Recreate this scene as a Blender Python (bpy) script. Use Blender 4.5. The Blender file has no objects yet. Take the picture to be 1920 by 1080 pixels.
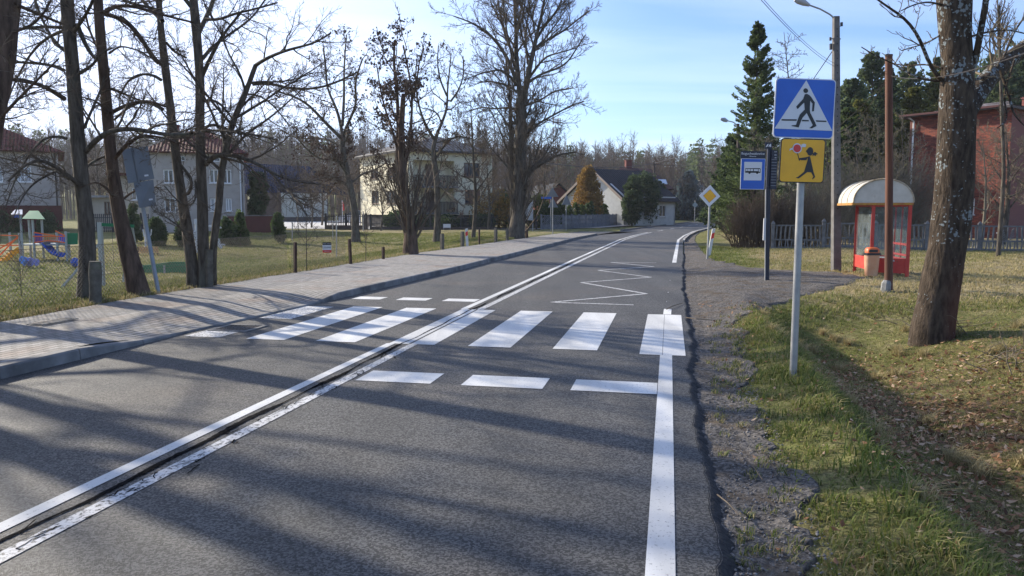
import bpy, math, random
import numpy as np
from mathutils import Vector, Matrix
# ---------------------------------------------------------------- camera, sky, sun, exposure
SC = bpy.context.scene
F, CH, HY = 1442.0, 1.57, 397.0
PIT = math.atan((540-HY)/F)
AZ = math.radians(11.545)                       # heading of the road, to the right of the view axis
cd = bpy.data.cameras.new('camera'); cam = bpy.data.objects.new('camera', cd); SC.collection.objects.link(cam)
cam.location = (0, 0, CH); cam.rotation_euler = (math.pi/2-PIT, 0, 0)
cd.sensor_width = 36; cd.lens = 36*F/1920; cd.clip_end = 4000; cd.clip_start = .05
SC.camera = cam
SUN_EL = math.radians(24); SUNV = Vector((-.80, .60, 0)).normalized()   # towards the sun, level part
W = bpy.data.worlds.new('World'); SC.world = W; W.use_nodes = True
def world():
    nt = W.node_tree; N = nt.nodes; L = nt.links
    bg = N['Background']; bg.inputs[1].default_value = .13
    sk = N.new('ShaderNodeTexSky'); sk.sky_type = 'NISHITA'; sk.sun_disc = False
    sk.sun_elevation = SUN_EL; sk.sun_rotation = math.atan2(SUNV.x, SUNV.y); sk.air_density = 1.0; sk.dust_density = .4; sk.ozone_density = 3.0
    tc = N.new('ShaderNodeTexCoord'); sp = N.new('ShaderNodeSeparateXYZ'); L.new(tc.outputs['Generated'], sp.inputs[0])
    mx = N.new('ShaderNodeMath'); mx.operation = 'MAXIMUM'; mx.inputs[1].default_value = .03; L.new(sp.outputs[2], mx.inputs[0])
    cb = N.new('ShaderNodeCombineXYZ')
    for i in (0, 1):
        d = N.new('ShaderNodeMath'); d.operation = 'DIVIDE'; L.new(sp.outputs[i], d.inputs[0]); L.new(mx.outputs[0], d.inputs[1]); L.new(d.outputs[0], cb.inputs[i])
    mp = N.new('ShaderNodeMapping'); mp.inputs['Scale'].default_value = (.16, .5, 1); mp.inputs['Rotation'].default_value = (0, 0, .35); L.new(cb.outputs[0], mp.inputs[0])
    no = N.new('ShaderNodeTexNoise'); no.inputs['Scale'].default_value = 1.1; no.inputs['Detail'].default_value = 5; no.inputs['Roughness'].default_value = .5; no.inputs['Distortion'].default_value = .6; L.new(mp.outputs[0], no.inputs[0])
    rp = N.new('ShaderNodeMapRange'); rp.inputs[1].default_value = .44; rp.inputs[2].default_value = .78; rp.inputs[3].default_value = 0; rp.inputs[4].default_value = .4; L.new(no.outputs[0], rp.inputs[0])
    # thin veil that thickens towards the sun side
    dt = N.new('ShaderNodeVectorMath'); dt.operation = 'DOT_PRODUCT'; L.new(tc.outputs['Generated'], dt.inputs[0])
    dt.inputs[1].default_value = (SUNV.x*math.cos(SUN_EL), SUNV.y*math.cos(SUN_EL), math.sin(SUN_EL))
    r2 = N.new('ShaderNodeMapRange'); r2.interpolation_type = 'SMOOTHSTEP'; r2.inputs[1].default_value = .46; r2.inputs[2].default_value = .93; r2.inputs[3].default_value = 0; r2.inputs[4].default_value = .85; L.new(dt.outputs['Value'], r2.inputs[0])
    ad = N.new('ShaderNodeMath'); ad.operation = 'ADD'; ad.use_clamp = True; L.new(rp.outputs[0], ad.inputs[0]); L.new(r2.outputs[0], ad.inputs[1])
    mix = N.new('ShaderNodeMix'); mix.data_type = 'RGBA'; L.new(ad.outputs[0], mix.inputs[0]); L.new(sk.outputs[0], mix.inputs[6]); mix.inputs[7].default_value = (6.6, 7.0, 7.6, 1)
    tn = N.new('ShaderNodeVectorMath'); tn.operation = 'MULTIPLY'; tn.inputs[1].default_value = (.80, .855, 1.05); L.new(mix.outputs[2], tn.inputs[0]); L.new(tn.outputs[0], bg.inputs[0])
world()
sd = bpy.data.lights.new('sun', 'SUN'); sd.energy = 5.0; sd.angle = math.radians(.7); sd.color = (1, .91, .76)
so = bpy.data.objects.new('sun', sd); SC.collection.objects.link(so)
so.rotation_euler = Vector((SUNV.x*math.cos(SUN_EL), SUNV.y*math.cos(SUN_EL), math.sin(SUN_EL))).to_track_quat('Z', 'Y').to_euler()
SC.view_settings.view_transform = 'Standard'; SC.view_settings.look = 'None'; SC.view_settings.gamma = 1; SC.view_settings.exposure = 0.78
SC.cycles.max_bounces = 6; SC.cycles.transparent_max_bounces = 12; SC.cycles.diffuse_bounces = 3; SC.cycles.glossy_bounces = 2
rng = np.random.default_rng(7); random.seed(7)
# ---------------------------------------------------------------- pixel and road frames
SA, CA = math.sin(AZ), math.cos(AZ)
def ray(px, py):
    dx = (px-960)/F; dy = -(py-540)/F
    return np.array([dx, math.cos(PIT)+dy*math.sin(PIT), -math.sin(PIT)+dy*math.cos(PIT)])
def P(px, py, Y):
    r = ray(px, py); r = r*(Y/r[1]); return np.array([r[0], r[1], r[2]+CH])
def st(x, y): return x*SA+y*CA, x*CA-y*SA
def xy(s, t): return s*SA+t*CA, s*CA-t*SA
def ss(a, b, x): 
    k = np.clip((x-a)/(b-a), 0, 1); return k*k*(3-2*k)
Dx = [-60, 12, 25, 44, 52, 63, 87, 131, 160, 200, 260, 400]; Dy = [0, 0, .18, .5, .95, 1.87, 4.84, 10.5, 16, 28, 60, 170]
def D(s): return np.interp(s, Dx, Dy)
def K(s): return np.interp(s, [-60, 6, 9, 10, 12, 14.4, 20, 30, 52, 60], [-6.13, -6.13, -6.1, -6.02, -5.88, -5.78, -5.55, -5.6, -5.7, -5.8])+D(s)*ss(12, 30, s)
def WB(s): return np.interp(s, [-60, 8, 12, 26, 33, 49, 57], [-8.55, -8.55, -8.8, -8.75, -8.25, -7.4, -6.6])
def GW(s): return D(s)+np.interp(s, [-60, 0, 8, 11, 12.5, 14.6, 17, 18.8, 20, 21, 21.8, 23, 25, 31, 45, 60, 100, 400], [.7, .72, .8, 1.0, 1.3, 2.1, 3.5, 4.4, 4.6, 4.2, 3.2, 2.0, 1.3, 1.05, .9, .6, .5, .5])
def sn(x, y, f, s=0):
    return np.sin(x*f+1.3*np.sin(y*f*.7+s)+s)*np.cos(y*f*1.1+1.7*np.sin(x*f*.6+s*2)+s*1.7)
def hz(x, y):
    x = np.asarray(x, float); y = np.asarray(y, float); s, t = st(x, y)
    left = -.82*ss(-10.0, -14.0, t)*ss(52, 30, s)*ss(-30, -5, s)
    bump = .04*sn(x, y, .5)+.02*sn(x, y, 1.9, 2)+.012*sn(x, y, 5.1, 4)
    off = np.minimum(ss(-8.7, -10.5, t)+ss(1.0, 2.0, t-D(s)), 1)
    u = t-D(s)
    prof = np.interp(u, [-50, -8.9, -8.6, -6, .2, .24, .5, .9, 1.3, 1.65, 2.1, 2.6, 3.2, 4.2, 5.5, 8], [.07, .07, -.06, -.12, -.06, -.06, -.07, -.03, .05, -.22, -.56, -.64, -.5, -.22, -.03, .03])
    base = np.interp(u, [-50, -8.9, -8.6, -6, .2, .24, .5, .9, 1.4, 6, 8], [.07, .07, -.06, -.12, -.06, -.06, -.05, -.02, .01, .03, .03])
    w = ss(15.5, 10.5, s-np.maximum(0, u-1)*.35)*ss(-40, -20, s)
    right = base*(1-w)+prof*w
    # wooded hills far off, to the left and behind the brick building
    dist = np.hypot(x, y)
    hill = ss(150, 420, y+.25*np.abs(x-20))*(13+4*sn(x, y, .012, 1)+.02*np.maximum(0, -x))
    hr = ss(50, 130, y-(x-14)*-.35)*ss(14, 60, x-.14*y)*9
    return right+left+bump*off+hill+hr+0*dist
def GT(px, py):
    r = ray(px, py); k = 2.0
    for _ in range(4000):
        p = r*k
        if p[2]+CH < float(hz(p[0], p[1])): break
        k *= 1.0015
    p = r*k; return np.array([p[0], p[1], float(hz(p[0], p[1]))])
def G0(px, py, z=0):
    r = ray(px, py); k = (z-CH)/r[2]; return np.array([r[0]*k, r[1]*k, z])
# ---------------------------------------------------------------- materials
MT = {}
def lin(c): return tuple(c)+(1,)
def mat(name, c1, c2=None, rough=.8, scale=8, detail=6, bump=0, bscale=None, vec=(1, 1, 1), metal=0, lo=.35, hi=.65, c3=None, s3=2, lo3=.5, hi3=.7, spec=.5, trans=0, attr=None, dist=0.02, rnd=0, translucent=0):
    if name in MT: return MT[name]
    m = bpy.data.materials.new(name); m.use_nodes = True; nt = m.node_tree; N = nt.nodes; L = nt.links; b = N['Principled BSDF']; MT[name] = m
    b.inputs['Roughness'].default_value = rough; b.inputs['Metallic'].default_value = metal; b.inputs['Specular IOR Level'].default_value = spec
    b.inputs['Base Color'].default_value = lin(c1)
    tc = N.new('ShaderNodeTexCoord'); mp = N.new('ShaderNodeMapping'); mp.inputs['Scale'].default_value = vec; L.new(tc.outputs['Object'], mp.inputs[0])
    def noise(sc, det=detail):
        n = N.new('ShaderNodeTexNoise'); n.inputs['Scale'].default_value = sc; n.inputs['Detail'].default_value = det; n.inputs['Roughness'].default_value = .6; L.new(mp.outputs[0], n.inputs[0]); return n
    def mr(src, a, c):
        r = N.new('ShaderNodeMapRange'); r.inputs[1].default_value = a; r.inputs[2].default_value = c; L.new(src, r.inputs[0]); return r.outputs[0]
    def mixc(f, a, c):
        x = N.new('ShaderNodeMix'); x.data_type = 'RGBA'; L.new(f, x.inputs[0])
        for i, v in ((6, a), (7, c)):
            if isinstance(v, tuple): x.inputs[i].default_value = lin(v)
            else: L.new(v, x.inputs[i])
        return x.outputs[2]
    col = c1
    if attr:
        at = N.new('ShaderNodeAttribute'); at.attribute_name = attr; col = mixc(at.outputs['Fac'], c1, c2)
    elif c2: col = mixc(mr(noise(scale).outputs[0], lo, hi), c1, c2)
    if c3: col = mixc(mr(noise(s3).outputs[0], lo3, hi3), col, c3)
    if rnd:
        oi = N.new('ShaderNodeObjectInfo'); hs = N.new('ShaderNodeHueSaturation'); r = N.new('ShaderNodeMapRange'); r.inputs[3].default_value = 1-rnd; r.inputs[4].default_value = 1+rnd
        L.new(oi.outputs['Random'], r.inputs[0]); L.new(r.outputs[0], hs.inputs['Value'])
        if isinstance(col, tuple): hs.inputs['Color'].default_value = lin(col)
        else: L.new(col, hs.inputs['Color'])
        col = hs.outputs[0]
    if not isinstance(col, tuple): L.new(col, b.inputs['Base Color'])
    if bump:
        bn = noise(bscale or scale*3); bp = N.new('ShaderNodeBump'); bp.inputs['Strength'].default_value = bump; bp.inputs['Distance'].default_value = dist; L.new(bn.outputs[0], bp.inputs['Height']); L.new(bp.outputs[0], b.inputs['Normal'])
    if trans: b.inputs['Transmission Weight'].default_value = trans
    if translucent:
        tr = N.new('ShaderNodeBsdfTranslucent'); ms = N.new('ShaderNodeMixShader'); ms.inputs[0].default_value = translucent
        if isinstance(col, tuple): tr.inputs[0].default_value = lin(col)
        else: L.new(col, tr.inputs[0])
        L.new(b.outputs[0], ms.inputs[1]); L.new(tr.outputs[0], ms.inputs[2]); L.new(ms.outputs[0], N['Material Output'].inputs[0])
    return m
def nodes(m): 
    nt = m.node_tree; return nt.nodes, nt.links, nt.nodes['Principled BSDF']
# asphalt with stone grain
def asphalt_tex(m, base=(.054, .0525, .050), paint=None):
    N, L, b = nodes(m)
    tc = N.new('ShaderNodeTexCoord')
    v = N.new('ShaderNodeTexVoronoi'); v.inputs['Scale'].default_value = 95; L.new(tc.outputs['Object'], v.inputs[0])
    v2 = N.new('ShaderNodeTexNoise'); v2.inputs['Scale'].default_value = 150; v2.inputs['Detail'].default_value = 3; L.new(tc.outputs['Object'], v2.inputs[0])
    n = N.new('ShaderNodeTexNoise'); n.inputs['Scale'].default_value = .55; n.inputs['Detail'].default_value = 6; L.new(tc.outputs['Object'], n.inputs[0])
    mm = N.new('ShaderNodeMapping'); mm.inputs['Rotation'].default_value = (0, 0, AZ); mm.inputs['Scale'].default_value = (1, .06, 1); L.new(tc.outputs['Object'], mm.inputs[0])
    n3 = N.new('ShaderNodeTexNoise'); n3.inputs['Scale'].default_value = 1.6; n3.inputs['Detail'].default_value = 3; L.new(mm.outputs[0], n3.inputs[0])
    rw = N.new('ShaderNodeMapRange'); rw.inputs[1].default_value = .3; rw.inputs[2].default_value = .8; rw.inputs[3].default_value = .4; rw.inputs[4].default_value = 2.0
    sp = N.new('ShaderNodeSeparateXYZ'); L.new(v.outputs['Color'], sp.inputs[0]); L.new(sp.outputs[0], rw.inputs[0])
    r2 = N.new('ShaderNodeMapRange'); r2.inputs[1].default_value = .25; r2.inputs[2].default_value = .75; r2.inputs[3].default_value = .8; r2.inputs[4].default_value = 1.25; L.new(n.outputs[0], r2.inputs[0])
    r3 = N.new('ShaderNodeMapRange'); r3.inputs[1].default_value = .3; r3.inputs[2].default_value = .7; r3.inputs[3].default_value = .78; r3.inputs[4].default_value = 1.22; L.new(n3.outputs[0], r3.inputs[0])
    a = N.new('ShaderNodeMath'); a.operation = 'MULTIPLY'; L.new(rw.outputs[0], a.inputs[0]); L.new(r2.outputs[0], a.inputs[1])
    a2 = N.new('ShaderNodeMath'); a2.operation = 'MULTIPLY'; L.new(a.outputs[0], a2.inputs[0]); L.new(r3.outputs[0], a2.inputs[1])
    sc = N.new('ShaderNodeVectorMath'); sc.operation = 'SCALE'; sc.inputs[0].default_value = base; L.new(a2.outputs[0], sc.inputs['Scale'])
    col = sc.outputs[0]
    if paint:
        pc, lo, hi, ps = paint
        nw = N.new('ShaderNodeTexNoise'); nw.inputs['Scale'].default_value = ps; nw.inputs['Detail'].default_value = 8; nw.inputs['Roughness'].default_value = .72; L.new(tc.outputs['Object'], nw.inputs[0])
        rr = N.new('ShaderNodeMapRange'); rr.inputs[1].default_value = lo; rr.inputs[2].default_value = hi; L.new(nw.outputs[0], rr.inputs[0])
        n5 = N.new('ShaderNodeTexNoise'); n5.inputs['Scale'].default_value = 2.2; n5.inputs['Detail'].default_value = 5; L.new(mm.outputs[0], n5.inputs[0])
        rs = N.new('ShaderNodeMapRange'); rs.inputs[1].default_value = .3; rs.inputs[2].default_value = .7; rs.inputs[3].default_value = .68; rs.inputs[4].default_value = 1.04; L.new(n5.outputs[0], rs.inputs[0])
        pv = N.new('ShaderNodeVectorMath'); pv.operation = 'SCALE'; pv.inputs[0].default_value = pc; L.new(rs.outputs[0], pv.inputs['Scale'])
        x = N.new('ShaderNodeMix'); x.data_type = 'RGBA'; L.new(rr.outputs[0], x.inputs[0]); L.new(col, x.inputs[6]); L.new(pv.outputs[0], x.inputs[7]); col = x.outputs[2]
    if not paint:
        rb = N.new('ShaderNodeMapRange'); rb.inputs[1].default_value = .5; rb.inputs[2].default_value = .72; rb.inputs[4].default_value = .55; L.new(n.outputs[0], rb.inputs[0]); xb = N.new('ShaderNodeMix'); xb.data_type = 'RGBA'; xb.blend_type = 'MULTIPLY'; L.new(rb.outputs[0], xb.inputs[0]); L.new(col, xb.inputs[6]); xb.inputs[7].default_value = (1.25, 1.02, .82, 1); col = xb.outputs[2]
    L.new(col, b.inputs['Base Color'])
    bp = N.new('ShaderNodeBump'); bp.inputs['Strength'].default_value = .25 if paint else .9; bp.inputs['Distance'].default_value = .005
    hh = N.new('ShaderNodeMath'); hh.operation = 'ADD'; L.new(sp.outputs[1], hh.inputs[0]); L.new(v2.outputs[0], hh.inputs[1])
    L.new(hh.outputs[0], bp.inputs['Height']); L.new(bp.outputs[0], b.inputs['Normal'])
    b.inputs['Roughness'].default_value = .72; b.inputs['Specular IOR Level'].default_value = .45
ASPH = mat('asphalt', (.06, .06, .06)); asphalt_tex(ASPH)
PAINT = mat('road_paint', (.8, .8, .8)); asphalt_tex(PAINT, paint=((.68, .675, .65), .33, .42, 48))
PAINTW = mat('road_paint_worn', (.8, .8, .8)); asphalt_tex(PAINTW, paint=((.64, .635, .62), .41, .50, 30))
# ground: grass, straw and soil mixed by noise and by the attributes 'tan' and 'leaf'
def ground_mat():
    m = mat('turf', (.08, .1, .03)); N, L, b = nodes(m); tc = N.new('ShaderNodeTexCoord')
    def nz(s, d=6, r=.65):
        n = N.new('ShaderNodeTexNoise'); n.inputs['Scale'].default_value = s; n.inputs['Detail'].default_value = d; n.inputs['Roughness'].default_value = r; L.new(tc.outputs['Object'], n.inputs[0]); return n.outputs[0]
    def mr(x, a, c, o0=0, o1=1):
        r = N.new('ShaderNodeMapRange'); r.inputs[1].default_value = a; r.inputs[2].default_value = c; r.inputs[3].default_value = o0; r.inputs[4].default_value = o1; L.new(x, r.inputs[0]); return r.outputs[0]
    def mx(f, a, c):
        x = N.new('ShaderNodeMix'); x.data_type = 'RGBA'; L.new(f, x.inputs[0])
        for i, v in ((6, a), (7, c)):
            if isinstance(v, tuple): x.inputs[i].default_value = lin(v)
            else: L.new(v, x.inputs[i])
        return x.outputs[2]
    def add(a, c):
        q = N.new('ShaderNodeMath'); q.operation = 'ADD'; q.use_clamp = True; L.new(a, q.inputs[0]); L.new(c, q.inputs[1]); return q.outputs[0]
    green = mx(mr(nz(3.5), .35, .65), (.082, .098, .024), (.17, .185, .048))
    straw = mx(mr(nz(11), .35, .65), (.20, .155, .075), (.44, .36, .20))
    at = N.new('ShaderNodeAttribute'); at.attribute_name = 'tan'; al = N.new('ShaderNodeAttribute'); al.attribute_name = 'leaf'
    f = add(mr(nz(.9, 8), .42, .62, 0, .45), mr(nz(14, 3), .5, .7, 0, .35))
    q = N.new('ShaderNodeMath'); q.operation = 'MULTIPLY'; L.new(at.outputs['Fac'], q.inputs[0]); L.new(mr(nz(2.2, 7), .25, .55, .35, 1), q.inputs[1])
    col = mx(add(f, q.outputs[0]), green, straw)
    q2 = N.new('ShaderNodeMath'); q2.operation = 'MULTIPLY'; L.new(al.outputs['Fac'], q2.inputs[0]); L.new(mr(nz(7, 8), .35, .55), q2.inputs[1])
    col = mx(q2.outputs[0], col, mx(mr(nz(40, 2), .4, .6), (.05, .033, .02), (.22, .13, .07)))
    col = mx(mr(nz(19, 7, .75), .5, .64, 0, .75), col, (.055, .04, .025))
    L.new(col, b.inputs['Base Color'])
    bp = N.new('ShaderNodeBump'); bp.inputs['Strength'].default_value = 1; bp.inputs['Distance'].default_value = .05; L.new(add(nz(9, 8, .8), nz(45, 4)), bp.inputs['Height']); L.new(bp.outputs[0], b.inputs['Normal'])
    b.inputs['Roughness'].default_value = .95; b.inputs['Specular IOR Level'].default_value = .1
    return m
TURF = ground_mat()
GRAVEL = mat('gravel', (.036, .033, .030), (.20, .18, .16), scale=30, detail=4, rough=.9, bump=1, bscale=55, dist=.02, c3=(.10, .075, .05), s3=2.2, lo3=.5, hi3=.66, spec=.2)
TAR = mat('tar_edge', (.018, .017, .018), (.05, .047, .045), scale=30, rough=.85, bump=1, bscale=40, dist=.02, spec=.3)
CONC = mat('concrete', (.24, .23, .22), (.33, .32, .30), scale=6, rough=.9, bump=.4, bscale=60, dist=.004)
CONCD = mat('old_concrete', (.12, .115, .11), (.21, .20, .19), scale=7, rough=.95, bump=.6, bscale=40, dist=.008)
BARK = mat('bark', (.05, .04, .032), (.14, .12, .095), scale=14, detail=8, rough=.95, bump=1, bscale=22, vec=(1, 1, .22), dist=.03, spec=.15, c3=(.12, .125, .10), s3=3, lo3=.55, hi3=.72)
BARKR = mat('bark_reddish', (.055, .038, .028), (.14, .095, .07), scale=12, detail=8, rough=.95, bump=1, bscale=22, vec=(1, 1, .22), dist=.03, spec=.15)
TWIG = mat('twig_bark', (.085, .066, .05), (.15, .12, .09), scale=3, rough=.9, spec=.15)
TWIGP = mat('pale_twig_bark', (.13, .105, .075), (.22, .18, .125), scale=3, rough=.9, spec=.15)
# ---------------------------------------------------------------- mesh helpers
COL = SC.collection
def tag(o, label=None, cat=None, group=None, kind=None):
    if label: o['label'] = label
    if cat: o['category'] = cat
    if group: o['group'] = group
    if kind: o['kind'] = kind
    return o
def empty(name, loc, label=None, cat=None, group=None):
    o = bpy.data.objects.new(name, None); COL.objects.link(o); o.location = Vector([float(v) for v in loc]); o.empty_display_size = .2
    return tag(o, label, cat, group)
def wloc(o):
    v = Vector((0, 0, 0))
    while o is not None: v = v+o.location; o = o.parent
    return v
def link(name, me, m, parent=None):
    o = bpy.data.objects.new(name, me); COL.objects.link(o)
    if m and not me.materials: me.materials.append(m)
    if parent is not None: o.parent = parent
    return o
def npmesh(name, V, Fc, m, parent=None, smooth=False, attrs=None):
    """V (n,3) world points; Fc (k,3) or (k,4) faces or a list of such arrays"""
    V = np.asarray(V, float)
    if parent is not None: V = V-np.array(wloc(parent))
    me = bpy.data.meshes.new(name)
    Fl = Fc if isinstance(Fc, list) else [Fc]
    Fl = [np.asarray(f, np.int32) for f in Fl if len(f)]
    me.vertices.add(len(V)); me.vertices.foreach_set('co', V.astype(np.float32).ravel())
    tot = sum(f.size for f in Fl); me.loops.add(tot); me.loops.foreach_set('vertex_index', np.concatenate([f.ravel() for f in Fl]))
    npoly = sum(len(f) for f in Fl); me.polygons.add(npoly)
    cnt = np.concatenate([np.full(len(f), f.shape[1], np.int32) for f in Fl]); st0 = np.concatenate([[0], np.cumsum(cnt)[:-1]]).astype(np.int32)
    me.polygons.foreach_set('loop_start', st0); me.update(calc_edges=True)
    if smooth: me.polygons.foreach_set('use_smooth', np.ones(npoly, bool))
    if attrs:
        for k, v in attrs.items():
            a = me.attributes.new(k, 'FLOAT', 'POINT'); a.data.foreach_set('value', np.asarray(v, np.float32))
    return link(name, me, m, parent)
class MB:
    def __init__(s): s.v = []; s.f = []; s.mi = []; s.cm = 0
    def add(s, vs, fs):
        n = len(s.v); s.v += [tuple(float(c) for c in q) for q in vs]; s.f += [tuple(i+n for i in q) for q in fs]; s.mi += [s.cm]*len(fs); return s
    def box(s, c, d, ax=None):
        """centre c, size d, ax = angle about z or a 3x3 of axes in columns"""
        c = np.asarray(c, float); A = np.eye(3) if ax is None else (np.array([[math.cos(ax), -math.sin(ax), 0], [math.sin(ax), math.cos(ax), 0], [0, 0, 1]]) if np.isscalar(ax) else np.asarray(ax))
        vs = [c+A@(np.array([i, j, k])*np.asarray(d)/2) for i in (-1, 1) for j in (-1, 1) for k in (-1, 1)]
        return s.add(vs, [(0, 1, 3, 2), (4, 6, 7, 5), (0, 4, 5, 1), (2, 3, 7, 6), (0, 2, 6, 4), (1, 5, 7, 3)])
    def beam(s, a, b, w, h=None, up=(0, 0, 1)):
        a = np.asarray(a, float); b = np.asarray(b, float); d = b-a; L = np.linalg.norm(d); d = d/L; u = np.asarray(up, float)
        x = np.cross(d, u)
        if np.linalg.norm(x) < 1e-3: x = np.cross(d, (1, 0, 0))
        x /= np.linalg.norm(x); z = np.cross(x, d)
        return s.box((a+b)/2, (w, L, h or w), np.array([x, d, z]).T)
    def tube(s, pts, rs, n=8, cap=True):
        pts = np.asarray(pts, float); rs = np.broadcast_to(rs, len(pts)); T = np.gradient(pts, axis=0); T /= np.linalg.norm(T, axis=1)[:, None]
        vs = []; ref = np.array([1., 0, 0]) if abs(T[0][2]) > .7 else np.array([0, 0, 1.])
        for p, t, r in zip(pts, T, rs):
            x = np.cross(t, ref); x /= np.linalg.norm(x); y = np.cross(t, x)
            vs += [p+r*(math.cos(a)*x+math.sin(a)*y) for a in np.arange(n)*2*math.pi/n]
        fs = [(i*n+j, i*n+(j+1) % n, (i+1)*n+(j+1) % n, (i+1)*n+j) for i in range(len(pts)-1) for j in range(n)]
        if cap: fs += [tuple(range(n))[::-1], tuple((len(pts)-1)*n+j for j in range(n))]
        return s.add(vs, fs)
    def poly(s, pts, n, th):
        """flat polygon given by world points, thickened by th along n"""
        pts = [np.asarray(p, float) for p in pts]; n = np.asarray(n, float); n = n/np.linalg.norm(n)*th; k = len(pts)
        return s.add(pts+[p+n for p in pts], [tuple(range(k))[::-1], tuple(range(k, 2*k))]+[(i, (i+1) % k, k+(i+1) % k, k+i) for i in range(k)])
    def build(s, name, m, parent=None, smooth=False, bevel=0, label=None):
        me = bpy.data.meshes.new(name); off = Vector((0, 0, 0)) if parent is None else wloc(parent)
        me.from_pydata([Vector(v)-off for v in s.v], [], s.f)
        ms = m if isinstance(m, (list, tuple)) else [m]
        for q in ms: me.materials.append(q)
        if len(ms) > 1: me.polygons.foreach_set('material_index', s.mi)
        import bmesh
        bm = bmesh.new(); bm.from_mesh(me); bmesh.ops.recalc_face_normals(bm, faces=bm.faces); bm.to_mesh(me); bm.free()
        if smooth:
            me.polygons.foreach_set('use_smooth', [True]*len(me.polygons))
        o = link(name, me, None, parent)
        if smooth: 
            for e in me.edges: pass
            me.set_sharp_from_angle(angle=math.radians(40))
        if bevel:
            b = o.modifiers.new('bevel', 'BEVEL'); b.width = bevel; b.segments = 2; b.limit_method = 'ANGLE'
        if label: o['label'] = label
        return o
def copy_tree(o, loc=None, rz=None, sc=None, label=None):
    def rec(q, par):
        c = q.copy(); COL.objects.link(c); c.parent = par
        for ch in list(q.children): rec(ch, c)
        return c
    c = rec(o, None)
    if loc is not None: c.location = Vector([float(v) for v in loc])
    if rz is not None: c.rotation_euler.z = rz
    if sc is not None: c.scale = (sc,)*3 if np.isscalar(sc) else sc
    if label: c['label'] = label
    return c
def text(s, size, loc, xdir, ydir, m, parent, name='lettering', ext=.0015, ax='CENTER'):
    cu = bpy.data.curves.new(name, 'FONT'); cu.body = s; cu.size = size; cu.extrude = ext; cu.align_x = ax; cu.align_y = 'CENTER'; cu.materials.append(m)
    o = bpy.data.objects.new(name, cu); COL.objects.link(o); o.parent = parent
    x = Vector(xdir).normalized(); y = Vector(ydir).normalized(); z = x.cross(y)
    M = Matrix((x, y, z)).transposed().to_4x4(); M.translation = Vector(loc)-wloc(parent); bpy.context.view_layer.update()
    me = bpy.data.meshes.new_from_object(o); me.transform(M); bpy.data.objects.remove(o); bpy.data.curves.remove(cu); return link(name, me, m, parent)
# ---------------------------------------------------------------- ground sheet
def axis(lo, hi, step, far, g=1.055):
    a = list(np.arange(lo, hi+1e-6, step)); d = step
    while a[-1] < far[1]: d *= g; a.append(a[-1]+d)
    d = step; pre = []
    x = lo
    while x > far[0]: d *= g; x -= d; pre.append(x)
    return np.array(pre[::-1]+a)
def zone(s, lo, hi, w): return ss(lo-w, lo, s)*ss(hi+w, hi, s)
def tan_of(x, y):
    s, t = st(x, y); n = .25*sn(x, y, .8, 5)
    a = ss(1.8, 3.2, t-D(s)+n)*ss(12, 17, s+n)*(.6+.4*ss(-.3, .3, sn(x, y, .35, 3)+.3))      # dry meadow on the right
    b = ss(-10, -11, t)*ss(14, 30, s)*(.35+.4*sn(x, y, .3, 1))*ss(-60, -14, t)            # patches in the lawn
    c = np.exp(-((t+9.0)/.5)**2)*.6
    return np.clip(a+b+c, 0, 1)
def leaf_of(x, y):
    s, t = st(x, y); n = .3*sn(x, y, 1.1, 2)
    return np.clip(ss(1.45, 2.2, t+n)*ss(13, 9.5, s+n)*ss(7.5, 5.0, t)*(.55+.45*ss(-.4, .4, sn(x, y, 1.3, 8))) + .9*np.exp(-((t+8.95+.1*n)/.22)**2)*ss(26, 14, s), 0, 1)
gx = axis(-14, 14, .12, (-900, 900)); gy = axis(-1, 33, .12, (-60, 1500))
X, Y = np.meshgrid(gx, gy, indexing='ij'); Z = hz(X, Y)
nx, ny = X.shape; idx = np.arange(nx*ny).reshape(nx, ny)
FQ = np.stack([idx[:-1, :-1], idx[1:, :-1], idx[1:, 1:], idx[:-1, 1:]], -1).reshape(-1, 4)
g = npmesh('ground', np.stack([X, Y, Z], -1).reshape(-1, 3), FQ, TURF, smooth=True, attrs={'tan': tan_of(X, Y).ravel(), 'leaf': leaf_of(X, Y).ravel()})
tag(g, kind='structure')
def stgrid(name, S, T0, T1, nt, zf, m, kind='structure', parent=None, sm=True):
    S = np.asarray(S, float); u = np.linspace(0, 1, nt); T = T0[:, None]*(1-u)+T1[:, None]*u; SS_ = np.repeat(S[:, None], nt, 1)
    x, y = xy(SS_, T); z = zf(SS_, T, u[None, :]+0*T)
    i = np.arange(len(S)*nt).reshape(len(S), nt); fq = np.stack([i[:-1, :-1], i[:-1, 1:], i[1:, 1:], i[1:, :-1]], -1).reshape(-1, 4)
    o = npmesh(name, np.stack([x, y, z], -1).reshape(-1, 3), fq, m, parent, smooth=sm)
    return tag(o, kind=kind)
Sr = np.concatenate([np.arange(-25, 1, .2), np.arange(1, 20, .045), np.arange(20, 60, .5), np.arange(60, 200, 2), np.arange(200, 270, 5)])
ex_ = np.arange(-30, 320, .045); er_ = rng.normal(0, 1, len(ex_)); ej_ = np.convolve(er_, np.ones(3)/3, 'same')*.011+np.convolve(er_, np.ones(14)/14, 'same')*.04+np.convolve(er_, np.ones(60)/60, 'same')*.1
EDGE = lambda s: .25+D(s)+np.interp(s, ex_, ej_)*(s < 30)
LEFT = lambda s: np.where(s < 51.5, K(s), D(s)-5.9)
stgrid('road', Sr, LEFT(Sr)-.02, EDGE(Sr), 8, lambda s, t, u: 0*s-.0, ASPH)
# asphalt verge edge: ragged lip dropping to the gravel
Se = np.arange(-10, 30, .03)
rag = .025*np.array([random.random() for _ in Se])
stgrid('road_edge', Se, EDGE(Se)-.01, EDGE(Se)+.07+rag, 5, lambda s, t, u: .002-.06*u**1.5, TAR)
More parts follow.
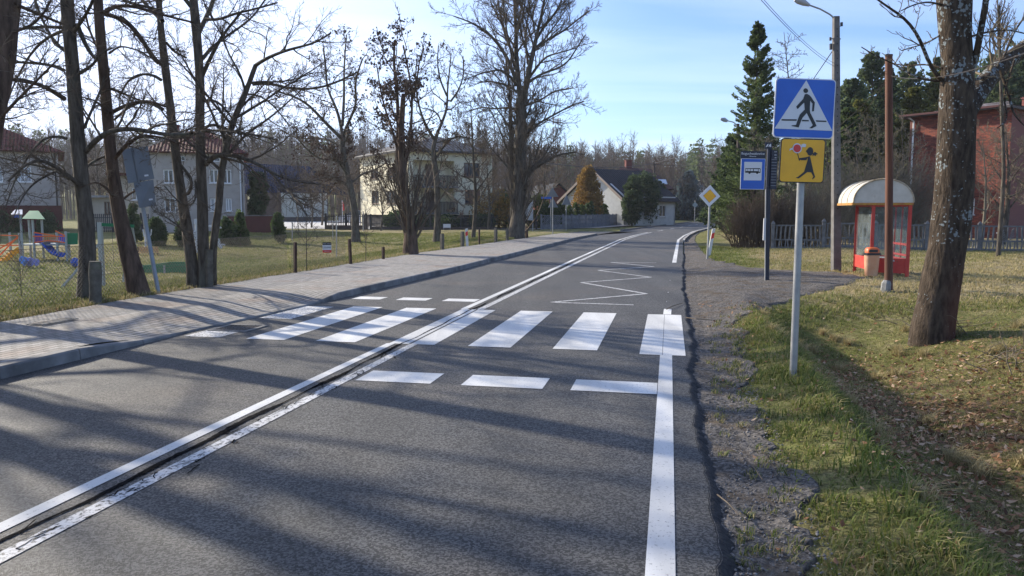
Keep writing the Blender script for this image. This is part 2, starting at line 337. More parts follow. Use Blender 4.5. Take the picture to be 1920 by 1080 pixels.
# gravel shoulder and bus stop apron
Sg = np.concatenate([np.arange(-12, 27, .06), np.arange(27, 60, .3), np.arange(60, 150, 2)])
nzr = np.cumsum(rng.normal(0, .02, len(Sg))); nzr -= np.convolve(nzr, np.ones(25)/25, 'same'); nzr = np.clip(nzr*1.6, -.12, .12)+.09*sn(Sg, Sg*.7, 1.9, 2)+.04*sn(Sg, Sg, 7.3, 4)
def zg(s, t, u):
    x, y = xy(s, t); return hz(x, y)+.022+.008*sn(x, y, 9, 1)+.006*sn(x, y, 23, 3)-.05*ss(.93, 1, u)
stgrid('gravel_shoulder', Sg, EDGE(Sg)+.03, np.maximum(GW(Sg)+nzr*(Sg < 30), EDGE(Sg)+.25), 60, zg, GRAVEL)
# kerb: stones with a dropped run at the crossing
def kerb_h(s): return .12-.095*zone(s, 8.4, 12.0, 1.2)
def pav_mat():
    m = mat('pavers', (.3, .28, .26), rough=.9); N, L, b = nodes(m); tc = N.new('ShaderNodeTexCoord'); mp = N.new('ShaderNodeMapping'); mp.inputs['Rotation'].default_value = (0, 0, AZ-math.pi/2)
    L.new(tc.outputs['Object'], mp.inputs[0]); br = N.new('ShaderNodeTexBrick'); L.new(mp.outputs[0], br.inputs[0]); br.inputs['Scale'].default_value = 1; br.inputs['Brick Width'].default_value = .2; br.inputs['Row Height'].default_value = .1
    br.inputs['Mortar Size'].default_value = .009; br.inputs['Mortar Smooth'].default_value = .3; br.inputs['Bias'].default_value = 0; br.inputs['Color1'].default_value = (.225, .21, .19, 1); br.inputs['Color2'].default_value = (.315, .295, .27, 1); br.inputs['Mortar'].default_value = (.05, .045, .035, 1)
    n = N.new('ShaderNodeTexNoise'); n.inputs['Scale'].default_value = 1.2; n.inputs['Detail'].default_value = 7; L.new(tc.outputs['Object'], n.inputs[0])
    r = N.new('ShaderNodeMapRange'); r.inputs[1].default_value = .52; r.inputs[2].default_value = .68; r.inputs[4].default_value = .7; L.new(n.outputs[0], r.inputs[0])
    x = N.new('ShaderNodeMix'); x.data_type = 'RGBA'; x.blend_type = 'MULTIPLY'; L.new(r.outputs[0], x.inputs[0]); L.new(br.outputs[0], x.inputs[6]); x.inputs[7].default_value = (.98, .78, .67, 1)
    n2 = N.new('ShaderNodeTexNoise'); n2.inputs['Scale'].default_value = 60; n2.inputs['Detail'].default_value = 4; L.new(tc.outputs['Object'], n2.inputs[0])
    r2 = N.new('ShaderNodeMapRange'); r2.inputs[1].default_value = .3; r2.inputs[2].default_value = .7; r2.inputs[3].default_value = .75; r2.inputs[4].default_value = 1.2; L.new(n2.outputs[0], r2.inputs[0])
    v = N.new('ShaderNodeVectorMath'); v.operation = 'SCALE'; L.new(x.outputs[2], v.inputs[0]); L.new(r2.outputs[0], v.inputs['Scale']); L.new(v.outputs[0], b.inputs['Base Color'])
    bp = N.new('ShaderNodeBump'); bp.invert = True; bp.inputs['Strength'].default_value = .8; bp.inputs['Distance'].default_value = .006; L.new(br.outputs['Fac'], bp.inputs['Height']); L.new(bp.outputs[0], b.inputs['Normal'])
    return m
PAV = pav_mat()
Sw = np.concatenate([np.arange(-20, 27, .1), np.arange(27, 53, .5)])
def zw(s, t, u):
    return kerb_h(s)*np.clip(1-u/.35, 0, 1)+.115*np.clip(u/.35, 0, 1)-.003+.006*sn(s, t, 1.3, 2)
tip = ss(53.5, 50, Sw)
stgrid('pavement', Sw, K(Sw)-.14, np.minimum(WB(Sw)-.12, K(Sw)-.4), 14, zw, PAV)
KM = mat('kerb_concrete', (.15, .145, .14), (.25, .24, .23), scale=4, rough=.9, bump=.5, bscale=50, dist=.004, c3=(.09, .085, .08), s3=1.3)
mb = MB(); s0 = -14.0
while s0 < 52:
    s1 = s0+1.0
    a = np.array(xy(s0+.009, K(s0)+0.0)); b_ = np.array(xy(s1-.004, K(s1)+0.0)); d = (b_-a)/np.linalg.norm(b_-a); nrm = np.array([-d[1], d[0]])   # towards the left
    h0, h1 = kerb_h(s0), kerb_h(s1); w = .15
    vs = [(*a, -.1), (*b_, -.1), (*(b_+nrm*w), -.1), (*(a+nrm*w), -.1), (*(a+nrm*.012), h0-.018), (*(b_+nrm*.012), h1-.018), (*(b_+nrm*.03), h1), (*(b_+nrm*w), h1), (*(a+nrm*w), h0), (*(a+nrm*.03), h0)]
    mb.add(vs, [(0, 1, 5, 4), (4, 5, 6, 9), (9, 6, 7, 8), (3, 8, 7, 2), (0, 4, 9, 8, 3), (1, 2, 7, 6, 5)]); s0 = s1
tag(mb.build('kerb', KM), kind='structure')
# kerb on the far side of the bend on the right, and along the side street and beyond it
KW = mat('pale_kerb', (.36, .35, .34), (.25, .24, .23), scale=5, rough=.85)
def kerbline(s_a, s_b, off, m, name, h=.1, w=.15, step=1.0):
    mb = MB(); s = s_a
    while s < s_b:
        e = min(s+step, s_b); a = np.array(xy(s, D(s)+off)); b_ = np.array(xy(e-.01, D(e)+off)); mb.beam((*a, h/2-.05), (*b_, h/2-.05), w, h+.1); s = e
    return tag(mb.build(name, m), kind='structure')
kerbline(42, 84, .30, KW, 'bend_kerb', .07, .12)
kerbline(64, 120, -5.9, KM, 'far_kerb', .12)
def ribbon(name, pts, w, off, m, kind='structure', seg=.6, cross=5, zfix=None):
    pts = np.asarray(pts, float); d = np.concatenate([[0], np.cumsum(np.linalg.norm(np.diff(pts, axis=0), axis=1))]); u = np.linspace(0, d[-1], max(2, int(d[-1]/seg)))
    c = np.stack([np.interp(u, d, pts[:, 0]), np.interp(u, d, pts[:, 1])], 1); t = np.gradient(c, axis=0); t /= np.linalg.norm(t, axis=1)[:, None]; n = np.stack([-t[:, 1], t[:, 0]], 1)
    k = np.linspace(-.5, .5, cross); w = np.interp(u, d, w) if np.ndim(w) else np.full(len(u), w)
    p = c[:, None]+n[:, None]*(k[None, :, None]*w[:, None, None]); z = (hz(p[..., 0], p[..., 1])+off) if zfix is None else np.full(p.shape[:2], zfix)
    i = np.arange(len(u)*cross).reshape(len(u), cross); fq = np.stack([i[:-1, :-1], i[:-1, 1:], i[1:, 1:], i[1:, :-1]], -1).reshape(-1, 4)
    return tag(npmesh(name, np.dstack([p, z]).reshape(-1, 3), fq, m, smooth=True), kind=kind)
def stp(s, t): return xy(s, t)
ribbon('side_road', [stp(57.0, -3.5), stp(58.2, -8), stp(58.4, -13), (-12, 62.5), (-30, 63.5), (-50, 64)], [9, 6.5, 4.2, 3.6, 3.6, 3.6], 0, ASPH, zfix=.0)
ribbon('side_pavement', [(-2.2, 66.9), (3, 66.8), (7.5, 71.2), (12, 83), (17.2, 100), (26, 126)], 1.6, .0, mat('far_pavement', (.27, .25, .23), (.33, .31, .28), scale=2, rough=.9), zfix=.12)
ribbon('yard', [(-20, 66), (-21, 80), (-23, 100), (-26, 125)], [11, 12, 15, 18], .06, mat('yard_paving', (.42, .40, .37), (.5, .48, .45), scale=.6, rough=.9))
ribbon('parking_yard', [(-12, 67), (-16, 90), (-18, 114)], [9, 8, 10], .05, mat('yard_paving_grey', (.25, .24, .23), (.3, .29, .28), scale=.6, rough=.9))
# ---------------------------------------------------------------- road markings (4 mm sheets)
def stline(pts, w, s_step=.15):
    """quads along a polyline in the road frame"""
    V = []; Fq = []
    for (a, b) in zip(pts[:-1], pts[1:]):
        a = np.array(a, float); b = np.array(b, float); n = max(1, int(np.linalg.norm(b-a)/s_step)); d = (b-a)/np.linalg.norm(b-a); nn = np.array([-d[1], d[0]])*w/2
        for k in range(n+1):
            p = a+(b-a)*k/n; V += [p+nn, p-nn]
            if k: j = len(V); Fq.append((j-4, j-3, j-1, j-2))
    return np.array(V), Fq
def marking(name, polys, m, z=.004, label=None):
    V = []; Fq = []
    for v, f in polys:
        n = len(V); V += [tuple(q) for q in v]; Fq += [tuple(i+n for i in q) for q in f]
    V = np.array(V); x, y = xy(V[:, 0], V[:, 1])
    return tag(npmesh(name, np.stack([x, y, 0*x+z], 1), np.array(Fq), m), kind='structure')
def rect(s0, s1, t0, t1): 
    v = []; f = []; n = max(1, int((s1-s0)/.3))
    for k in range(n+1):
        s = s0+(s1-s0)*k/n; v += [(s, t0+D(s)), (s, t1+D(s))]
        if k: f.append((2*k-2, 2*k-1, 2*k+1, 2*k))
    return v, f
CL, CR_ = -3.24, -2.955
marking('centre_line', [rect(-8, 8.62, CL-.05, CL+.05), rect(11.93, 60, CL-.05, CL+.06)], PAINT)
marking('worn_centre_line', [rect(-8, 8.62, CR_-.05, CR_+.05), rect(11.93, 60, CR_-.06, CR_+.05)], PAINTW)
marking('edge_line', [rect(-8, 8.5, -.075, .055), rect(11.93, 12.6, -.07, .05), rect(24.3, 160, -.07, .06)], PAINT)
marking('faint_dashes', [rect(s, s+.12, -.055, -.04) for s in (13.6, 15.2, 17.9, 20.3)], PAINTW)
for i, t0 in enumerate([-5.12, -4.2, -2.29, -1.29]): marking('crossing_stripe', [rect(8.58+.02*i, 11.92, t0, t0+.51)], PAINT)
marking('crossing_stripe', [rect(8.62, 11.92, -3.26, -3.02), rect(8.62, 11.92, -2.99, -2.70)], PAINT)
marking('crossing_stripe', [rect(8.5, 11.9, -.3, -.052), rect(8.5, 11.9, -.047, .2)], PAINT)
marking('crossing_stripe', [rect(8.6, 9.5, -6.0, -5.5), rect(10.3, 11.8, -5.93, -5.42)], PAINTW)
for (t0, t1) in ((-2.85, -2.12), (-1.83, -1.08), (-.83, -.08)): marking('give_way_dash', [rect(6.63, 7.08, t0, t1)], PAINT)
for (t0, t1) in ((-5.62, -5.08), (-4.78, -4.22), (-3.92, -3.33)): marking('give_way_dash', [rect(12.95, 13.35, t0, t1)], PAINT)
zz = [(13.06, -.57), (13.16, -1.99), (14.91, -.41), (17, -1.9), (18.73, -.42), (20.68, -1.85), (22.41, -.43), (24.04, -1.77), (24.07, -.39)]
marking('zigzag_line', [stline(zz, .085)], PAINTW)
marking('far_centre_dashes', [rect(s, s+3, -3.0, -2.85) for s in (64, 72, 80, 88, 96, 106, 116)], PAINTW)
# ragged crack between the double lines
CRK = mat('crack_filler', (.002, .002, .0025), (.012, .012, .013), scale=26, rough=1, bump=1, bscale=30, dist=.02, spec=.03)
V = []; Fq = []
for (a, b, hw) in ((-6, 8.55, .027), (8.55, 12, .014), (12, 24, .02)):
    S_ = np.arange(a, b, .03); cen = (CL+CR_)/2+.012*np.sin(S_*2.1)+.01*np.sin(S_*5.7); 
    r1 = hw*(.35+.6*rng.random(len(S_))+.35*sn(S_, S_*.3, 2.1)); r2 = hw*(.95+.6*rng.random(len(S_)))*(1+.3*ss(6.5, 3, S_))
    gp_ = .25+.75*ss(-.55, .35, sn(S_, S_*.5, 1.7, 3)); r1 = r1*gp_; r2 = r2*gp_
    n0 = len(V)
    for s, c, p, q in zip(S_, cen, r1, r2): V += [(s, c-p+D(s), .0055), (s, c+D(s), .007), (s, c+q+D(s), .0055)]
    for k in range(len(S_)-1):
        j = n0+3*k; Fq += [(j, j+1, j+4, j+3), (j+1, j+2, j+5, j+4)]
V = np.array(V); x, y = xy(V[:, 0], V[:, 1])
tag(npmesh('road_crack', np.stack([x, y, V[:, 2]], 1), np.array(Fq), CRK), kind='structure')
# cracks running out of the joint into the right-hand line
mb = []; 
for k in range(70):
    s = random.uniform(1.5, 8); t = CR_+random.uniform(-.1, .07); pts = [(s, t)]
    for _ in range(random.randint(2, 5)): pts.append((pts[-1][0]+random.uniform(-.09, .09), pts[-1][1]+random.uniform(-.035, .035)))
    mb.append(stline(pts, random.uniform(.004, .009), 1))
marking('hairline_cracks', mb, CRK, .0062)
# gully grate by the dropped kerb, drain grille in the pavement
IRON = mat('cast_iron', (.03, .028, .027), (.07, .055, .045), scale=12, rough=.6, metal=.4, bump=.3)
c = G0(447, 616); r = empty('gully_grate', (c[0], c[1], .003), 'cast iron gully grate sunk in the road beside the dropped kerb', 'grate')
mb = MB(); Rm = np.array([[SA, CA, 0], [CA, -SA, 0], [0, 0, 1]]).T; Rm = np.array([[CA, SA, 0], [-SA, CA, 0], [0, 0, 1]])
for k in range(-4, 5): mb.box(c+Rm@np.array([k*.055, 0, .006]), (.022, .46, .012), Rm)
mb.build('bars', IRON, r)
mb = MB()
for q in (-1, 1): mb.box(c+Rm@np.array([q*.26, 0, .007]), (.05, .56, .016), Rm); mb.box(c+Rm@np.array([0, q*.255, .007]), (.47, .05, .0155), Rm)
mb.build('frame', CONCD, r)
c = G0(100, 603, .12); r = empty('drain_grille', (c[0], c[1], .118), 'rusty ribbed drain grille at the back edge of the pavement', 'grille')
RUST = mat('rusty_steel', (.22, .18, .14), (.4, .36, .3), scale=9, rough=.8, metal=.2)
mb = MB()
for k in range(-6, 7): mb.box(c+Rm@np.array([0, k*.045, .006]), (.2, .02, .014), Rm)
mb.build('bars', RUST, r)
mb = MB()
for q in (-1, 1): mb.box(c+Rm@np.array([q*.11, 0, .004]), (.02, .62, .014), Rm)
mb.build('frame', RUST, r)
# ---------------------------------------------------------------- vectorised tree growth
def unit(v): return v/np.maximum(np.linalg.norm(v, axis=-1, keepdims=True), 1e-9)
def grow(par, rad, n, L, ang=(45, 12), tr=(.25, .98), npt=5, up=.1, wob=.18, rr=.6, rmin=.004, taper=.25, lpow=.5, flat=0, seed=None):
    """par (N,P,3) parent lines, rad (N,P) radii; n children per parent; returns children (M,npt,3), radii (M,npt)"""
    N_, P_, _ = par.shape; M = N_*n; pi = np.repeat(np.arange(N_), n)
    u = tr[0]+(tr[1]-tr[0])*((np.tile(np.arange(n), N_)+rng.random(M))/n); f = u*(P_-1); i = np.minimum(f.astype(int), P_-2); w = (f-i)[:, None]
    a = par[pi, i]; b = par[pi, i+1]; p0 = a*(1-w)+b*w; tan = unit(b-a); r0 = rad[pi, i]*(1-w[:, 0])+rad[pi, i+1]*w[:, 0]
    plen = np.linalg.norm(np.diff(par, axis=1), axis=2).sum(1)[pi]
    az = rng.random(M)*2*math.pi if n < 3 else (np.tile(np.arange(n), N_)*2.4+rng.random(M)*1.2+np.repeat(rng.random(N_)*6, n))
    ref = np.tile(np.array([0., 0, 1.]), (M, 1)); ref[np.abs(tan[:, 2]) > .9] = (1, 0, 0)
    e1 = unit(np.cross(tan, ref)); e2 = np.cross(tan, e1); pr = e1*np.cos(az)[:, None]+e2*np.sin(az)[:, None]; pr[:, 2] *= (1-flat)
    A = np.radians(rng.normal(ang[0], ang[1], M))[:, None]; d = unit(tan*np.cos(A)+unit(pr)*np.sin(A))
    ln = (L if L > 0 else -L*plen)*(1-u*lpow)*(.65+.6*rng.random(M)); stp_ = (ln/(npt-1))[:, None]
    pts = np.zeros((M, npt, 3)); pts[:, 0] = p0
    for k in range(1, npt):
        d = unit(d+rng.normal(0, wob, (M, 3))+np.array([0, 0, up])); pts[:, k] = pts[:, k-1]+d*stp_
    rs = np.maximum(np.minimum(r0*rr, ln*.024), rmin)[:, None]*np.linspace(1, taper, npt)[None]; rs = np.maximum(rs, rmin*.8)
    return pts, rs
def tubes(pts, rad, k=3):
    """(M,P,3),(M,P) -> V, F quads"""
    M, P_, _ = pts.shape; T = np.gradient(pts, axis=1); T = unit(T); ref = np.zeros_like(T); ref[..., 2] = 1; ref[np.abs(T[:, :, 2]) > .9] = (1, 0, 0)
    ref[:] = np.where((np.abs(T[:, :1, 2:3]) > .8), np.array([1., 0, 0]), np.array([0, 0, 1.]))
    e1 = unit(np.cross(T, ref)); e2 = np.cross(T, e1); an = np.arange(k)*2*math.pi/k
    V = pts[:, :, None]+rad[:, :, None, None]*(e1[:, :, None]*np.cos(an)[:, None]+e2[:, :, None]*np.sin(an)[:, None])
    i = np.arange(M*P_*k).reshape(M, P_, k); j = np.roll(i, -1, 2)
    Fq = np.stack([i[:, :-1], j[:, :-1], j[:, 1:], i[:, 1:]], -1).reshape(-1, 4)
    return V.reshape(-1, 3), Fq
def merge(lst):
    V = []; Fs = []; n = 0
    for v, f in lst: V.append(v); Fs.append(f+n); n += len(v)
    return np.concatenate(V), np.concatenate(Fs)
def resample(p, r, n):
    p = np.asarray(p, float); r = np.asarray(r, float); d = np.concatenate([[0], np.cumsum(np.linalg.norm(np.diff(p, axis=0), axis=1))]); u = np.linspace(0, d[-1], n)
    # smooth (Catmull-like) by double linear filtering
    q = np.stack([np.interp(u, d, p[:, k]) for k in range(3)], 1); rr_ = np.interp(u, d, r)
    for _ in range(2):
        q[1:-1] = (q[:-2]+2*q[1:-1]+q[2:])/4
    return q, rr_
def cards(C, size, aspect=1.0, tilt=None, dirs=None, sj=.5):
    """triangles/quads scattered at C with random orientation -> V, F quads"""
    M = len(C); a = unit(rng.normal(size=(M, 3))) if dirs is None else unit(dirs+rng.normal(0, .35, (M, 3))); b = unit(np.cross(a, rng.normal(size=(M, 3))))
    s = (size*(1-sj/2+sj*rng.random(M)))[:, None]; a = a*s*aspect; b = b*s*.5
    V = np.stack([C-b*.6, C+a*.5-b, C+a, C+a*.5+b], 1).reshape(-1, 3); return V, np.arange(4*M).reshape(M, 4)
def bumpy(V, amp, fr):
    return V+amp*np.stack([sn(V[:, 1]*1.0, V[:, 2]*.5, fr, 1), sn(V[:, 0], V[:, 2]*.5, fr, 2), 0*V[:, 0]], 1)
def bare_tree(base, label, group, trunks, limbs=(), levels=((12, 3.0, 50), (8, -.45, 45), (8, -.5, 40), (4, -.5, 40)), bark=None, twig=None, name='bare_tree', cat='tree',
              rmin=.006, up=.06, tr0=(.35, .98), wob=.16, pods=0, trunk_sides=12, sprouts=0, cluster=None, roots=True, flat=0):
    """trunks / limbs: lists of (points (n,3), radii (n)) in world space"""
    root = empty(name, base, label, cat, group)
    big = []; TP = []; TR = []
    for k, (p, r) in enumerate(trunks):
        q, s = resample(p, r, 26); 
        if roots and k == 0 and q[0][2] < q[-1][2]: s = s*(1+.25*np.exp(-np.linspace(0, 12, 26)*1.6)); q[0][2] -= .15
        wv = np.stack([sn(q[:, 2], q[:, 2]*.3+k, 1.3, 1+k), sn(q[:, 2], q[:, 2]*.4, 1.1, 4+k), 0*s], 1)*s[:, None]*.18; q = q+wv
        v, f = tubes(q[None], s[None], trunk_sides); big.append((bumpy(v, float(s.mean())*.07, 7/max(.25, float(s.mean())*4)), f)); TP.append(q[::2]); TR.append(s[::2])
    LP = []; LR = []
    for p, r in limbs:
        q, s = resample(p, r, 13); LP.append(q); LR.append(s)
    TP = np.array(TP); TR = np.array(TR); parts = []
    n0, L0, a0 = levels[0]
    p1, r1 = grow(TP, TR, n0, L0, ang=(a0, 12), tr=tr0, npt=13, up=up*.5, wob=wob*.45, rr=.5, rmin=rmin*1.6, lpow=.45, flat=flat)
    if LP: p1 = np.concatenate([p1, np.array(LP)]) if n0 else np.array(LP); r1 = np.concatenate([r1, np.array(LR)]) if n0 else np.array(LR)
    v, f = tubes(p1, r1, 6); big.append((v, f)); cur, cr = p1, r1
    for i, (n, L, a) in enumerate(levels[1:]):
        cur, cr = grow(cur, cr, n, L, ang=(a, 13), tr=(.12, 1.0), npt=(7, 5, 4, 4)[min(i, 3)], up=up, wob=wob, rr=.6, rmin=rmin*(1.0 if i else 1.2), lpow=.4)
        parts.append(tubes(cur, cr, 3 if i else 4))
    if sprouts:
        q = TP[0][:6]; p, r = grow(q[None], TR[0][:6][None], sprouts, 3.2, ang=(22, 12), tr=(0, .9), npt=7, up=.16, wob=.09, rr=.2, rmin=rmin*1.5)
        parts.append(tubes(p, r, 3)); p2, r2 = grow(p, r, 7, -.3, ang=(30, 10), npt=4, up=.1, rmin=rmin); parts.append(tubes(p2, r2, 3))
    v, f = merge(big); npmesh('trunk', v, f, bark or BARK, root, smooth=True)
    v, f = merge(parts); npmesh('crown', v, f, twig or TWIG, root)
    if pods:
        ends = cur[:, -1]; sel = ends[rng.random(len(ends)) < pods]; C = np.repeat(sel, 3, 0)+rng.normal(0, .07, (len(sel)*3, 3)); 
        dd = np.zeros_like(C); dd[:, 2] = -1; v, f = cards(C, cluster or .12, 1.0, dirs=dd); tag(npmesh('seed_pods', v, f, PODS, root), kind='stuff')
    return root
PODS = mat('seed_pods', (.05, .028, .018), (.12, .065, .04), scale=3, rough=.85)
def pl(pts, Y0, Y1=None, w=(20, 4), Z0=None):
    """traced line in the picture -> world points at depths running Y0..Y1, radii from pixel widths"""
    n = len(pts); Ys = np.linspace(Y0, Y0 if Y1 is None else Y1, n); q = np.array([P(a, b, y) for (a, b), y in zip(pts, Ys)])
    ws = np.interp(np.linspace(0, 1, n), np.linspace(0, 1, len(w)), w); return q, ws*Ys/F/2
def ext(p, r, h, lean=(0, 0), n=5, rend=.03):
    """continue a traced trunk upwards beyond the frame"""
    d = unit(p[-1]-p[-2]); d = unit(d*.4+np.array([lean[0], lean[1], 1.0])); k = np.linspace(0, 1, n+1)[1:, None]
    return np.concatenate([p, p[-1]+d*h*k]), np.concatenate([r, np.linspace(r[-1], rend, n+1)[1:]])
GL = 'bare roadside trees along the left pavement'
# --- first tall tree, with the round concrete post at its foot
b = GT(164, 563); Yb = b[1]
t1 = pl([(165, 566), (165, 500), (160, 430), (155, 360), (150, 300), (145, 250), (138, 160), (133, 90), (128, 40), (127, 0)], Yb, Yb, w=(32, 28, 27, 26, 25, 24, 23.5, 23, 23, 22))
t1 = ext(*t1, 7)
L1 = [([(117, 52), (95, 50), (60, 51), (30, 57), (-10, 70)], -.6, (7, 3)), ([(120, 132), (100, 122), (60, 118), (20, 116), (-30, 130)], .3, (7, 3)), ([(122, 186), (90, 165), (50, 150), (0, 145), (-40, 150)], -1, (9, 4)),
      ([(118, 58), (90, 68), (60, 95), (40, 130), (20, 170), (8, 215)], .6, (6, 2)), ([(144, 45), (155, 72), (165, 92), (177, 110), (188, 114)], 0, (9, 5)), ([(150, 137), (165, 128), (178, 118), (188, 100), (210, 90)], -.5, (7, 3)),
      ([(158, 240), (168, 215), (180, 190), (192, 160), (200, 120)], .8, (6, 3)), ([(160, 285), (175, 267), (195, 249), (225, 240), (262, 242), (300, 252), (330, 254), (360, 250)], -1.2, (10, 9, 6)), ([(157, 357), (140, 338), (110, 316), (80, 297), (50, 305), (15, 340)], -1, (9, 4)),
      ([(130, 335), (105, 318), (80, 312), (40, 305), (-20, 290)], .8, (7, 3)), ([(126, 260), (100, 250), (75, 262), (55, 290), (30, 330), (10, 390)], -.8, (6, 2)), ([(152, 330), (160, 315), (178, 300), (205, 290), (235, 282)], 1.2, (6, 3)),
      ([(112, 318), (85, 330), (60, 345), (40, 372), (20, 420)], -1.5, (5, 2)), ([(130, 100), (105, 85), (80, 40), (65, 0), (60, -40)], 1, (7, 3)), ([(138, 60), (160, 30), (175, 0), (185, -40)], -1, (8, 4))]
bare_tree(b, 'tall bare tree with a straight grey trunk standing right behind the round mossy post', GL, [t1], [pl(p, Yb, Yb+d, w) for p, d, w in L1], levels=((12, 3.2, 58), (9, -.42, 42), (7, -.5, 40), (5, -.55, 38)), tr0=(.55, .98), rmin=.0034, up=.02)
# --- second tree, leaning left
b = GT(268, 556); Yb = b[1]
t2 = pl([(268, 556), (250, 510), (233, 460), (222, 410), (214, 350), (208, 290), (203, 240), (198, 180), (194, 130), (189, 60), (185, 0)], Yb, Yb, w=(36, 31, 29, 26, 22, 20, 20, 19, 18, 17, 16)); t2 = ext(*t2, 6, (-.05, 0))
L2 = [([(195, 24), (208, 14), (225, 9), (262, 14), (300, 27), (362, 42)], -.6, (8, 4)), ([(196, 26), (222, 32), (250, 52), (274, 88), (292, 112), (302, 122)], .4, (8, 6)), ([(203, 215), (225, 202), (255, 191), (285, 190), (310, 200)], -.8, (8, 4)),
      ([(201, 165), (220, 170), (250, 184), (275, 192)], .6, (6, 3)), ([(205, 100), (225, 85), (262, 95), (285, 110)], -1, (4, 2)), ([(212, 300), (240, 268), (265, 253), (300, 256), (335, 270)], -1.2, (8, 3)), ([(205, 230), (192, 200), (178, 188), (155, 182)], -.6, (5, 2)),
      ([(216, 375), (200, 352), (180, 340), (150, 352)], -.9, (6, 2)), ([(222, 380), (245, 362), (270, 350), (300, 352)], .9, (5, 2)), ([(196, 110), (180, 85), (165, 50), (158, 10)], .8, (6, 3))]
bare_tree(b, 'bare tree with a trunk leaning left, beside the tilted grey sign', GL, [t2], [pl(p, Yb, Yb+d, w) for p, d, w in L2], levels=((12, 2.8, 58), (9, -.42, 42), (7, -.5, 40), (5, -.55, 38)), tr0=(.55, .98), rmin=.0034, up=.02, bark=BARKR)
# --- third: three stems from one foot
b = GT(378, 541); Yb = b[1]
a1 = pl([(368, 543), (362, 505), (355, 460), (348, 420), (340, 380), (335, 330), (330, 290), (324, 245), (318, 190), (310, 125), (303, 60), (298, 0)], Yb, Yb+.4, w=(26, 20, 19, 19, 18, 17, 16, 16, 15, 14, 12, 11)); a1 = ext(*a1, 5, (-.1, .1))
a2 = pl([(385, 540), (383, 500), (381, 460), (379, 400), (378, 330), (377, 260), (376, 200), (374, 110), (369, 50), (364, 0)], Yb, Yb, w=(26, 21, 20, 20, 18, 17, 16, 16, 16, 15)); a2 = ext(*a2, 5, (0, -.1))
a3 = pl([(397, 536), (400, 500), (400, 460), (405, 415), (411, 371), (412, 337), (420, 295), (428, 262), (437, 225), (455, 190), (468, 155), (480, 122)], Yb+.3, Yb-.6, w=(17, 14, 14, 14, 13, 13, 12, 12, 11, 11, 9, 8))
L3 = [([(480, 122), (495, 112), (520, 100), (552, 90), (590, 82), (620, 62)], -.8, (7, 3)), ([(473, 158), (488, 153), (508, 156), (547, 168), (600, 166), (642, 150), (670, 135)], .8, (7, 3)), ([(464, 176), (490, 180), (515, 200), (540, 232)], -.4, (4, 2)),
      ([(380, 140), (390, 118), (400, 98), (415, 70), (430, 50), (455, 20)], -.8, (9, 4)), ([(380, 110), (395, 90), (418, 72), (445, 55), (475, 32), (500, -5)], .8, (7, 3)), ([(372, 62), (384, 38), (396, 12), (404, -20)], .5, (9, 6)), ([(385, 36), (410, 38), (440, 25), (475, 18), (520, 5)], -1, (6, 3)),
      ([(383, 190), (400, 186), (420, 200), (440, 230), (462, 275)], -1, (6, 2)), ([(384, 240), (395, 231), (412, 236), (435, 246), (470, 252), (520, 262)], 1, (6, 3)), ([(386, 308), (393, 298), (402, 291), (420, 287), (445, 292), (480, 303), (515, 328), (548, 342), (600, 345)], -1.8, (10, 9, 8, 5, 3)),
      ([(500, 316), (515, 330), (540, 360), (572, 378), (600, 370)], -.5, (5, 2)), ([(530, 348), (548, 365), (562, 383), (575, 403)], -2, (5, 4)), ([(342, 362), (352, 370), (362, 340), (345, 316), (330, 300)], .2, (8, 4)), ([(298, 118), (285, 108), (268, 75), (245, 45), (225, 30)], -.3, (9, 5)),
      ([(305, 40), (290, 25), (270, 5), (255, -20)], .6, (8, 5)), ([(302, 150), (288, 140), (262, 138), (240, 150), (222, 185)], -.9, (6, 3)), ([(305, 205), (282, 192), (260, 190), (235, 205), (214, 225)], .5, (7, 4)), ([(326, 254), (345, 258), (380, 245), (415, 244), (460, 252)], -1.4, (6, 4)), ([(312, 80), (325, 95), (335, 102), (350, 108)], .6, (5, 3)),
      ([(366, 340), (368, 375), (355, 390), (330, 375), (310, 350)], -1, (4, 2)), ([(350, 450), (342, 430), (330, 420), (300, 400)], -1.2, (4, 2))]
bare_tree(b, 'bare tree with three dark stems rising from one foot, nearest the square post', GL, [a1, a2, a3], [pl(p, Yb, (Yb if i > 1 else Yb-.6)+d, w) for i, (p, d, w) in enumerate(L3)], levels=((9, 2.8, 55), (9, -.42, 42), (7, -.5, 40), (5, -.55, 38)), tr0=(.5, .98), rmin=.0034, up=.02)
# --- the leaning trunk in the top left corner and two trees added to cast road shadows, all rooted left of the frame
b = np.array([-8.15, 10.6, float(hz(-8.15, 10.6))])
t0 = (np.array([b, P(-60, 420, 10.7), P(-30, 280, 10.8), P(-2, 130, 10.9), P(8, 60, 11), P(16, 0, 11)]), np.array([.26, .2, .19, .18, .17, .17])); t0 = ext(*t0, 5, (.15, 0))
bare_tree(b, 'brown leaning trunk cut by the top left corner of the photo', GL, [t0], [pl([(-25, 250), (20, 200), (60, 160), (110, 110)], 10.8, 10, (7, 3)), pl([(28, 8), (70, 25), (95, 36), (116, 44)], 10.9, 12, (7, 4)), pl([(25, 60), (60, 48), (85, 22), (100, -10)], 10.9, 10, (6, 3)), pl([(-10, 140), (0, 147), (40, 152), (85, 162), (120, 185)], 10.9, 12.4, (6, 4))],
          levels=((10, 3.0, 50), (9, -.42, 42), (7, -.5, 40), (5, -.55, 38)), tr0=(.5, .98), rmin=.0034, up=.02, bark=BARKR)
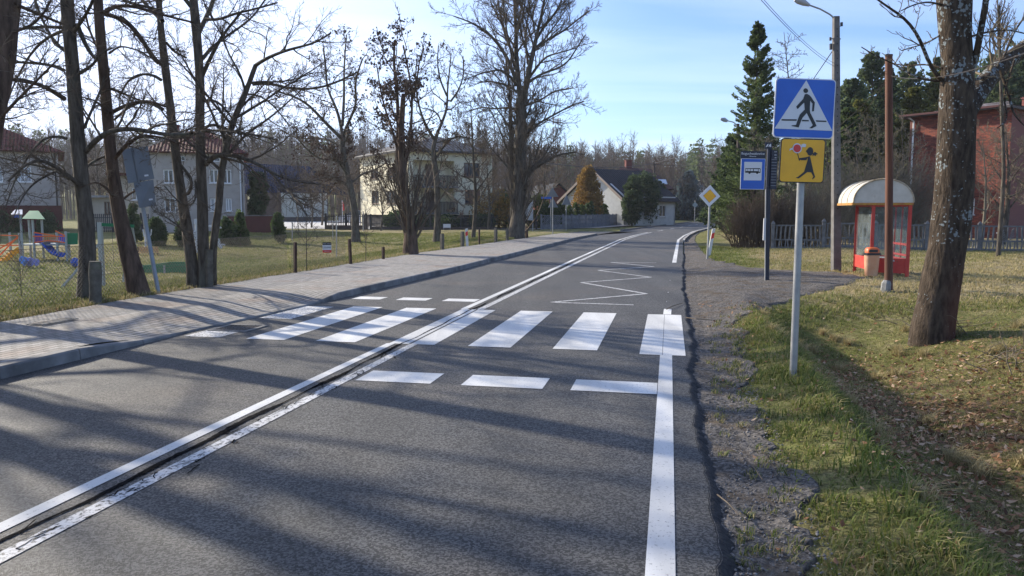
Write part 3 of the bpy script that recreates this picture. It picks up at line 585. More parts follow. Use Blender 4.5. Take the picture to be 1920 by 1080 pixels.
for (x, y, hh) in ((-10.9, 10.4, 11), (-14.2, 13.4, 13)):
    b = np.array([x, y, float(hz(x, y))]); tp = np.array([b, b+(.1, 0, 3), b+(.5, .1, 6), b+(.2, .5, 9), b+(.6, .2, hh)])
    bare_tree(b, 'bare tree added left of the picture to cast its shadow across the road', GL, [(tp, np.array([.24, .19, .16, .12, .04]))], levels=((14, 4.6, 62), (8, -.42, 42), (6, -.5, 40), (3, -.55, 38)), tr0=(.2, .98), rmin=.006, up=.03)
# --- locust trees with seed pods
b = GT(669, 453); Y6 = b[1]
t6 = pl([(669, 455), (666, 425), (664, 395), (661, 370), (654, 340), (648, 313), (643, 280), (642, 255)], Y6, w=(17, 14, 13, 12, 11, 11, 10, 10))
L6 = [([(643, 262), (639, 232), (632, 205), (622, 185), (612, 165), (611, 120), (606, 90)], 2, (7, 3)), ([(643, 262), (625, 245), (609, 229), (592, 210), (573, 191), (545, 178), (520, 172)], -3, (7, 3)), ([(643, 255), (655, 225), (668, 200), (669, 180), (664, 160), (672, 130), (680, 110)], -2, (6, 3)),
      ([(642, 235), (645, 190), (645, 150), (646, 107), (650, 66)], 3, (6, 2)), ([(640, 275), (620, 262), (590, 258), (560, 262), (530, 245)], 4, (5, 2)), ([(648, 310), (625, 298), (600, 300), (575, 280), (560, 262)], -4, (5, 2)), ([(655, 345), (680, 325), (700, 320), (725, 305)], 3, (5, 2)), ([(655, 350), (630, 335), (600, 330)], 3, (5, 2))]
bare_tree(b, 'locust tree hung with brown pods between the blue roof and the cream house', 'locust trees with brown pods', [t6], [pl(p, Y6, Y6+d, w) for p, d, w in L6], levels=((5, 3.5, 50), (8, -.4, 45), (6, -.5, 45), (5, -.5, 40)), tr0=(.55, .98), rmin=.009, pods=.32, cluster=.11, wob=.22, bark=BARK)
b = GT(772, 479); Y7 = b[1]
t7 = pl([(772, 481), (771, 455), (769, 427), (764, 405), (760, 387), (757, 360), (755, 334), (753, 280), (753, 235), (757, 176)], Y7, w=(27, 26, 22, 18, 16, 16, 14, 13, 12, 8))
t7b = pl([(757, 380), (748, 345), (745, 290), (747, 230), (745, 170), (738, 120), (740, 75)], Y7+.3, Y7+.8, w=(8, 8, 7, 7, 6, 5, 3))
L7 = [([(756, 330), (766, 290), (770, 240), (774, 190), (770, 150), (762, 115), (756, 85)], 1, (6, 3)), ([(770, 200), (782, 150), (786, 115), (795, 90)], -1, (4, 2)), ([(745, 280), (735, 240), (720, 200), (712, 160), (706, 120)], -1, (5, 2)), ([(748, 350), (735, 325), (722, 300), (706, 285)], 1, (5, 2)), ([(757, 300), (775, 270), (790, 250), (812, 240)], 1, (4, 2)), ([(745, 180), (725, 165), (710, 160)], 1, (3, 2))]
bare_tree(b, 'locust tree with a snapped dead stem and a bush of pale shoots at its foot', 'locust trees with brown pods', [t7, t7b], [pl(p, Y7, Y7+d, w) for p, d, w in L7], levels=((4, 2.0, 50), (8, -.4, 45), (6, -.5, 45), (5, -.5, 40)), tr0=(.6, .98), rmin=.007, pods=.2, cluster=.085, wob=.2, sprouts=46, twig=TWIG, bark=BARKR)
b = GT(821, 453); Y8 = b[1]
t8 = pl([(821, 455), (820, 420), (820, 392), (820, 346), (816, 310), (812, 285), (815, 262), (822, 245)], Y8, w=(15, 12, 11, 11, 11, 9, 7, 6))
L8 = [([(815, 262), (800, 240), (790, 215), (783, 190), (778, 150), (782, 110)], -2, (6, 2)), ([(820, 250), (832, 222), (840, 200), (838, 175), (842, 140), (846, 100)], 2, (6, 2)), ([(838, 180), (825, 150), (820, 120), (822, 85)], -1, (4, 2)), ([(815, 300), (840, 262), (860, 255), (885, 260)], 2, (5, 2)), ([(820, 345), (838, 360), (852, 372), (872, 390)], -2, (5, 2)),
      ([(845, 190), (860, 170), (870, 140), (868, 105)], 2, (4, 2)), ([(812, 285), (795, 275), (780, 285), (760, 275)], 2, (4, 2))]
bare_tree(b, 'slim locust tree with a bare forked crown in front of the cream house balconies', 'locust trees with brown pods', [t8], [pl(p, Y8, Y8+d, w) for p, d, w in L8], levels=((3, 3.0, 45), (7, -.4, 45), (6, -.5, 45), (5, -.5, 40)), tr0=(.6, .98), rmin=.009, pods=.10, cluster=.09, wob=.22)
# --- the big lime tree by the junction
b = GT(969, 447); Y9 = b[1]
t9 = pl([(969, 449), (970, 420), (972, 395), (974, 350), (976, 300), (977, 250), (977, 215), (978, 185)], Y9, w=(30, 27, 25, 24, 22, 22, 19, 17))
t9a = pl([(978, 195), (974, 165), (969, 130), (968, 95), (967, 50), (965, 10), (964, -60), (963, -120)], Y9, Y9+1, w=(11, 10, 9, 8, 6, 6, 4, 2))
t9b = pl([(978, 190), (986, 165), (992, 135), (1000, 95), (1008, 60), (1016, 25), (1022, -10), (1030, -80)], Y9, Y9-1, w=(12, 11, 10, 8, 6, 5, 4, 2))
t9c = pl([(962, 440), (960, 400), (960, 340), (958, 270), (958, 215), (955, 160), (948, 110)], Y9+.4, Y9+1, w=(9, 8, 8, 8, 7, 5, 3))
L9 = [([(967, 150), (955, 115), (940, 90), (925, 70), (900, 50), (880, 40), (850, 30)], -2, (8, 2)), ([(966, 110), (950, 75), (940, 40), (935, 10), (930, -30)], 2, (6, 2)), ([(972, 175), (955, 162), (935, 155), (915, 152), (895, 156)], 1, (5, 2)), ([(968, 160), (955, 140), (940, 130), (925, 132), (900, 138), (870, 150)], -3, (5, 2)),
      ([(990, 155), (1005, 145), (1020, 135), (1045, 130), (1065, 118), (1078, 95), (1098, 65)], 1, (6, 2)), ([(990, 150), (1010, 120), (1025, 105), (1045, 100), (1080, 90)], -3, (5, 2)), ([(1000, 95), (1012, 85), (1025, 75), (1055, 60), (1085, 35), (1105, 20)], 2, (6, 2)), ([(1002, 80), (1020, 50), (1045, 20), (1060, -20)], -2, (6, 2)),
      ([(966, 130), (958, 100), (950, 60), (945, 20), (940, -30)], -2, (5, 2)), ([(977, 210), (955, 200), (930, 205), (905, 200), (880, 208)], 3, (4, 2)), ([(985, 330), (1010, 310), (1045, 290), (1080, 285)], -1, (7, 3)), ([(980, 260), (1010, 230), (1040, 215), (1075, 195), (1095, 190)], 2, (5, 2)), ([(978, 200), (1010, 190), (1040, 170), (1075, 165)], -3, (4, 2)), ([(966, 90), (970, 50), (980, 10), (985, -30)], 3, (5, 2)), ([(990, 120), (985, 80), (988, 40), (995, 0)], 3, (5, 2))]
bare_tree(b, 'big round headed lime tree with bushy shoots round its trunk at the junction', 'limes at the junction', [t9, t9a, t9b, t9c], [pl(p, Y9, Y9+d*1.2, w) for p, d, w in L9], levels=((14, 4.4, 40), (10, -.42, 38), (8, -.45, 38), (6, -.5, 35)), tr0=(.3, .98), rmin=.009, up=.07, sprouts=90, wob=.12)
# ---------------------------------------------------------------- the big ash on the right
def lichen(m):
    N, L, b = nodes(m); src = b.inputs['Base Color'].links[0].from_socket; tc = N.new('ShaderNodeTexCoord')
    n = N.new('ShaderNodeTexVoronoi'); n.inputs['Scale'].default_value = 22; n.feature = 'SMOOTH_F1'; L.new(tc.outputs['Object'], n.inputs[0])
    n2 = N.new('ShaderNodeTexNoise'); n2.inputs['Scale'].default_value = 3.2; n2.inputs['Detail'].default_value = 5; L.new(tc.outputs['Object'], n2.inputs[0])
    n3 = N.new('ShaderNodeTexNoise'); n3.inputs['Scale'].default_value = 42; n3.inputs['Detail'].default_value = 5; L.new(tc.outputs['Object'], n3.inputs[0])
    sp = N.new('ShaderNodeSeparateXYZ'); L.new(tc.outputs['Object'], sp.inputs[0])
    hr = N.new('ShaderNodeMapRange'); hr.inputs[1].default_value = .4; hr.inputs[2].default_value = 3.0; hr.inputs[3].default_value = -.10; hr.inputs[4].default_value = .07; L.new(sp.outputs[2], hr.inputs[0])
    a = N.new('ShaderNodeMath'); a.operation = 'ADD'; L.new(n2.outputs[0], a.inputs[0]); L.new(hr.outputs[0], a.inputs[1])
    a2 = N.new('ShaderNodeMath'); a2.operation = 'MULTIPLY_ADD'; a2.inputs[1].default_value = -.55; L.new(n.outputs['Distance'], a2.inputs[0]); L.new(a.outputs[0], a2.inputs[2])
    a3 = N.new('ShaderNodeMath'); a3.operation = 'MULTIPLY_ADD'; a3.inputs[1].default_value = .45; L.new(n3.outputs[0], a3.inputs[0]); L.new(a2.outputs[0], a3.inputs[2])
    r = N.new('ShaderNodeMapRange'); r.inputs[1].default_value = .655; r.inputs[2].default_value = .69; L.new(a3.outputs[0], r.inputs[0])
    x = N.new('ShaderNodeMix'); x.data_type = 'RGBA'; L.new(r.outputs[0], x.inputs[0]); L.new(src, x.inputs[6]); x.inputs[7].default_value = (.21, .235, .24, 1)
    # red-brown algae near the foot, on the side away from the road
    g1 = N.new('ShaderNodeMapRange'); g1.inputs[1].default_value = 1.3; g1.inputs[2].default_value = .2; L.new(sp.outputs[2], g1.inputs[0])
    g2 = N.new('ShaderNodeMapRange'); g2.inputs[1].default_value = -.08; g2.inputs[2].default_value = .26; L.new(sp.outputs[0], g2.inputs[0])
    gm = N.new('ShaderNodeMath'); gm.operation = 'MULTIPLY'; L.new(g1.outputs[0], gm.inputs[0]); L.new(g2.outputs[0], gm.inputs[1])
    y = N.new('ShaderNodeMix'); y.data_type = 'RGBA'; L.new(gm.outputs[0], y.inputs[0]); L.new(x.outputs[2], y.inputs[6]); y.inputs[7].default_value = (.13, .045, .026, 1)
    L.new(y.outputs[2], b.inputs['Base Color'])
ASHB = mat('ash_bark', (.03, .022, .016), (.09, .068, .05), scale=16, detail=8, rough=.95, bump=1, bscale=26, vec=(1, 1, .3), dist=.035, spec=.15); lichen(ASHB)
b = GT(1752, 637); Yr = b[1]
ta = pl([(1751, 665), (1757, 600), (1768, 500), (1785, 400), (1791, 300), (1796, 220), (1796, 130), (1794, 60), (1793, 0)], Yr, w=(84, 74, 65, 66, 64, 62, 55, 53, 60)); ta = ext(*ta, 4.5, (.0, .05), rend=.08)
LA = [([(1808, 215), (1838, 165), (1865, 133), (1905, 102), (1960, 60), (2050, 0)], 1.5, (42, 36, 30, 26, 20)), ([(1816, 150), (1830, 110), (1838, 60), (1848, 10), (1855, -60)], -.4, (13, 11, 10)), ([(1766, 152), (1745, 128), (1728, 80), (1712, 50), (1690, 28), (1662, 12), (1640, -5)], -.4, (8, 3)),
      ([(1766, 152), (1735, 151), (1705, 140), (1680, 120), (1645, 107), (1615, 88)], .6, (5, 2)), ([(1768, 128), (1735, 120), (1700, 124), (1668, 118)], .8, (4, 2)), ([(1770, 10), (1740, 3), (1715, 8), (1690, 20)], -.5, (4, 2)), ([(1772, 60), (1748, 75), (1735, 82), (1712, 88), (1690, 95)], .4, (3.5, 2)), ([(1824, 150), (1870, 140), (1900, 60), (1930, 20)], 1.5, (6, 3)), ([(1815, 70), (1850, 60), (1890, 55), (1930, 65)], .8, (5, 2)), ([(1876, 132), (1895, 190), (1900, 215), (1925, 240)], -.5, (6, 2)),
      ([(1905, 105), (1880, 180), (1892, 225), (1870, 240)], -.4, (4, 2))]
bare_tree(b, 'thick ash trunk speckled with pale lichen beyond the ditch, forking near the top', None, [ta], [pl(p, Yr, Yr+d, w) for p, d, w in LA], levels=((2, 1.5, 60), (6, -.28, 55), (4, -.45, 45)), tr0=(.7, .8), rmin=.005, up=.12, wob=.2, roots=False, trunk_sides=36, bark=ASHB, twig=TWIGP)
# ---------------------------------------------------------------- buildings
def wallm(n, c, c2=None, **k): return mat(n, c, c2 or tuple(v*.86 for v in c), scale=k.pop('scale', 2.5), rough=.92, bump=k.pop('bump', .25), bscale=40, dist=.01, spec=.2, **k)
GREYW = wallm('grey_render', (.40, .36, .325)); CREAM = wallm('cream_render', (.74, .68, .50)); WHITEW = wallm('white_render', (.62, .62, .6)); PLINTH = wallm('dark_red_plinth', (.10, .035, .03))
PALEW = wallm('pale_render', (.42, .42, .36)); BROWNW = wallm('brown_render', (.10, .07, .06)); DARKW = wallm('dark_basement', (.06, .055, .055)); PVC = mat('white_pvc', (.7, .7, .7), rough=.4); DFR = mat('brown_window_frame', (.10, .055, .035), rough=.6)
GLASSD = mat('window_glass', (.03, .04, .055), rough=.08, spec=.9); CURT = mat('curtained_glass', (.18, .2, .24), (.45, .48, .52), scale=2.2, rough=.15, vec=(3, 3, .3), spec=.8)
def tilemat(name, c, c2, axis_=0, freq=4.5, rowf=3, row=True):
    m = mat(name, c, c2, scale=3, rough=.85, spec=.2); N, L, b = nodes(m); src = b.inputs['Base Color'].links[0].from_socket
    tc = N.new('ShaderNodeTexCoord'); w = N.new('ShaderNodeTexWave'); w.wave_type = 'BANDS'; w.bands_direction = 'XYZ'[axis_]; w.inputs['Scale'].default_value = freq; w.inputs['Distortion'].default_value = .15; L.new(tc.outputs['UV'], w.inputs[0])
    bp = N.new('ShaderNodeBump'); bp.inputs['Strength'].default_value = 1; bp.inputs['Distance'].default_value = .06; L.new(w.outputs[1], bp.inputs['Height'])
    w2 = N.new('ShaderNodeTexWave'); w2.wave_profile = 'SAW'; w2.bands_direction = 'Y'; w2.inputs['Scale'].default_value = rowf; L.new(tc.outputs['UV'], w2.inputs[0])
    b2 = N.new('ShaderNodeBump'); b2.inputs['Strength'].default_value = .8 if row else 0; b2.inputs['Distance'].default_value = .05; L.new(w2.outputs[1], b2.inputs['Height']); L.new(bp.outputs[0], b2.inputs['Normal']); L.new(b2.outputs[0], b.inputs['Normal'])
    rr = N.new('ShaderNodeMapRange'); rr.inputs[3].default_value = .55; rr.inputs[4].default_value = 1.2; L.new(w.outputs[1], rr.inputs[0]); v = N.new('ShaderNodeVectorMath'); v.operation = 'SCALE'; L.new(src, v.inputs[0]); L.new(rr.outputs[0], v.inputs['Scale']); L.new(v.outputs[0], b.inputs['Base Color'])
    return m
REDT = tilemat('red_roof_tiles', (.085, .02, .016), (.16, .045, .035), 0, 1.3, .9); BLUET = tilemat('blue_metal_roof', (.008, .014, .042), (.012, .02, .058), 0, 1.0, .8); SLATE = tilemat('grey_slate_roof', (.09, .085, .085), (.17, .16, .155), 0, .9, .6, False)
DARKT = tilemat('dark_roof', (.022, .022, .028), (.04, .04, .045), 0, .8, .8, False); MAROON = tilemat('maroon_roof', (.045, .02, .022), (.07, .03, .03), 0, 1.0, .8); CORR = tilemat('corrugated_roof', (.13, .11, .11), (.24, .21, .2), 0, 1.0, .6, False)
BRICKC = mat('chimney_brick', (.16, .035, .028), (.10, .03, .025), scale=12, rough=.9)
def brickmat():
    m = mat('red_brick', (.2, .06, .04), rough=.9); N, L, b = nodes(m); tc = N.new('ShaderNodeTexCoord'); br = N.new('ShaderNodeTexBrick'); L.new(tc.outputs['UV'], br.inputs[0]); br.inputs['Scale'].default_value = 1; br.inputs['Brick Width'].default_value = .26; br.inputs['Row Height'].default_value = .08
    br.inputs['Mortar Size'].default_value = .008; br.inputs['Bias'].default_value = -.1; br.inputs['Color1'].default_value = (.30, .078, .045, 1); br.inputs['Color2'].default_value = (.10, .028, .022, 1); br.inputs['Mortar'].default_value = (.10, .05, .04, 1)
    n = N.new('ShaderNodeTexNoise'); n.inputs['Scale'].default_value = .7; n.inputs['Detail'].default_value = 5; L.new(tc.outputs['UV'], n.inputs[0]); r = N.new('ShaderNodeMapRange'); r.inputs[1].default_value = .3; r.inputs[2].default_value = .7; r.inputs[3].default_value = .65; r.inputs[4].default_value = 1.25; L.new(n.outputs[0], r.inputs[0])
    v = N.new('ShaderNodeVectorMath'); v.operation = 'SCALE'; L.new(br.outputs[0], v.inputs[0]); L.new(r.outputs[0], v.inputs['Scale']); L.new(v.outputs[0], b.inputs['Base Color'])
    bp = N.new('ShaderNodeBump'); bp.invert = True; bp.inputs['Strength'].default_value = .8; bp.inputs['Distance'].default_value = .01; L.new(br.outputs['Fac'], bp.inputs['Height']); L.new(bp.outputs[0], b.inputs['Normal']); return m
BRICK = brickmat()
class Facade:
    """a wall from p0 to p1 (seen from outside, left to right), z0..z1; openings are given by picture corners or (u0,u1,z0,z1)"""
    def __init__(s, p0, p1, z0, z1):
        s.p0 = np.array(p0, float); s.p1 = np.array(p1, float); s.L = np.linalg.norm(s.p1-s.p0); s.d = (s.p1-s.p0)/s.L; s.n = np.array([s.d[1], -s.d[0]]); s.z0 = z0; s.z1 = z1; s.op = []
        if np.dot(s.n, s.p0) > 0: s.n = -s.n   # outwards = towards the camera side
    def uz(s, px, py):
        r = ray(px, py); A = np.array([[s.d[0], -r[0]], [s.d[1], -r[1]]]); u, k = np.linalg.solve(A, -s.p0); return u, CH+r[2]*k
    def pt(s, u, z, o=0): q = s.p0+s.d*u+s.n*o; return np.array([q[0], q[1], z])
    def hole(s, u0, u1, z0, z1, depth=.14): s.op.append((u0, u1, z0, z1, depth)); return s.op[-1]
    def hpx(s, x0, y0, x1, y1, depth=.14):
        a = s.uz(x0, y1); b = s.uz(x1, y0); return s.hole(max(.05, a[0]), min(s.L-.05, b[0]), a[1], b[1], depth)
    def build(s, parent, m, th=.3, name='wall'):
        us = sorted({0, s.L, *[o[0] for o in s.op], *[o[1] for o in s.op]}); zs = sorted({s.z0, s.z1, *[min(max(o[2], s.z0), s.z1) for o in s.op], *[min(max(o[3], s.z0), s.z1) for o in s.op]})
        V = []; Fq = []; UV = []
        def quad(a, b, c, d, uv):
            n = len(V); V.extend([a, b, c, d]); Fq.append((n, n+1, n+2, n+3)); UV.extend(uv)
        for a, b in zip(us[:-1], us[1:]):
            for c, d in zip(zs[:-1], zs[1:]):
                mu, mz = (a+b)/2, (c+d)/2
                if any(o[0] < mu < o[1] and o[2] < mz < o[3] for o in s.op): continue
                quad(s.pt(a, c), s.pt(b, c), s.pt(b, d), s.pt(a, d), [(a, c), (b, c), (b, d), (a, d)])
        for (a, b, c, d, e) in s.op:
            for q in ((s.pt(a, c), s.pt(a, d), s.pt(a, d, -e), s.pt(a, c, -e)), (s.pt(b, c), s.pt(b, d), s.pt(b, d, -e), s.pt(b, c, -e)), (s.pt(a, c), s.pt(b, c), s.pt(b, c, -e), s.pt(a, c, -e)), (s.pt(a, d), s.pt(b, d), s.pt(b, d, -e), s.pt(a, d, -e)), (s.pt(a, c, -e), s.pt(b, c, -e), s.pt(b, d, -e), s.pt(a, d, -e))):
                quad(*q, [(0, 0), (.3, 0), (.3, 1), (0, 1)])
        me = bpy.data.meshes.new(name); off = wloc(parent); me.from_pydata([Vector(v)-off for v in V], [], Fq); uvl = me.uv_layers.new(name='UVMap'); uvl.data.foreach_set('uv', np.array(UV, np.float32).ravel()); return link(name, me, m, parent)
    def window(s, parent, o, fm, gm, sashes=2, sill=True, fw=.07, bar=False):
        a, b, c, d, e = o; ax = np.array([[s.d[0], s.n[0], 0], [s.d[1], s.n[1], 0], [0, 0, 1]])
        w = MB(); off = -e+.045
        for u in (a+fw/2, b-fw/2): w.box(s.pt(u, (c+d)/2, off), (fw, .06, d-c-.004), ax)
        for z in (c+fw/2, d-fw/2): w.box(s.pt((a+b)/2, z, off), (b-a-2*fw, .058, fw), ax)
        for k in range(1, sashes): w.box(s.pt(a+(b-a)*k/sashes, (c+d)/2, off), (fw*1.1, .056, d-c-2*fw), ax)
        if bar: w.box(s.pt((a+b)/2, c+(d-c)*.66, off), (b-a-2*fw, .052, fw*.8), ax)
        if sill: w.box(s.pt((a+b)/2, c-.03, .03), (b-a+.12, .2, .05), ax)
        win = w.build('window', fm, parent); g = MB(); g.box(s.pt((a+b)/2, (c+d)/2, -e+.02), (b-a-fw, .012, d-c-fw), ax); g.build('pane', gm, win); return win
def solid(p, z0, z1, m, parent, name='wall'):
    """closed box-like body over a ground polygon"""
    k = len(p); V = [(*q, z0) for q in p]+[(*q, z1) for q in p]; mb = MB(); mb.add(V, [tuple(range(k)), tuple(range(k, 2*k))]+[(i, (i+1) % k, k+(i+1) % k, k+i) for i in range(k)]); return mb.build(name, m, parent)
def roofmesh(faces, m, parent, th=.12, name='roof'):
    """each face: list of 3D points, eaves edge first (two points); gets UV in metres along/up the slope"""
    V = []; Fq = []; UV = []
    for fc in faces:
        fc = [np.asarray(p, float) for p in fc]; e = unit(fc[1]-fc[0]); nn = np.cross(fc[1]-fc[0], fc[2]-fc[0]); nn /= np.linalg.norm(nn); nn = nn if nn[2] > 0 else -nn; up = np.cross(nn, e); k = len(fc)
        for lay in (0, -1):
            n = len(V); V += [p+nn*lay*th for p in fc]; Fq.append(tuple(range(n, n+k)) if lay == 0 else tuple(range(n, n+k))[::-1]); UV += [(float(np.dot(p-fc[0], e)), float(np.dot(p-fc[0], up))) for p in fc]
        n0 = len(V)-2*k
        for i in range(k):
            j = (i+1) % k; n = len(V); V += [V[n0+i], V[n0+j], V[n0+k+j], V[n0+k+i]]; Fq.append((n, n+1, n+2, n+3)); UV += [(0, 0)]*4
    me = bpy.data.meshes.new(name); off = wloc(parent); me.from_pydata([Vector(v)-off for v in V], [], Fq); u = me.uv_layers.new(name='UVMap'); u.data.foreach_set('uv', np.array(UV, np.float32).ravel()); return link(name, me, m, parent)
def hip(c, d, n, L, Wd, ze, zr, inset, over, m, parent, th=.12):
    """c centre, d unit along, n unit across; half sizes L, Wd"""
    c = np.array(c); L_, W_ = L+over, Wd+over; zl = ze-over*(zr-ze)/Wd
    q = lambda a, b, z: np.array([*(c+d*a+n*b), z]); A, B, C_, E = q(-L_, -W_, zl), q(L_, -W_, zl), q(L_, W_, zl), q(-L_, W_, zl); R0, R1 = q(-L+inset, 0, zr), q(L-inset, 0, zr)
    return roofmesh([[A, B, R1, R0], [C_, E, R0, R1], [B, C_, R1], [E, A, R0]], m, parent, th)
def chimney(parent, c, w, z0, z1, m=None):
    mb = MB(); mb.box((c[0], c[1], (z0+z1)/2), (w, w*.8, z1-z0), .2); mb.box((c[0], c[1], z1+.05), (w*1.18, w, .1), .2); return mb.build('chimney', m or BRICKC, parent)
px2 = lambda px, Y: ((px-960)/F*Y, Y)
zx = lambda py, Y: CH+(HY-py)/F*Y
# grey house far left
Yh = 60; x0 = (-90-960)/F*62; x1 = (115-960)/F*61
r = empty('grey_house', ((x0+x1)/2, Yh+4, 0), 'grey rendered house with red tiled roof cut by the left edge', 'house')
fa = Facade((x1-10.4, 54.9), (x1, 61), .0, zx(280, 61)); o = fa.hpx(33, 313, 58, 341); o2 = fa.hpx(-20, 313, 4, 341); fa.build(r, GREYW)
for q in (o, o2): fa.window(r, q, PVC, CURT)
bk = np.array([fa.p1, fa.p1-fa.n*10, fa.p0-fa.n*10, fa.p0]); mb = MB()
for a, b_ in ((0, 1), (1, 2), (2, 3)): mb.beam((*bk[a], fa.z1/2), (*bk[b_], fa.z1/2), .25, fa.z1)
mb.build('side_wall', GREYW, r)
mb = MB(); mb.beam((*(fa.p0+fa.n*.12), 1.0), (*(fa.p1+fa.n*.12+fa.d*.2), 1.0), .14, 2.1); mb.build('plinth', PLINTH, r)
c = (bk.mean(0)); rf = hip(c, fa.d, -fa.n, fa.L/2, 5, fa.z1, zx(243, 66)+.4, 5.2, .6, REDT, r); chimney(rf, np.array(px2(6, 65)), 1.0, 6.8, zx(230, 65)+.1)
mb = MB(); a = np.array([*(c+fa.d*2.8), 8.0]); mb.tube([a, a+(0, 0, 2.0)], .02, 5); mb.tube([a+(-.3, 0, 1.75), a+(.35, 0, 1.75)], .02, 4); mb.tube([a+(-.2, 0, 1.6), a+(.25, 0, 1.6)], .015, 4); mb.build('aerial', IRON, r)
mb = MB(); mb.tube([fa.pt(fa.L-.1, .2, .08), fa.pt(fa.L-.1, fa.z1-.2, .08)], .05, 6); mb.build('downpipe', IRON, r)
# grey house with red hipped roof
p0 = (-26.4, 56.5); p1 = (-20.35, 58.6)
r = empty('grey_house', (p0[0]+4, 64, 0), 'grey house with red hipped roof, two red chimneys and pale window frames', 'house')
fa = Facade(p0, p1, 0, zx(285, 58.7)); ops = [fa.hpx(*q) for q in ((307, 318, 325, 343), (393, 318, 409, 343), (419, 318, 433, 344), (309, 371, 329, 397), (395, 372, 411, 396), (424, 372, 434, 396))]; sm = [fa.hpx(*q) for q in ((339, 292, 347, 302), (400, 295, 413, 303))]
fa.build(r, GREYW)
for i, q in enumerate(ops): fa.window(r, q, PVC, CURT if i in (4, 5) else GLASSD)
for q in sm: fa.window(r, q, PVC, GLASSD, sashes=1, sill=False)
bk = [fa.p1, fa.p1-fa.n*9, fa.p0-fa.n*9, fa.p0]; mb = MB()
for a, b_ in ((0, 1), (1, 2), (2, 3)): mb.beam((*bk[a], fa.z1/2), (*bk[b_], fa.z1/2), .25, fa.z1)
mb.build('side_wall', GREYW, r); c = (fa.p0+fa.p1)/2-fa.n*4.5; rf = hip(c, fa.d, -fa.n, fa.L/2, 4.5, fa.z1, zx(250, 62), 2.4, .5, REDT, r)
chimney(rf, np.array(px2(335, 61.5)), .8, 6.5, zx(240, 61.5)); chimney(rf, np.array(px2(392, 61)), .75, 6.3, zx(247, 61))
mb = MB(); mb.tube([fa.pt(fa.L-.15, .2, .07), fa.pt(fa.L-.15, fa.z1-.2, .07)], .05, 6); mb.build('downpipe', PVC, r)
# cream annex and porch between the two grey houses
r = empty('cream_annex', ((255-960)/F*60, 62, 0), 'low cream annex with a flat porch roof left of the red roofed grey house', 'annex')
fa = Facade(((226-960)/F*62, 62), ((290-960)/F*61, 61), 0, zx(330, 61)); o = fa.hpx(247, 352, 262, 375); fa.build(r, wallm('warm_render', (.5, .43, .34))); fa.window(r, o, PVC, GLASSD)
solid([fa.p0-fa.n*.3, fa.p1-fa.n*.3, fa.p1-fa.n*5, fa.p0-fa.n*5], 0, fa.z1, MT['warm_render'], r, 'rear_body')
mb = MB(); cc = (fa.p0+fa.p1)/2-fa.n*2.2; mb.box((*cc, fa.z1+.1), (fa.L+.6, 6, .2), math.atan2(fa.d[1], fa.d[0])); mb.build('roof', REDT, r)
fb = Facade(((172-960)/F*62.5, 62.5), ((226-960)/F*62, 62), 0, zx(372, 62)); o1 = fb.hpx(196, 378, 208, 402); fb.build(r, MT['warm_render'], name='porch_wall'); fb.window(r, o1, DFR, GLASSD)
mb = MB(); mb.box((*((fb.p0+fb.p1)/2-fb.n*1.6), fb.z1+.14), (fb.L+1.2, 4.4, .16), .03); mb.build('porch_roof', CONC, r)
# barn-like house with the blue roof
Yb_ = 112; a = np.array([(530-960)/F*Yb_, Yb_]); b_ = np.array([(606-960)/F*Yb_, Yb_+3])
r = empty('blue_roofed_house', (*((a+b_)/2+(0, 4)), 0), 'pale green rendered house under a big dark blue metal roof', 'house')
fa = Facade(a, b_, 0, zx(362, Yb_)); o = fa.hpx(569, 380, 580, 392); fa.build(r, PALEW); fa.window(r, o, PVC, GLASSD)
fb = Facade((a[0]-3.2, a[1]-.3), (a[0], a[1]), 0, zx(362, Yb_)); fb.build(r, BROWNW, name='brown_wall')
mb = MB(); mb.beam((*(fa.p0+fa.n*.06), .35), (*(fa.p1+fa.n*.06), .35), .08, .9); mb.build('plinth', DARKW, r)
solid([fb.p0-fa.n*.3, b_-fa.n*.3, b_-fa.n*9, fb.p0-fa.n*9], 0, fa.z1-.05, PALEW, r, 'rear_body')
e0 = np.array([(455-960)/F*Yb_, Yb_-1.2, zx(363, Yb_-1)]); e1 = np.array([(612-960)/F*(Yb_+3), Yb_+2.2, zx(361, Yb_+2)]); R0 = np.array([(457-960)/F*(Yb_+6), Yb_+6, zx(307, Yb_+6)]); R1 = np.array([(584-960)/F*(Yb_+8), Yb_+8, zx(313, Yb_+8)])
roofmesh([[e0, e1, R1, R0], [e1+(1, 12, 0), e0+(1, 12, 0), R0, R1]], BLUET, r)
# cream three-storey house
co = np.array([-9.05, 68.]); dl = unit(np.array([-6.1, 10.])); dr = unit(np.array([10, 6.1])); pL = co+dl*11.9; pR = co+dr*8.3; ZE = zx(279, 68); zb = zx(403, 68)
r = empty('cream_house', (*(co+dl*6+dr*4), 0), 'cream three storey house with two balconies, dark hipped roof and shaded basement', 'house')
fl = Facade(pL, co, zb, ZE); lo = [fl.hpx(*q) for q in ((695, 316, 709, 336), (727, 312, 742, 335), (697, 357, 710, 382), (725, 357, 741, 382))]; fl.build(r, CREAM)
for i, q in enumerate(lo): fl.window(r, q, DFR, GLASSD)
fr = Facade(co, pR, zb, ZE); w1 = fr.hpx(870, 306, 900, 332); w2 = fr.hpx(872, 356, 901, 382); b1 = fr.hpx(775, 302, 852, 350, 1.3); b0 = fr.hpx(775, 353, 852, 400, 1.3); fr.build(r, CREAM)
for q in (w1, w2): fr.window(r, q, DFR, GLASSD, 3, fw=.1)
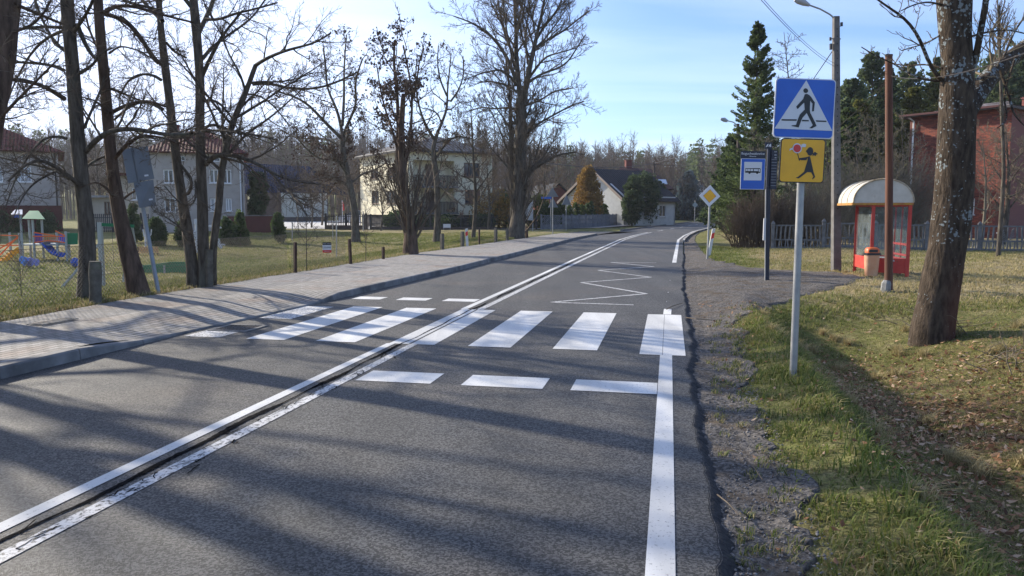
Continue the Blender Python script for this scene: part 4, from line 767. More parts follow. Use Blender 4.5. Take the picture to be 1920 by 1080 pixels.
mb = MB(); u = w2; mb.box(fr.pt(u[0]+(u[1]-u[0])*.66, (u[2]+u[3])/2, -.04), ((u[1]-u[0])*.66, .03, u[3]-u[2]-.05), np.array([[fr.d[0], fr.n[0], 0], [fr.d[1], fr.n[1], 0], [0, 0, 1]])); mb.build('roller_blind', mat('brown_blind', (.16, .09, .06)), r)
mbr = MB(); axr = np.array([[fr.d[0], fr.n[0], 0], [fr.d[1], fr.n[1], 0], [0, 0, 1]])
for q in (b1, b0):
    mbb = MB(); z = q[2]+.02; mbb.box(fr.pt((q[0]+q[1])/2, z-.03, .1), (q[1]-q[0]+.3, 1.0, .14), axr); bal = mbb.build('balcony_slab', CONCD, r)
    m2 = MB(); m2.box(fr.pt((q[0]+q[1])/2, z+.98, .5), (q[1]-q[0]+.2, .06, .06), axr)
    for k in np.linspace(q[0]-.05, q[1]+.05, 30): m2.box(fr.pt(k, z+.5, .5), (.085, .03, .92), axr)
    m2.build('railing', mat('dark_wood_railing', (.035, .025, .02), (.06, .04, .03)), bal)
    m3 = MB(); mid = q[0]+(q[1]-q[0])*.55; m3.box(fr.pt(mid, z+1.05, -1.22), (.9, .06, 2.0), axr); m3.build('balcony_door', DFR, bal)
for f_ in (fl, fr):
    mb = MB(); mb.beam((*(f_.p0-f_.n*.35), zb/2-.1), (*(f_.p1-f_.n*.35), zb/2-.1), .3, zb+.15); mb.build('basement_wall', DARKW, r)
oth = co+dl*11.9+dr*8.3; mb = MB(); mb.beam((*pL, ZE/2), (*oth, ZE/2), .25, ZE); mb.beam((*pR, ZE/2), (*oth, ZE/2), .25, ZE); mb.build('rear_wall', CREAM, r)
hip(co+dl*5.95+dr*4.15, dl, dr, 5.95, 4.15, ZE+.05, zx(257, 73), 3.4, .7, SLATE, r, .16)
mb = MB()
for (A_, B_) in ((pL, co), (co, pR)): mb.beam((*(A_+(co-A_)*0-fl.n*0), ZE-.12), (*B_, ZE-.12), 1.0, .08)
mb.build('eaves', mat('eaves_boards', (.35, .33, .3)), r); chimney(r, co+dl*5+dr*4, .8, ZE+1, zx(252, 72), CREAM)
# dark fence and low wall in front of it, with the parked car
def picket(name, label, p0, p1, z0, z1, m, gap=.12, w=.05, rails=(.25, .8), posts=2.4, pm=None, group=None, wall=0, wm=None, cat='fence'):
    p0 = np.array(p0, float); p1 = np.array(p1, float); L_ = np.linalg.norm(p1-p0); d = (p1-p0)/L_; an = math.atan2(d[1], d[0]); r = empty(name, (*((p0+p1)/2), z0), label, cat, group); mb = MB(); H_ = z1-z0
    for u in np.arange(gap/2, L_, gap): mb.box((*(p0+d*u), z0+wall+(H_-wall)/2), (w, .02, H_-wall), an)
    for k in rails: mb.box((*((p0+p1)/2), z0+wall+(H_-wall)*k), (L_, .035, .05), an)
    mb.build('pickets', m, r)
    for u in np.arange(0, L_+.01, posts): q = MB(); q.box((*(p0+d*u), z0+H_*.52), (.14, .14, H_*1.08), an); q.build('post', pm or m, r)
    if wall: q = MB(); q.box((*((p0+p1)/2), z0+wall/2-.1), (L_, .16, wall+.2), an); q.build('base_wall', wm, r)
    return r
BLKM = mat('black_metal', (.012, .013, .018), rough=.5)
picket('picket_fence', 'black picket fence behind the playground in front of the cream annex', px2(160, 58.5), px2(305, 57.5), .0, zx(401, 58), BLKM, gap=.16, w=.08)
picket('yard_fence', 'low dark fence on a brown wall in front of the parked car', px2(612, 66.5), px2(690, 65.5), .0, 1.35, BLKM, gap=.16, wall=.42, wm=mat('brown_low_wall', (.05, .035, .032), (.08, .06, .05)), posts=1.9)
picket('yard_fence', 'long dark garden fence on a low wall in front of the cream house', px2(696, 65.5), px2(932, 64), .0, 1.3, BLKM, gap=.14, w=.03, wall=.3, wm=MT['brown_low_wall'], posts=2.6)
mb = MB(); r = empty('boundary_wall', (*px2(482, 56.5), 0), 'dark red garden wall behind the clipped shrubs', 'wall'); mb.beam((*px2(430, 57), .62), (*px2(521, 56), .62), .2, 1.25); mb.build('wall', PLINTH, r); mb = MB(); mb.beam((*px2(429, 57), 1.3), (*px2(522, 56), 1.3), .26, .06); mb.build('coping', CONCD, r)
# car behind the fence
def car(loc, an, body, label):
    r = empty('parked_car', loc, label, 'car'); c, s = math.cos(an), math.sin(an); R_ = np.array([[c, -s, 0], [s, c, 0], [0, 0, 1]]); o = np.array(loc, float); T_ = lambda x, y, z: o+R_@np.array([x, y, z])
    prof = [(-2.15, .35), (-2.2, .8), (-2.05, 1.05), (-1.2, 1.12), (-.75, 1.2), (-2.15, .35)]
    def loft(secs, name, m, par):
        V = []; k = len(secs[0]); 
        for sec in secs: V += [T_(*p) for p in sec]
        Fq = [(i*k+j, i*k+(j+1) % k, (i+1)*k+(j+1) % k, (i+1)*k+j) for i in range(len(secs)-1) for j in range(k)]+[tuple(range(k)), tuple(range((len(secs)-1)*k, len(secs)*k))]
        mb = MB(); mb.add(V, Fq); return mb.build(name, m, par, smooth=True)
    lo = [(-2.2, .35), (-2.22, .75), (-2.1, 1.0), (-1.2, 1.1), (1.95, 1.08), (2.18, .9), (2.2, .4)]
    up = [(-1.25, 1.09), (-.5, 1.62), (-.2, 1.68), (1.4, 1.66), (1.75, 1.5), (2.08, 1.07)]
    loft([[(x, y*w, z) for x, z in lo] for y, w in ((-.86, .97), (-.8, 1.05), (.8, 1.05), (.86, .97))], 'body', body, r)
    loft([[(x, y, z-.0) for x, z in up] for y in (-.72, .72)], 'cabin', GLASSD, r)
    mb = MB(); mb.box(T_(.6, 0, 1.69), (2.1, 1.3, .05), R_); mb.build('roof', body, r)
    for x in (-1.35, 1.35):
        for y in (-.82, .82):
            mb = MB(); mb.tube([T_(x, y-.1, .34), T_(x, y+.1, .34)], .34, 18); w = mb.build('wheel', mat('tyre', (.015, .015, .015)), r); mb = MB(); mb.tube([T_(x, y-.11, .34), T_(x, y+.11, .34)], .2, 12); mb.build('rim', mat('alloy', (.4, .4, .42), metal=.8, rough=.4), w)
    for y in (-.6, .6): mb = MB(); mb.box(T_(-2.19, y, .78), (.08, .34, .14), R_); mb.build('headlight', mat('lamp_glass', (.6, .62, .65), rough=.2), r)
    mb = MB(); mb.box(T_(-2.235, 0, .62), (.05, 1.0, .2), R_); mb.build('grille', BLKM, r); return r
car((*px2(668, 104), .02), math.radians(8), mat('silver_paint', (.30, .32, .36), metal=.5, rough=.3), 'silver car parked behind the dark fence left of the cream house')
r = empty('red_flag_banner', (*px2(643, 99), 0), 'narrow red banner on a pole standing by the parked car', 'banner'); q = np.array([*px2(643.5, 99), 0]); mb = MB(); mb.tube([q, q+(0, 0, 3.0)], .03, 6); mb.build('pole', PVC, r); mb = MB(); mb.poly([q+(.0, 0, 1.7), q+(.28, 0, 1.75), q+(.22, 0, 2.6), q+(.0, 0, 2.95)], (0, 1, 0), .01); mb.build('flag', mat('red_cloth', (.5, .05, .03)), r)
# white gabled house with a dark roof
mid = np.array([9.3, 88.]); gd = np.array([.67, -.742]); rd = np.array([.742, .67]); zr = zx(317, 88); ze = 3.1; A = mid-gd*4.7; B = mid+gd*4.4
r = empty('white_house', (*(mid+rd*5), 0), 'white gabled house with a dark tiled roof behind the thuja hedge', 'house')
mb = MB(); mb.poly([(*A, 0), (*B, 0), (*B, ze+.15), (*mid, zr-.1), (*A, ze+.15)], (rd[0], rd[1], 0), .3); mb.build('gable_wall', WHITEW, r)
fs = Facade(B, B+rd*9.4, 0, ze+.2); ws = [fs.hole(k, k+1.2, 1, 2.3) for k in (1.2, 3.6, 6.4)]; fs.build(r, WHITEW); [fs.window(r, q, PVC, GLASSD) for q in ws]
solid([B+rd*9.1, B+rd*9.4, A+rd*9.4, A+rd*9.1], 0, ze, WHITEW, r, 'rear_wall')
q3 = lambda p, z: np.array([*p, z]); ov = -rd*.5
roofmesh([[q3(B+gd*.55+ov, ze-.35), q3(B+gd*.55+rd*9.8, ze-.35), q3(mid+rd*9.8, zr), q3(mid+ov, zr)], [q3(A-gd*.55+rd*9.8, ze-.35), q3(A-gd*.55+ov, ze-.35), q3(mid+ov, zr), q3(mid+rd*9.8, zr)]], DARKT, r)
mb = MB(); mb.beam(q3(mid+ov*1.1, zr-.1), q3(B+gd*.6+ov*1.1, ze-.48), .05, .26); mb.beam(q3(mid+ov*1.1, zr-.1), q3(A-gd*.6+ov*1.1, ze-.48), .05, .26); mb.build('bargeboard', mat('pale_brown_board', (.32, .25, .2)), r)
# maroon roofed house beyond it
Ym = 104; cm = np.array([(1205-960)/F*Ym, Ym]); r = empty('maroon_roofed_house', (*cm, 0), 'house with a broad maroon roof and skylight behind the green shrubs', 'house')
e0 = np.array([*px2(1262, Ym-3), zx(355, Ym-3)]); e1 = np.array([*px2(1150, Ym-6), zx(355, Ym-3)]); R0 = np.array([*px2(1160, Ym+3), zx(314, Ym+3)]); R1 = np.array([*px2(1218, Ym+3), zx(318, Ym+3)]); e2 = e0+(1.5, 11, 0); e3 = e1+(1.5, 13, 0)
roofmesh([[e1, e0, R1, R0], [e0, e2, R1], [e2, e3, R0, R1]], MAROON, r); solid([e1[:2]+(.6, .7), e0[:2]+(-.6, .7), e2[:2]+(-.6, -.7), e3[:2]+(.6, -.7)], 0, e0[2]-.0, mat('ochre_render', (.45, .38, .27)), r)
mb = MB(); q = (e0*.62+R1*.3+e1*.08); mb.box(q+(.0, -.1, .12), (1.2, 1.4, .08), np.array([unit(e0-e1), unit((R1-e0)*np.array([0, 1, 1])), np.cross(unit(e0-e1), unit((R1-e0)*np.array([0, 1, 1])))]).T); mb.build('skylight', mat('skylight_glass', (.5, .55, .6), rough=.2), r); chimney(r, px2(1175.5, Ym+3), .8, R0[2]-.5, R0[2]+.8)
# small houses further off
def gable_house(label, cpx, Y, half, ze, zr, depth, wm, rm, an=0., winn=True, z0=0):
    c = np.array(px2(cpx, Y)); g = np.array([math.cos(an), math.sin(an)]); d = np.array([-g[1], g[0]]); r = empty('far_house', (*c, z0), label, 'house'); A = c-g*half; B = c+g*half; mb = MB(); mb.poly([(*A, z0), (*B, z0), (*B, ze), (*c, zr), (*A, ze)], (d[0], d[1], 0), depth); mb.build('wall', wm, r)
    k = (zr-ze)/half; rfm = roofmesh([[q3(B+g*.5-d*.4, ze-.5*k+.15), q3(B+g*.5+d*(depth+.4), ze-.5*k+.15), q3(c+d*(depth+.4), zr+.15), q3(c-d*.4, zr+.15)], [q3(A-g*.5+d*(depth+.4), ze-.5*k+.15), q3(A-g*.5-d*.4, ze-.5*k+.15), q3(c-d*.4, zr+.15), q3(c+d*(depth+.4), zr+.15)]], rm, r)
    if winn: mb = MB(); mb.box(q3(c-d*.02, (z0+ze)/2+.3), (.9, .08, 1.1), an); mb.build('window', GLASSD, r)
    return r
gable_house('small white gabled house beside the blue spruce far down the road', 1309, 150, 2.3, zx(360, 150), zx(340, 150), 12, WHITEW, SLATE, .15)
gable_house('far house with a long grey roof left of the blue spruce', 1262, 158, 6.5, zx(365, 158), zx(338, 158), 9, MT['ochre_render'], SLATE, 1.2)
gable_house('red brick house with a grey roof seen behind the triangular sign backs', 1046, 96, 1.9, zx(372, 96), zx(346, 96), 8, wallm('dull_brick', (.17, .06, .045)), DARKT, .3)
gable_house('small dark hut at the far bend beyond the diamond sign', 1338, 140, 1.6, zx(391, 140), zx(383, 140), 4, BROWNW, CONCD, .1, False)
# brick building on the right
fb0 = np.array(px2(1699, 48)); fb1 = np.array([27.5, 43.7]); r = empty('brick_building', (24, 50, 0), 'red brick building with a corrugated roof behind the lichened ash', 'building')
fb = Facade(fb0, fb1, -.2, zx(221, 48)); wo = [fb.hpx(*q) for q in ((1888, 248, 1916, 288), (1888, 333, 1914, 369), (1884, 390, 1918, 436), (1822, 290, 1829, 345), (1821, 372, 1828, 402))]
for k in (25.8-fb0[0],): pass
fb.build(r, BRICK); [fb.window(r, q, PVC, CURT if i < 2 else GLASSD, 2 if i < 3 else 1, fw=.08) for i, q in enumerate(wo)]
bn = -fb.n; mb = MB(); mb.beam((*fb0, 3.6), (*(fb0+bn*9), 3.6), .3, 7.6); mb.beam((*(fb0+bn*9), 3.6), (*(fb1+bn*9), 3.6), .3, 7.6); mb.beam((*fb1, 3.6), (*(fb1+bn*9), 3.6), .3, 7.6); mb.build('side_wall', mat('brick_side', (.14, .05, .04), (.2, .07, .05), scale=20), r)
rf = hip((fb0+fb1)/2+bn*4.5, fb.d, bn, fb.L/2, 4.5, fb.z1+.08, fb.z1+.85, 3.5, .55, CORR, r, .14); chimney(rf, np.array(px2(1914, 49)), .7, fb.z1+.6, zx(193, 49)+.1)
mb = MB(); mb.beam((*(fb0+fb.n*.6-fb.d*.5), fb.z1-.02), (*(fb1+fb.n*.6), fb.z1-.02), .12, .12); mb.build('gutter', mat('maroon_gutter', (.08, .025, .025)), r); mb = MB(); mb.tube([fb.pt(.12, .0, .08), fb.pt(.12, fb.z1-.35, .08), fb.pt(-.05, fb.z1-.1, .5)], .055, 7); mb.build('downpipe', PVC, r)
# mast on the wooded hill
q = np.array([*px2(1042, 235), 0]); zt = zx(226, 235); r = empty('radio_mast', q, 'lattice radio mast rising from the wooded hill', 'mast'); mb = MB()
for a in range(3): 
    o_ = np.array([math.cos(a*2.1), math.sin(a*2.1), 0])*.55; mb.tube([q+o_, q+o_+(0, 0, zt)], .08, 4)
for z in np.arange(8, zt, 1.2):
    for a in range(3): o1 = np.array([math.cos(a*2.1), math.sin(a*2.1), 0])*.55; o2 = np.array([math.cos(a*2.1+2.1), math.sin(a*2.1+2.1), 0])*.55; mb.tube([q+o1+(0, 0, z), q+o2+(0, 0, z+1.2)], .05, 3)
mb.build('lattice', mat('galvanised_steel', (.25, .26, .27), rough=.5, metal=.6), r); mb = MB()
for z, n in ((zt-.8, 5), (zt-3.5, 4), (zt-6.2, 3)):
    for a in range(n): o_ = np.array([math.cos(a*1.3), math.sin(a*1.3), 0])*1.1; mb.box(q+o_+(0, 0, z), (.35, .2, 1.8), a*1.3)
mb.build('antennas', mat('antenna_grey', (.3, .3, .31)), r)
# ---------------------------------------------------------------- concrete panel fences
def panel_fence(name, label, pts, H_, Wp, z0f, style, m, group=None, cap=False):
    pts = np.array(pts, float); d = np.concatenate([[0], np.cumsum(np.linalg.norm(np.diff(pts, axis=0), axis=1))]); n = int(d[-1]/Wp); c0 = pts[0]; r = empty(name, (*pts[len(pts)//2], 0), label, 'fence', group)
    at = lambda u: np.array([np.interp(u, d, pts[:, 0]), np.interp(u, d, pts[:, 1])])
    for k in range(n+1):
        a = at(k*Wp); b_ = at(min((k+1)*Wp, d[-1])); L_ = np.linalg.norm(b_-a); z0 = z0f(*a)-.05; hh = H_+.05
        e = unit(b_-a) if L_ > .1 else e; an = math.atan2(e[1], e[0]); q = MB(); q.box((*a, z0+(hh+.06)/2), (.13, .13, hh+.06), an)
        if cap: q.add([(*(a+e*i*.09+np.array([-e[1], e[0]])*j*.09), z0+hh+.06) for i, j in ((-1, -1), (1, -1), (1, 1), (-1, 1))]+[(*a, z0+hh+.2)], [(0, 1, 2, 3), (0, 1, 4), (1, 2, 4), (2, 3, 4), (3, 0, 4)])
        q.build('post', m, r)
        if k == n: break
        q = MB(); mid = (a+b_)/2; W_ = L_-.13; X_ = lambda u, z: (*(a+e*(.065+u)), z0+z)
        bar = lambda u0, z0_, u1, z1_, w=.045: q.beam(X_(u0, z0_), X_(u1, z1_), .05, w)
        if style == 'plait':
            q.box((*mid, z0+hh*.17), (W_, .05, hh*.34), an)
            for z in (.36, .66, .97): q.box((*mid, z0+hh*z), (W_, .06, .05), an)
            for lo, hi in ((.38, .64), (.68, .95)):
                s = np.linspace(.02, W_-.02-.3, 10)
                for u in s: bar(u, hh*lo, u+.3, hh*hi, .06)
        else:
            for z in (.02, .13, .44, .99): q.box((*mid, z0+hh*z), (W_, .06, .06), an)
            q.box((*mid, z0+hh*.08), (W_, .05, hh*.1), an)
            for i, u in enumerate(np.linspace(.05, W_-.05, 15)):      # lower row: short leaning bars
                q.beam(X_(u, hh*.15), X_(u+(.03 if i % 2 else -.03), hh*.43), .05, .045)
            cu = W_/2
            for i in range(6):
                for sg in (-1, 1): q.beam(X_(cu+sg*(.04+.02*i), hh*(.48+.07*i)), X_(cu+sg*(.22+.0*i), hh*(.56+.07*i)), .05, .028)
            for sg in (-1, 1):
                for j in (.28, .42, .56, .7):
                    u = cu+sg*W_/2*(j/.75); 
                    if 0 < u < W_: q.beam(X_(u, hh*.46), X_(u-sg*.03, hh*.97), .05, .06)
            q.box((*X_(cu, hh*.72)[:2], z0+hh*.72), (.035, .05, hh*.5), an)
        q.build('panel', m, r)
    return r
FENC = mat('weathered_concrete', (.10, .098, .095), (.17, .165, .16), scale=5, rough=.9); FENB = mat('bluish_concrete', (.13, .14, .155), (.2, .21, .23), scale=5, rough=.9)
rf_ = np.array([[10.9, 32.2], [14.3, 31.3], [18.15, 30.9], [21.5, 30.0], [25, 29]])
panel_fence('concrete_fence', 'openwork concrete slab fence behind the bus shelter and the ash', rf_, 1.02, 1.98, lambda x, y: float(hz(x, y)), 'leaf', FENC, cap=True)
panel_fence('concrete_fence', 'bluish concrete fence with slanted bars in front of the thuja row', [(2.5, 65.6), (4.5, 66.3), (7.9, 74), (11.8, 86), (17.3, 104)], 1.25, 2.0, lambda x, y: .05, 'plait', FENB)
picket('iron_gate', 'dark iron gate at the left end of the bluish concrete fence', (-.2, 66), (2.2, 65.7), .05, 1.15, BLKM, gap=.14, w=.03, posts=1.15, cat='gate')
picket('board_fence', 'tall dark blue board fence beyond the brick gate post', px2(1252, 136), px2(1291, 150), .0, 2.0, mat('blue_black_boards', (.012, .02, .045)), gap=.17, w=.16, posts=3)
picket('iron_gate', 'dark double gate between the concrete fence and the brick post', px2(1192, 106), px2(1232, 128), .0, 1.5, BLKM, gap=.3, w=.12, posts=4.9, cat='gate')
r = empty('brick_gate_post', (*px2(1240, 132), 0), 'brown brick gate post beside the tall dark board fence', 'gate post'); mb = MB(); mb.box((*px2(1240, 132), .95), (1.1, .5, 1.9)); mb.build('shaft', mat('gate_brick', (.16, .09, .07), (.1, .06, .05), scale=20), r); mb = MB(); mb.box((*px2(1240, 132), 1.94), (1.25, .65, .1)); mb.build('cap', CONCD, r)
# ---------------------------------------------------------------- signs and street furniture
BLUE = mat('sign_blue', (.006, .105, .52), (.004, .085, .45), scale=5, rough=.35, bump=.15, bscale=3, dist=.004); WHT = mat('sign_white', (.62, .63, .66), rough=.35); BLK = mat('sign_black', (.006, .006, .010), rough=.4); YEL = mat('sign_yellow', (.85, .43, .008), (.76, .37, .01), scale=6, rough=.4, bump=.15, bscale=3, dist=.004); RED = mat('sign_red', (.6, .02, .02), rough=.35)
STEEL = mat('galvanised_pole', (.30, .30, .30), (.38, .38, .37), scale=8, rough=.5, metal=.55); SGREY = mat('sign_back_grey', (.13, .145, .16), (.17, .185, .20), scale=2, rough=.5); NAVY = mat('navy_enamel', (.006, .010, .030), rough=.4)
def frame3(yaw, roll=0):
    """x along plate, z up, y into the scene"""
    x = np.array([math.cos(yaw), math.sin(yaw), 0]); y = np.array([-math.sin(yaw), math.cos(yaw), 0]); z = np.array([0, 0, 1.]); c, s = math.cos(roll), math.sin(roll); return np.array([x*c-z*s, y, z*c+x*s]).T
def rrect(w, h, r, n=5):
    pts = []
    for cx, cy, a0 in ((w/2-r, h/2-r, 0), (-w/2+r, h/2-r, 90), (-w/2+r, -h/2+r, 180), (w/2-r, -h/2+r, 270)):
        for k in range(n+1): a = math.radians(a0+90*k/n); pts.append((cx+r*math.cos(a), cy+r*math.sin(a)))
    return pts
class Plate:
    def __init__(s, c, A): s.c = np.array(c, float); s.A = A
    def w(s, u, v, o=0): return s.c+s.A@np.array([u, -o, v])
    def poly(s, mb, pts, o0, th): return mb.poly([s.w(u, v, o0) for u, v in pts], -s.A[:, 1], th)
    def part(s, name, pts_list, o0, th, m, parent):
        mb = MB(); [s.poly(mb, p, o0, th) for p in pts_list]; return mb.build(name, m, parent)
def pole(r, a, b, rad, m=None, name='pole', n=14): mb = MB(); mb.tube([a, b], rad, n); return mb.build(name, m or STEEL, r, smooth=True)
# pedestrian crossing sign with the yellow child plate
b = GT(1487, 704); top = P(1509, 152, b[1]+.02); A = frame3(.06, math.radians(1.3))
r = empty('crossing_sign', b, 'blue pedestrian crossing sign above a yellow child plate on one steel pole', 'road sign')
pole(r, b+np.array([0, 0, -.2]), top, .034)
def aff(o, ux, vy, W_, H_):
    M_ = np.linalg.inv(np.array([[ux[0], vy[0]], [ux[1], vy[1]]])); return lambda x, y: (lambda q: ((q[0]-.5)*W_, (.5-q[1])*H_))(M_@np.array([x-o[0], y-o[1]]))
Yp = b[1]-.05; cA = P(1508.5, 203.5, Yp); Wd = 114/F*Yp*.995; Hd = 108/F*Yp
pa = Plate(cA, A); z = aff((163, 97), (527, -17), (-25, 504), Wd, Hd); Z = lambda L_: [z(*q) for q in L_]
back = pa.part('blue_plate', [rrect(Wd, Hd, .035)], -.012, .012, WHT, r)
pa.part('blue_field', [rrect(Wd-.018, Hd-.018, .03)], .0015, .001, BLUE, back)
pa.part('white_triangle', [Z([(425, 103), (660, 515), (150, 525)])], .004, .001, WHT, back)
fig = [Z([(400+20+21*math.cos(a), 191+20*math.sin(a)) for a in np.linspace(0, 2*math.pi, 16, endpoint=False)]),
       Z([(412, 222), (430, 216), (452, 226), (467, 240), (501, 285), (494, 358), (477, 362), (480, 296), (460, 272), (458, 350), (430, 352), (413, 350), (408, 290), (350, 350), (338, 330), (398, 262)]),
       Z([(413, 350), (432, 376), (395, 420), (385, 440), (362, 504), (300, 496), (300, 490), (338, 484), (352, 440), (370, 395)]), Z([(413, 350), (458, 350), (461, 372), (502, 446), (519, 482), (478, 505), (455, 504), (480, 482), (484, 474), (430, 376)]),
       Z([(211, 443), (345, 436), (342, 449), (211, 455)]), Z([(390, 437), (448, 436), (452, 447), (390, 450)]), Z([(510, 434), (603, 432), (607, 443), (516, 446)])]
pa.part('walking_figure', fig, .0065, .001, BLK, back)
cB = P(1504.2, 301.5, Yp); Wb = 85/F*Yp; Hb = 81/F*Yp; pb = Plate(cB, A); z = aff((205, 617), (396, 0), (-15, 370), Wb, Hb); Z = lambda L_: [z(*q) for q in L_]
back = pb.part('yellow_plate', [rrect(Wb, Hb, .03)], -.012, .012, BLK, r); pb.part('yellow_field', [rrect(Wb-.018, Hb-.018, .025)], .0015, .001, YEL, back)
circ = lambda cx, cy, rx, ry, n=18: Z([(cx+rx*math.cos(a), cy+ry*math.sin(a)) for a in np.linspace(0, 2*math.pi, n, endpoint=False)])
pb.part('child_figure', [circ(462, 722, 28, 36), Z([(436, 706), (423, 720), (436, 735)]), Z([(442, 765), (462, 762), (497, 897), (412, 895), (440, 800)]), Z([(444, 768), (378, 779), (362, 783), (364, 793), (384, 797), (430, 796)]), Z([(412, 893), (440, 896), (375, 945), (362, 951), (339, 944), (358, 938)]), Z([(474, 896), (497, 896), (512, 935), (490, 955), (484, 950), (496, 932)]), Z([(486, 738), (505, 724), (532, 742), (515, 748), (512, 760), (496, 752), (484, 762)]), Z([(347, 740), (354, 740), (372, 802), (366, 803)])], .004, .001, BLK, back)
pb.part('lollipop_rim', [circ(346, 699, 41, 42), Z([(384, 664), (402, 660), (424, 664), (420, 686), (396, 688), (382, 690)]), Z([(309, 694), (280, 705), (278, 724), (292, 712), (312, 712)])], .0065, .001, WHT, back); pb.part('lollipop_disc', [circ(345, 700, 33, 33)], .009, .001, RED, back)
mb = MB()
for p_, v in ((pa, .12), (pa, -.14), (pb, .08)): mb.box(p_.w(0, v, -.05), (.10, .06, .03), A)
mb.build('clamps', STEEL, r)
# bus stop sign
b = GT(1438, 527); top = P(1441, 268, b[1]); r = empty('bus_stop_sign', b, 'navy bus stop mast with a blue bus sign and timetable panel', 'bus stop sign'); A = frame3(.05, .008)
mb = MB(); mb.beam(b+(0, 0, -.1), P(1440.5, 350, b[1]), .085, .085, up=(0, 1, 0)); mb.build('mast', NAVY, r, bevel=.01); Yp = b[1]-.07; mm_ = F/Yp; W_ = 0
mb = MB(); mb.box(P(1441.5, 312, b[1]), (7.5/mm_, .06, 84/mm_), A); mb.build('upper_mast', NAVY, r)
mb = MB(); mb.beam(b+(-.047, -.02, -.1), P(1435.5, 355, b[1]-.02), .016, .03, up=(0, 1, 0)); mb.build('steel_edge', STEEL, r)
z_ = lambda x, y: P(1370+x/9.82, 260+y/9.82, Yp)
def zplate(x0, y0, x1, y1): c = P(1370+(x0+x1)/2/9.82, 260+(y0+y1)/2/9.82, Yp); return Plate(c, A), (x1-x0)/9.82/mm_, (y1-y0)/9.82/mm_
p, w, h = zplate(183, 232, 645, 368); q = p.part('stop_name_panel', [rrect(w, h, .01)], -.01, .01, NAVY, r); text('Boguchwałowice', .078, p.w(-.005, .028, .004), A[:, 0], A[:, 2], WHT, q); text('Młotarnia', .04, p.w(-.01, -.03, .004), A[:, 0], A[:, 2], WHT, q); p.part('fare_mark', [rrect(.03, .018, .006)], .002, .002, mat('orange_mark', (.5, .15, .03)), q) if False else None
q.children and None
p2, w2_, h2 = zplate(183, 372, 632, 930); q = p2.part('blue_plate', [rrect(w2_, h2, .012)], -.01, .01, WHT, r); p2.part('blue_field', [rrect(w2_-.02, h2-.02, .01)], .0015, .001, BLUE, q)
p3, w3, h3 = zplate(243, 432, 572, 765); p3.part('white_square', [rrect(w3, h3, .004)], .004, .001, WHT, q)
S3 = lambda x, y: ((x-407.5)/9.82/mm_, -(y-598.5)/9.82/mm_)
bus = [[S3(*k) for k in ((265, 548), (540, 543), (548, 560), (550, 605), (545, 628), (265, 628))]]+[[S3(cx+20*math.cos(a), 630+19*math.sin(a)) for a in np.linspace(0, 2*math.pi, 12, endpoint=False)] for cx in (346, 488)]
p3.part('bus_symbol', bus, .0065, .001, BLK, q); p3.part('bus_windows', [[S3(a, 562), S3(c, 562), S3(c, 596), S3(a, 596)] for a, c in ((272, 306), (312, 356), (364, 410), (424, 500))]+[[S3(510, 560), S3(534, 560), S3(542, 606), S3(514, 604)]], .009, .001, WHT, q)
p4, w4, h4 = zplate(745, 222, 855, 925); q = p4.part('timetable_panel', [rrect(w4, h4, .008)], -.01, .01, NAVY, r)
S4 = lambda x, y: ((x-800)/9.82/mm_, -(y-573.5)/9.82/mm_)
for s_, y in (('M19', 252), ('209', 308), ('738', 358)): text(s_, .034, p4.w(*S4(812, y), .004), A[:, 0], A[:, 2], WHT, q)
p4.part('row_lines', [[S4(745, y-3), S4(843, y-3), S4(843, y+3), S4(745, y+3)] for y in (388, 440, 492, 545, 598, 650, 703, 756, 808, 860)], .002, .001, mat('dim_white', (.3, .32, .36)), q)
p5, w5, h5 = zplate(632, 68, 765, 185); q = p5.part('head_panel', [rrect(w5, h5, .01)], -.01, .01, NAVY, r); S5 = lambda x, y: ((x-698.5)/9.82/mm_, -(y-126.5)/9.82/mm_)
p5.part('white_logo', [[S5(646, 152), S5(676, 102), S5(694, 98), S5(694, 118), S5(670, 152)], [S5(692, 150), S5(722, 98), S5(742, 96), S5(745, 150), S5(722, 150), S5(718, 138)]], .002, .001, WHT, q)
p6, w6, h6 = zplate(612, 1420, 640, 1815) ; c6 = P(1433.5, 430, Yp); p6 = Plate(c6, A); p6.part('notice_case', [rrect(4.2/mm_, 41/mm_, .005)], -.02, .03, mat('notice_white', (.55, .55, .56)), r)
# priority road diamond
b = GT(1326, 487); top = P(1331, 352, b[1]); r = empty('priority_sign', b, 'yellow diamond priority sign with a white border on a steel pole', 'road sign'); pole(r, b+(0, 0, -.2), P(1330.5, 385, b[1]), .032); pole(r, P(1330.5, 385, b[1]), P(1331, 355, b[1]), .0315, name='pole_top')
Yp = b[1]-.05; A = frame3(.08, math.radians(2)); pd = Plate(P(1330.7, 367.5, Yp), A); k = 20.3/F*Yp; dia = lambda s, rr_=0: [(s, 0), (0, s), (-s, 0), (0, -s)]
q = pd.part('white_plate', [dia(k)], -.012, .012, WHT, r); pd.part('dark_rim', [dia(k*.62)], .0015, .001, BLK, q); pd.part('yellow_field', [dia(k*.595)], .004, .001, YEL, q)
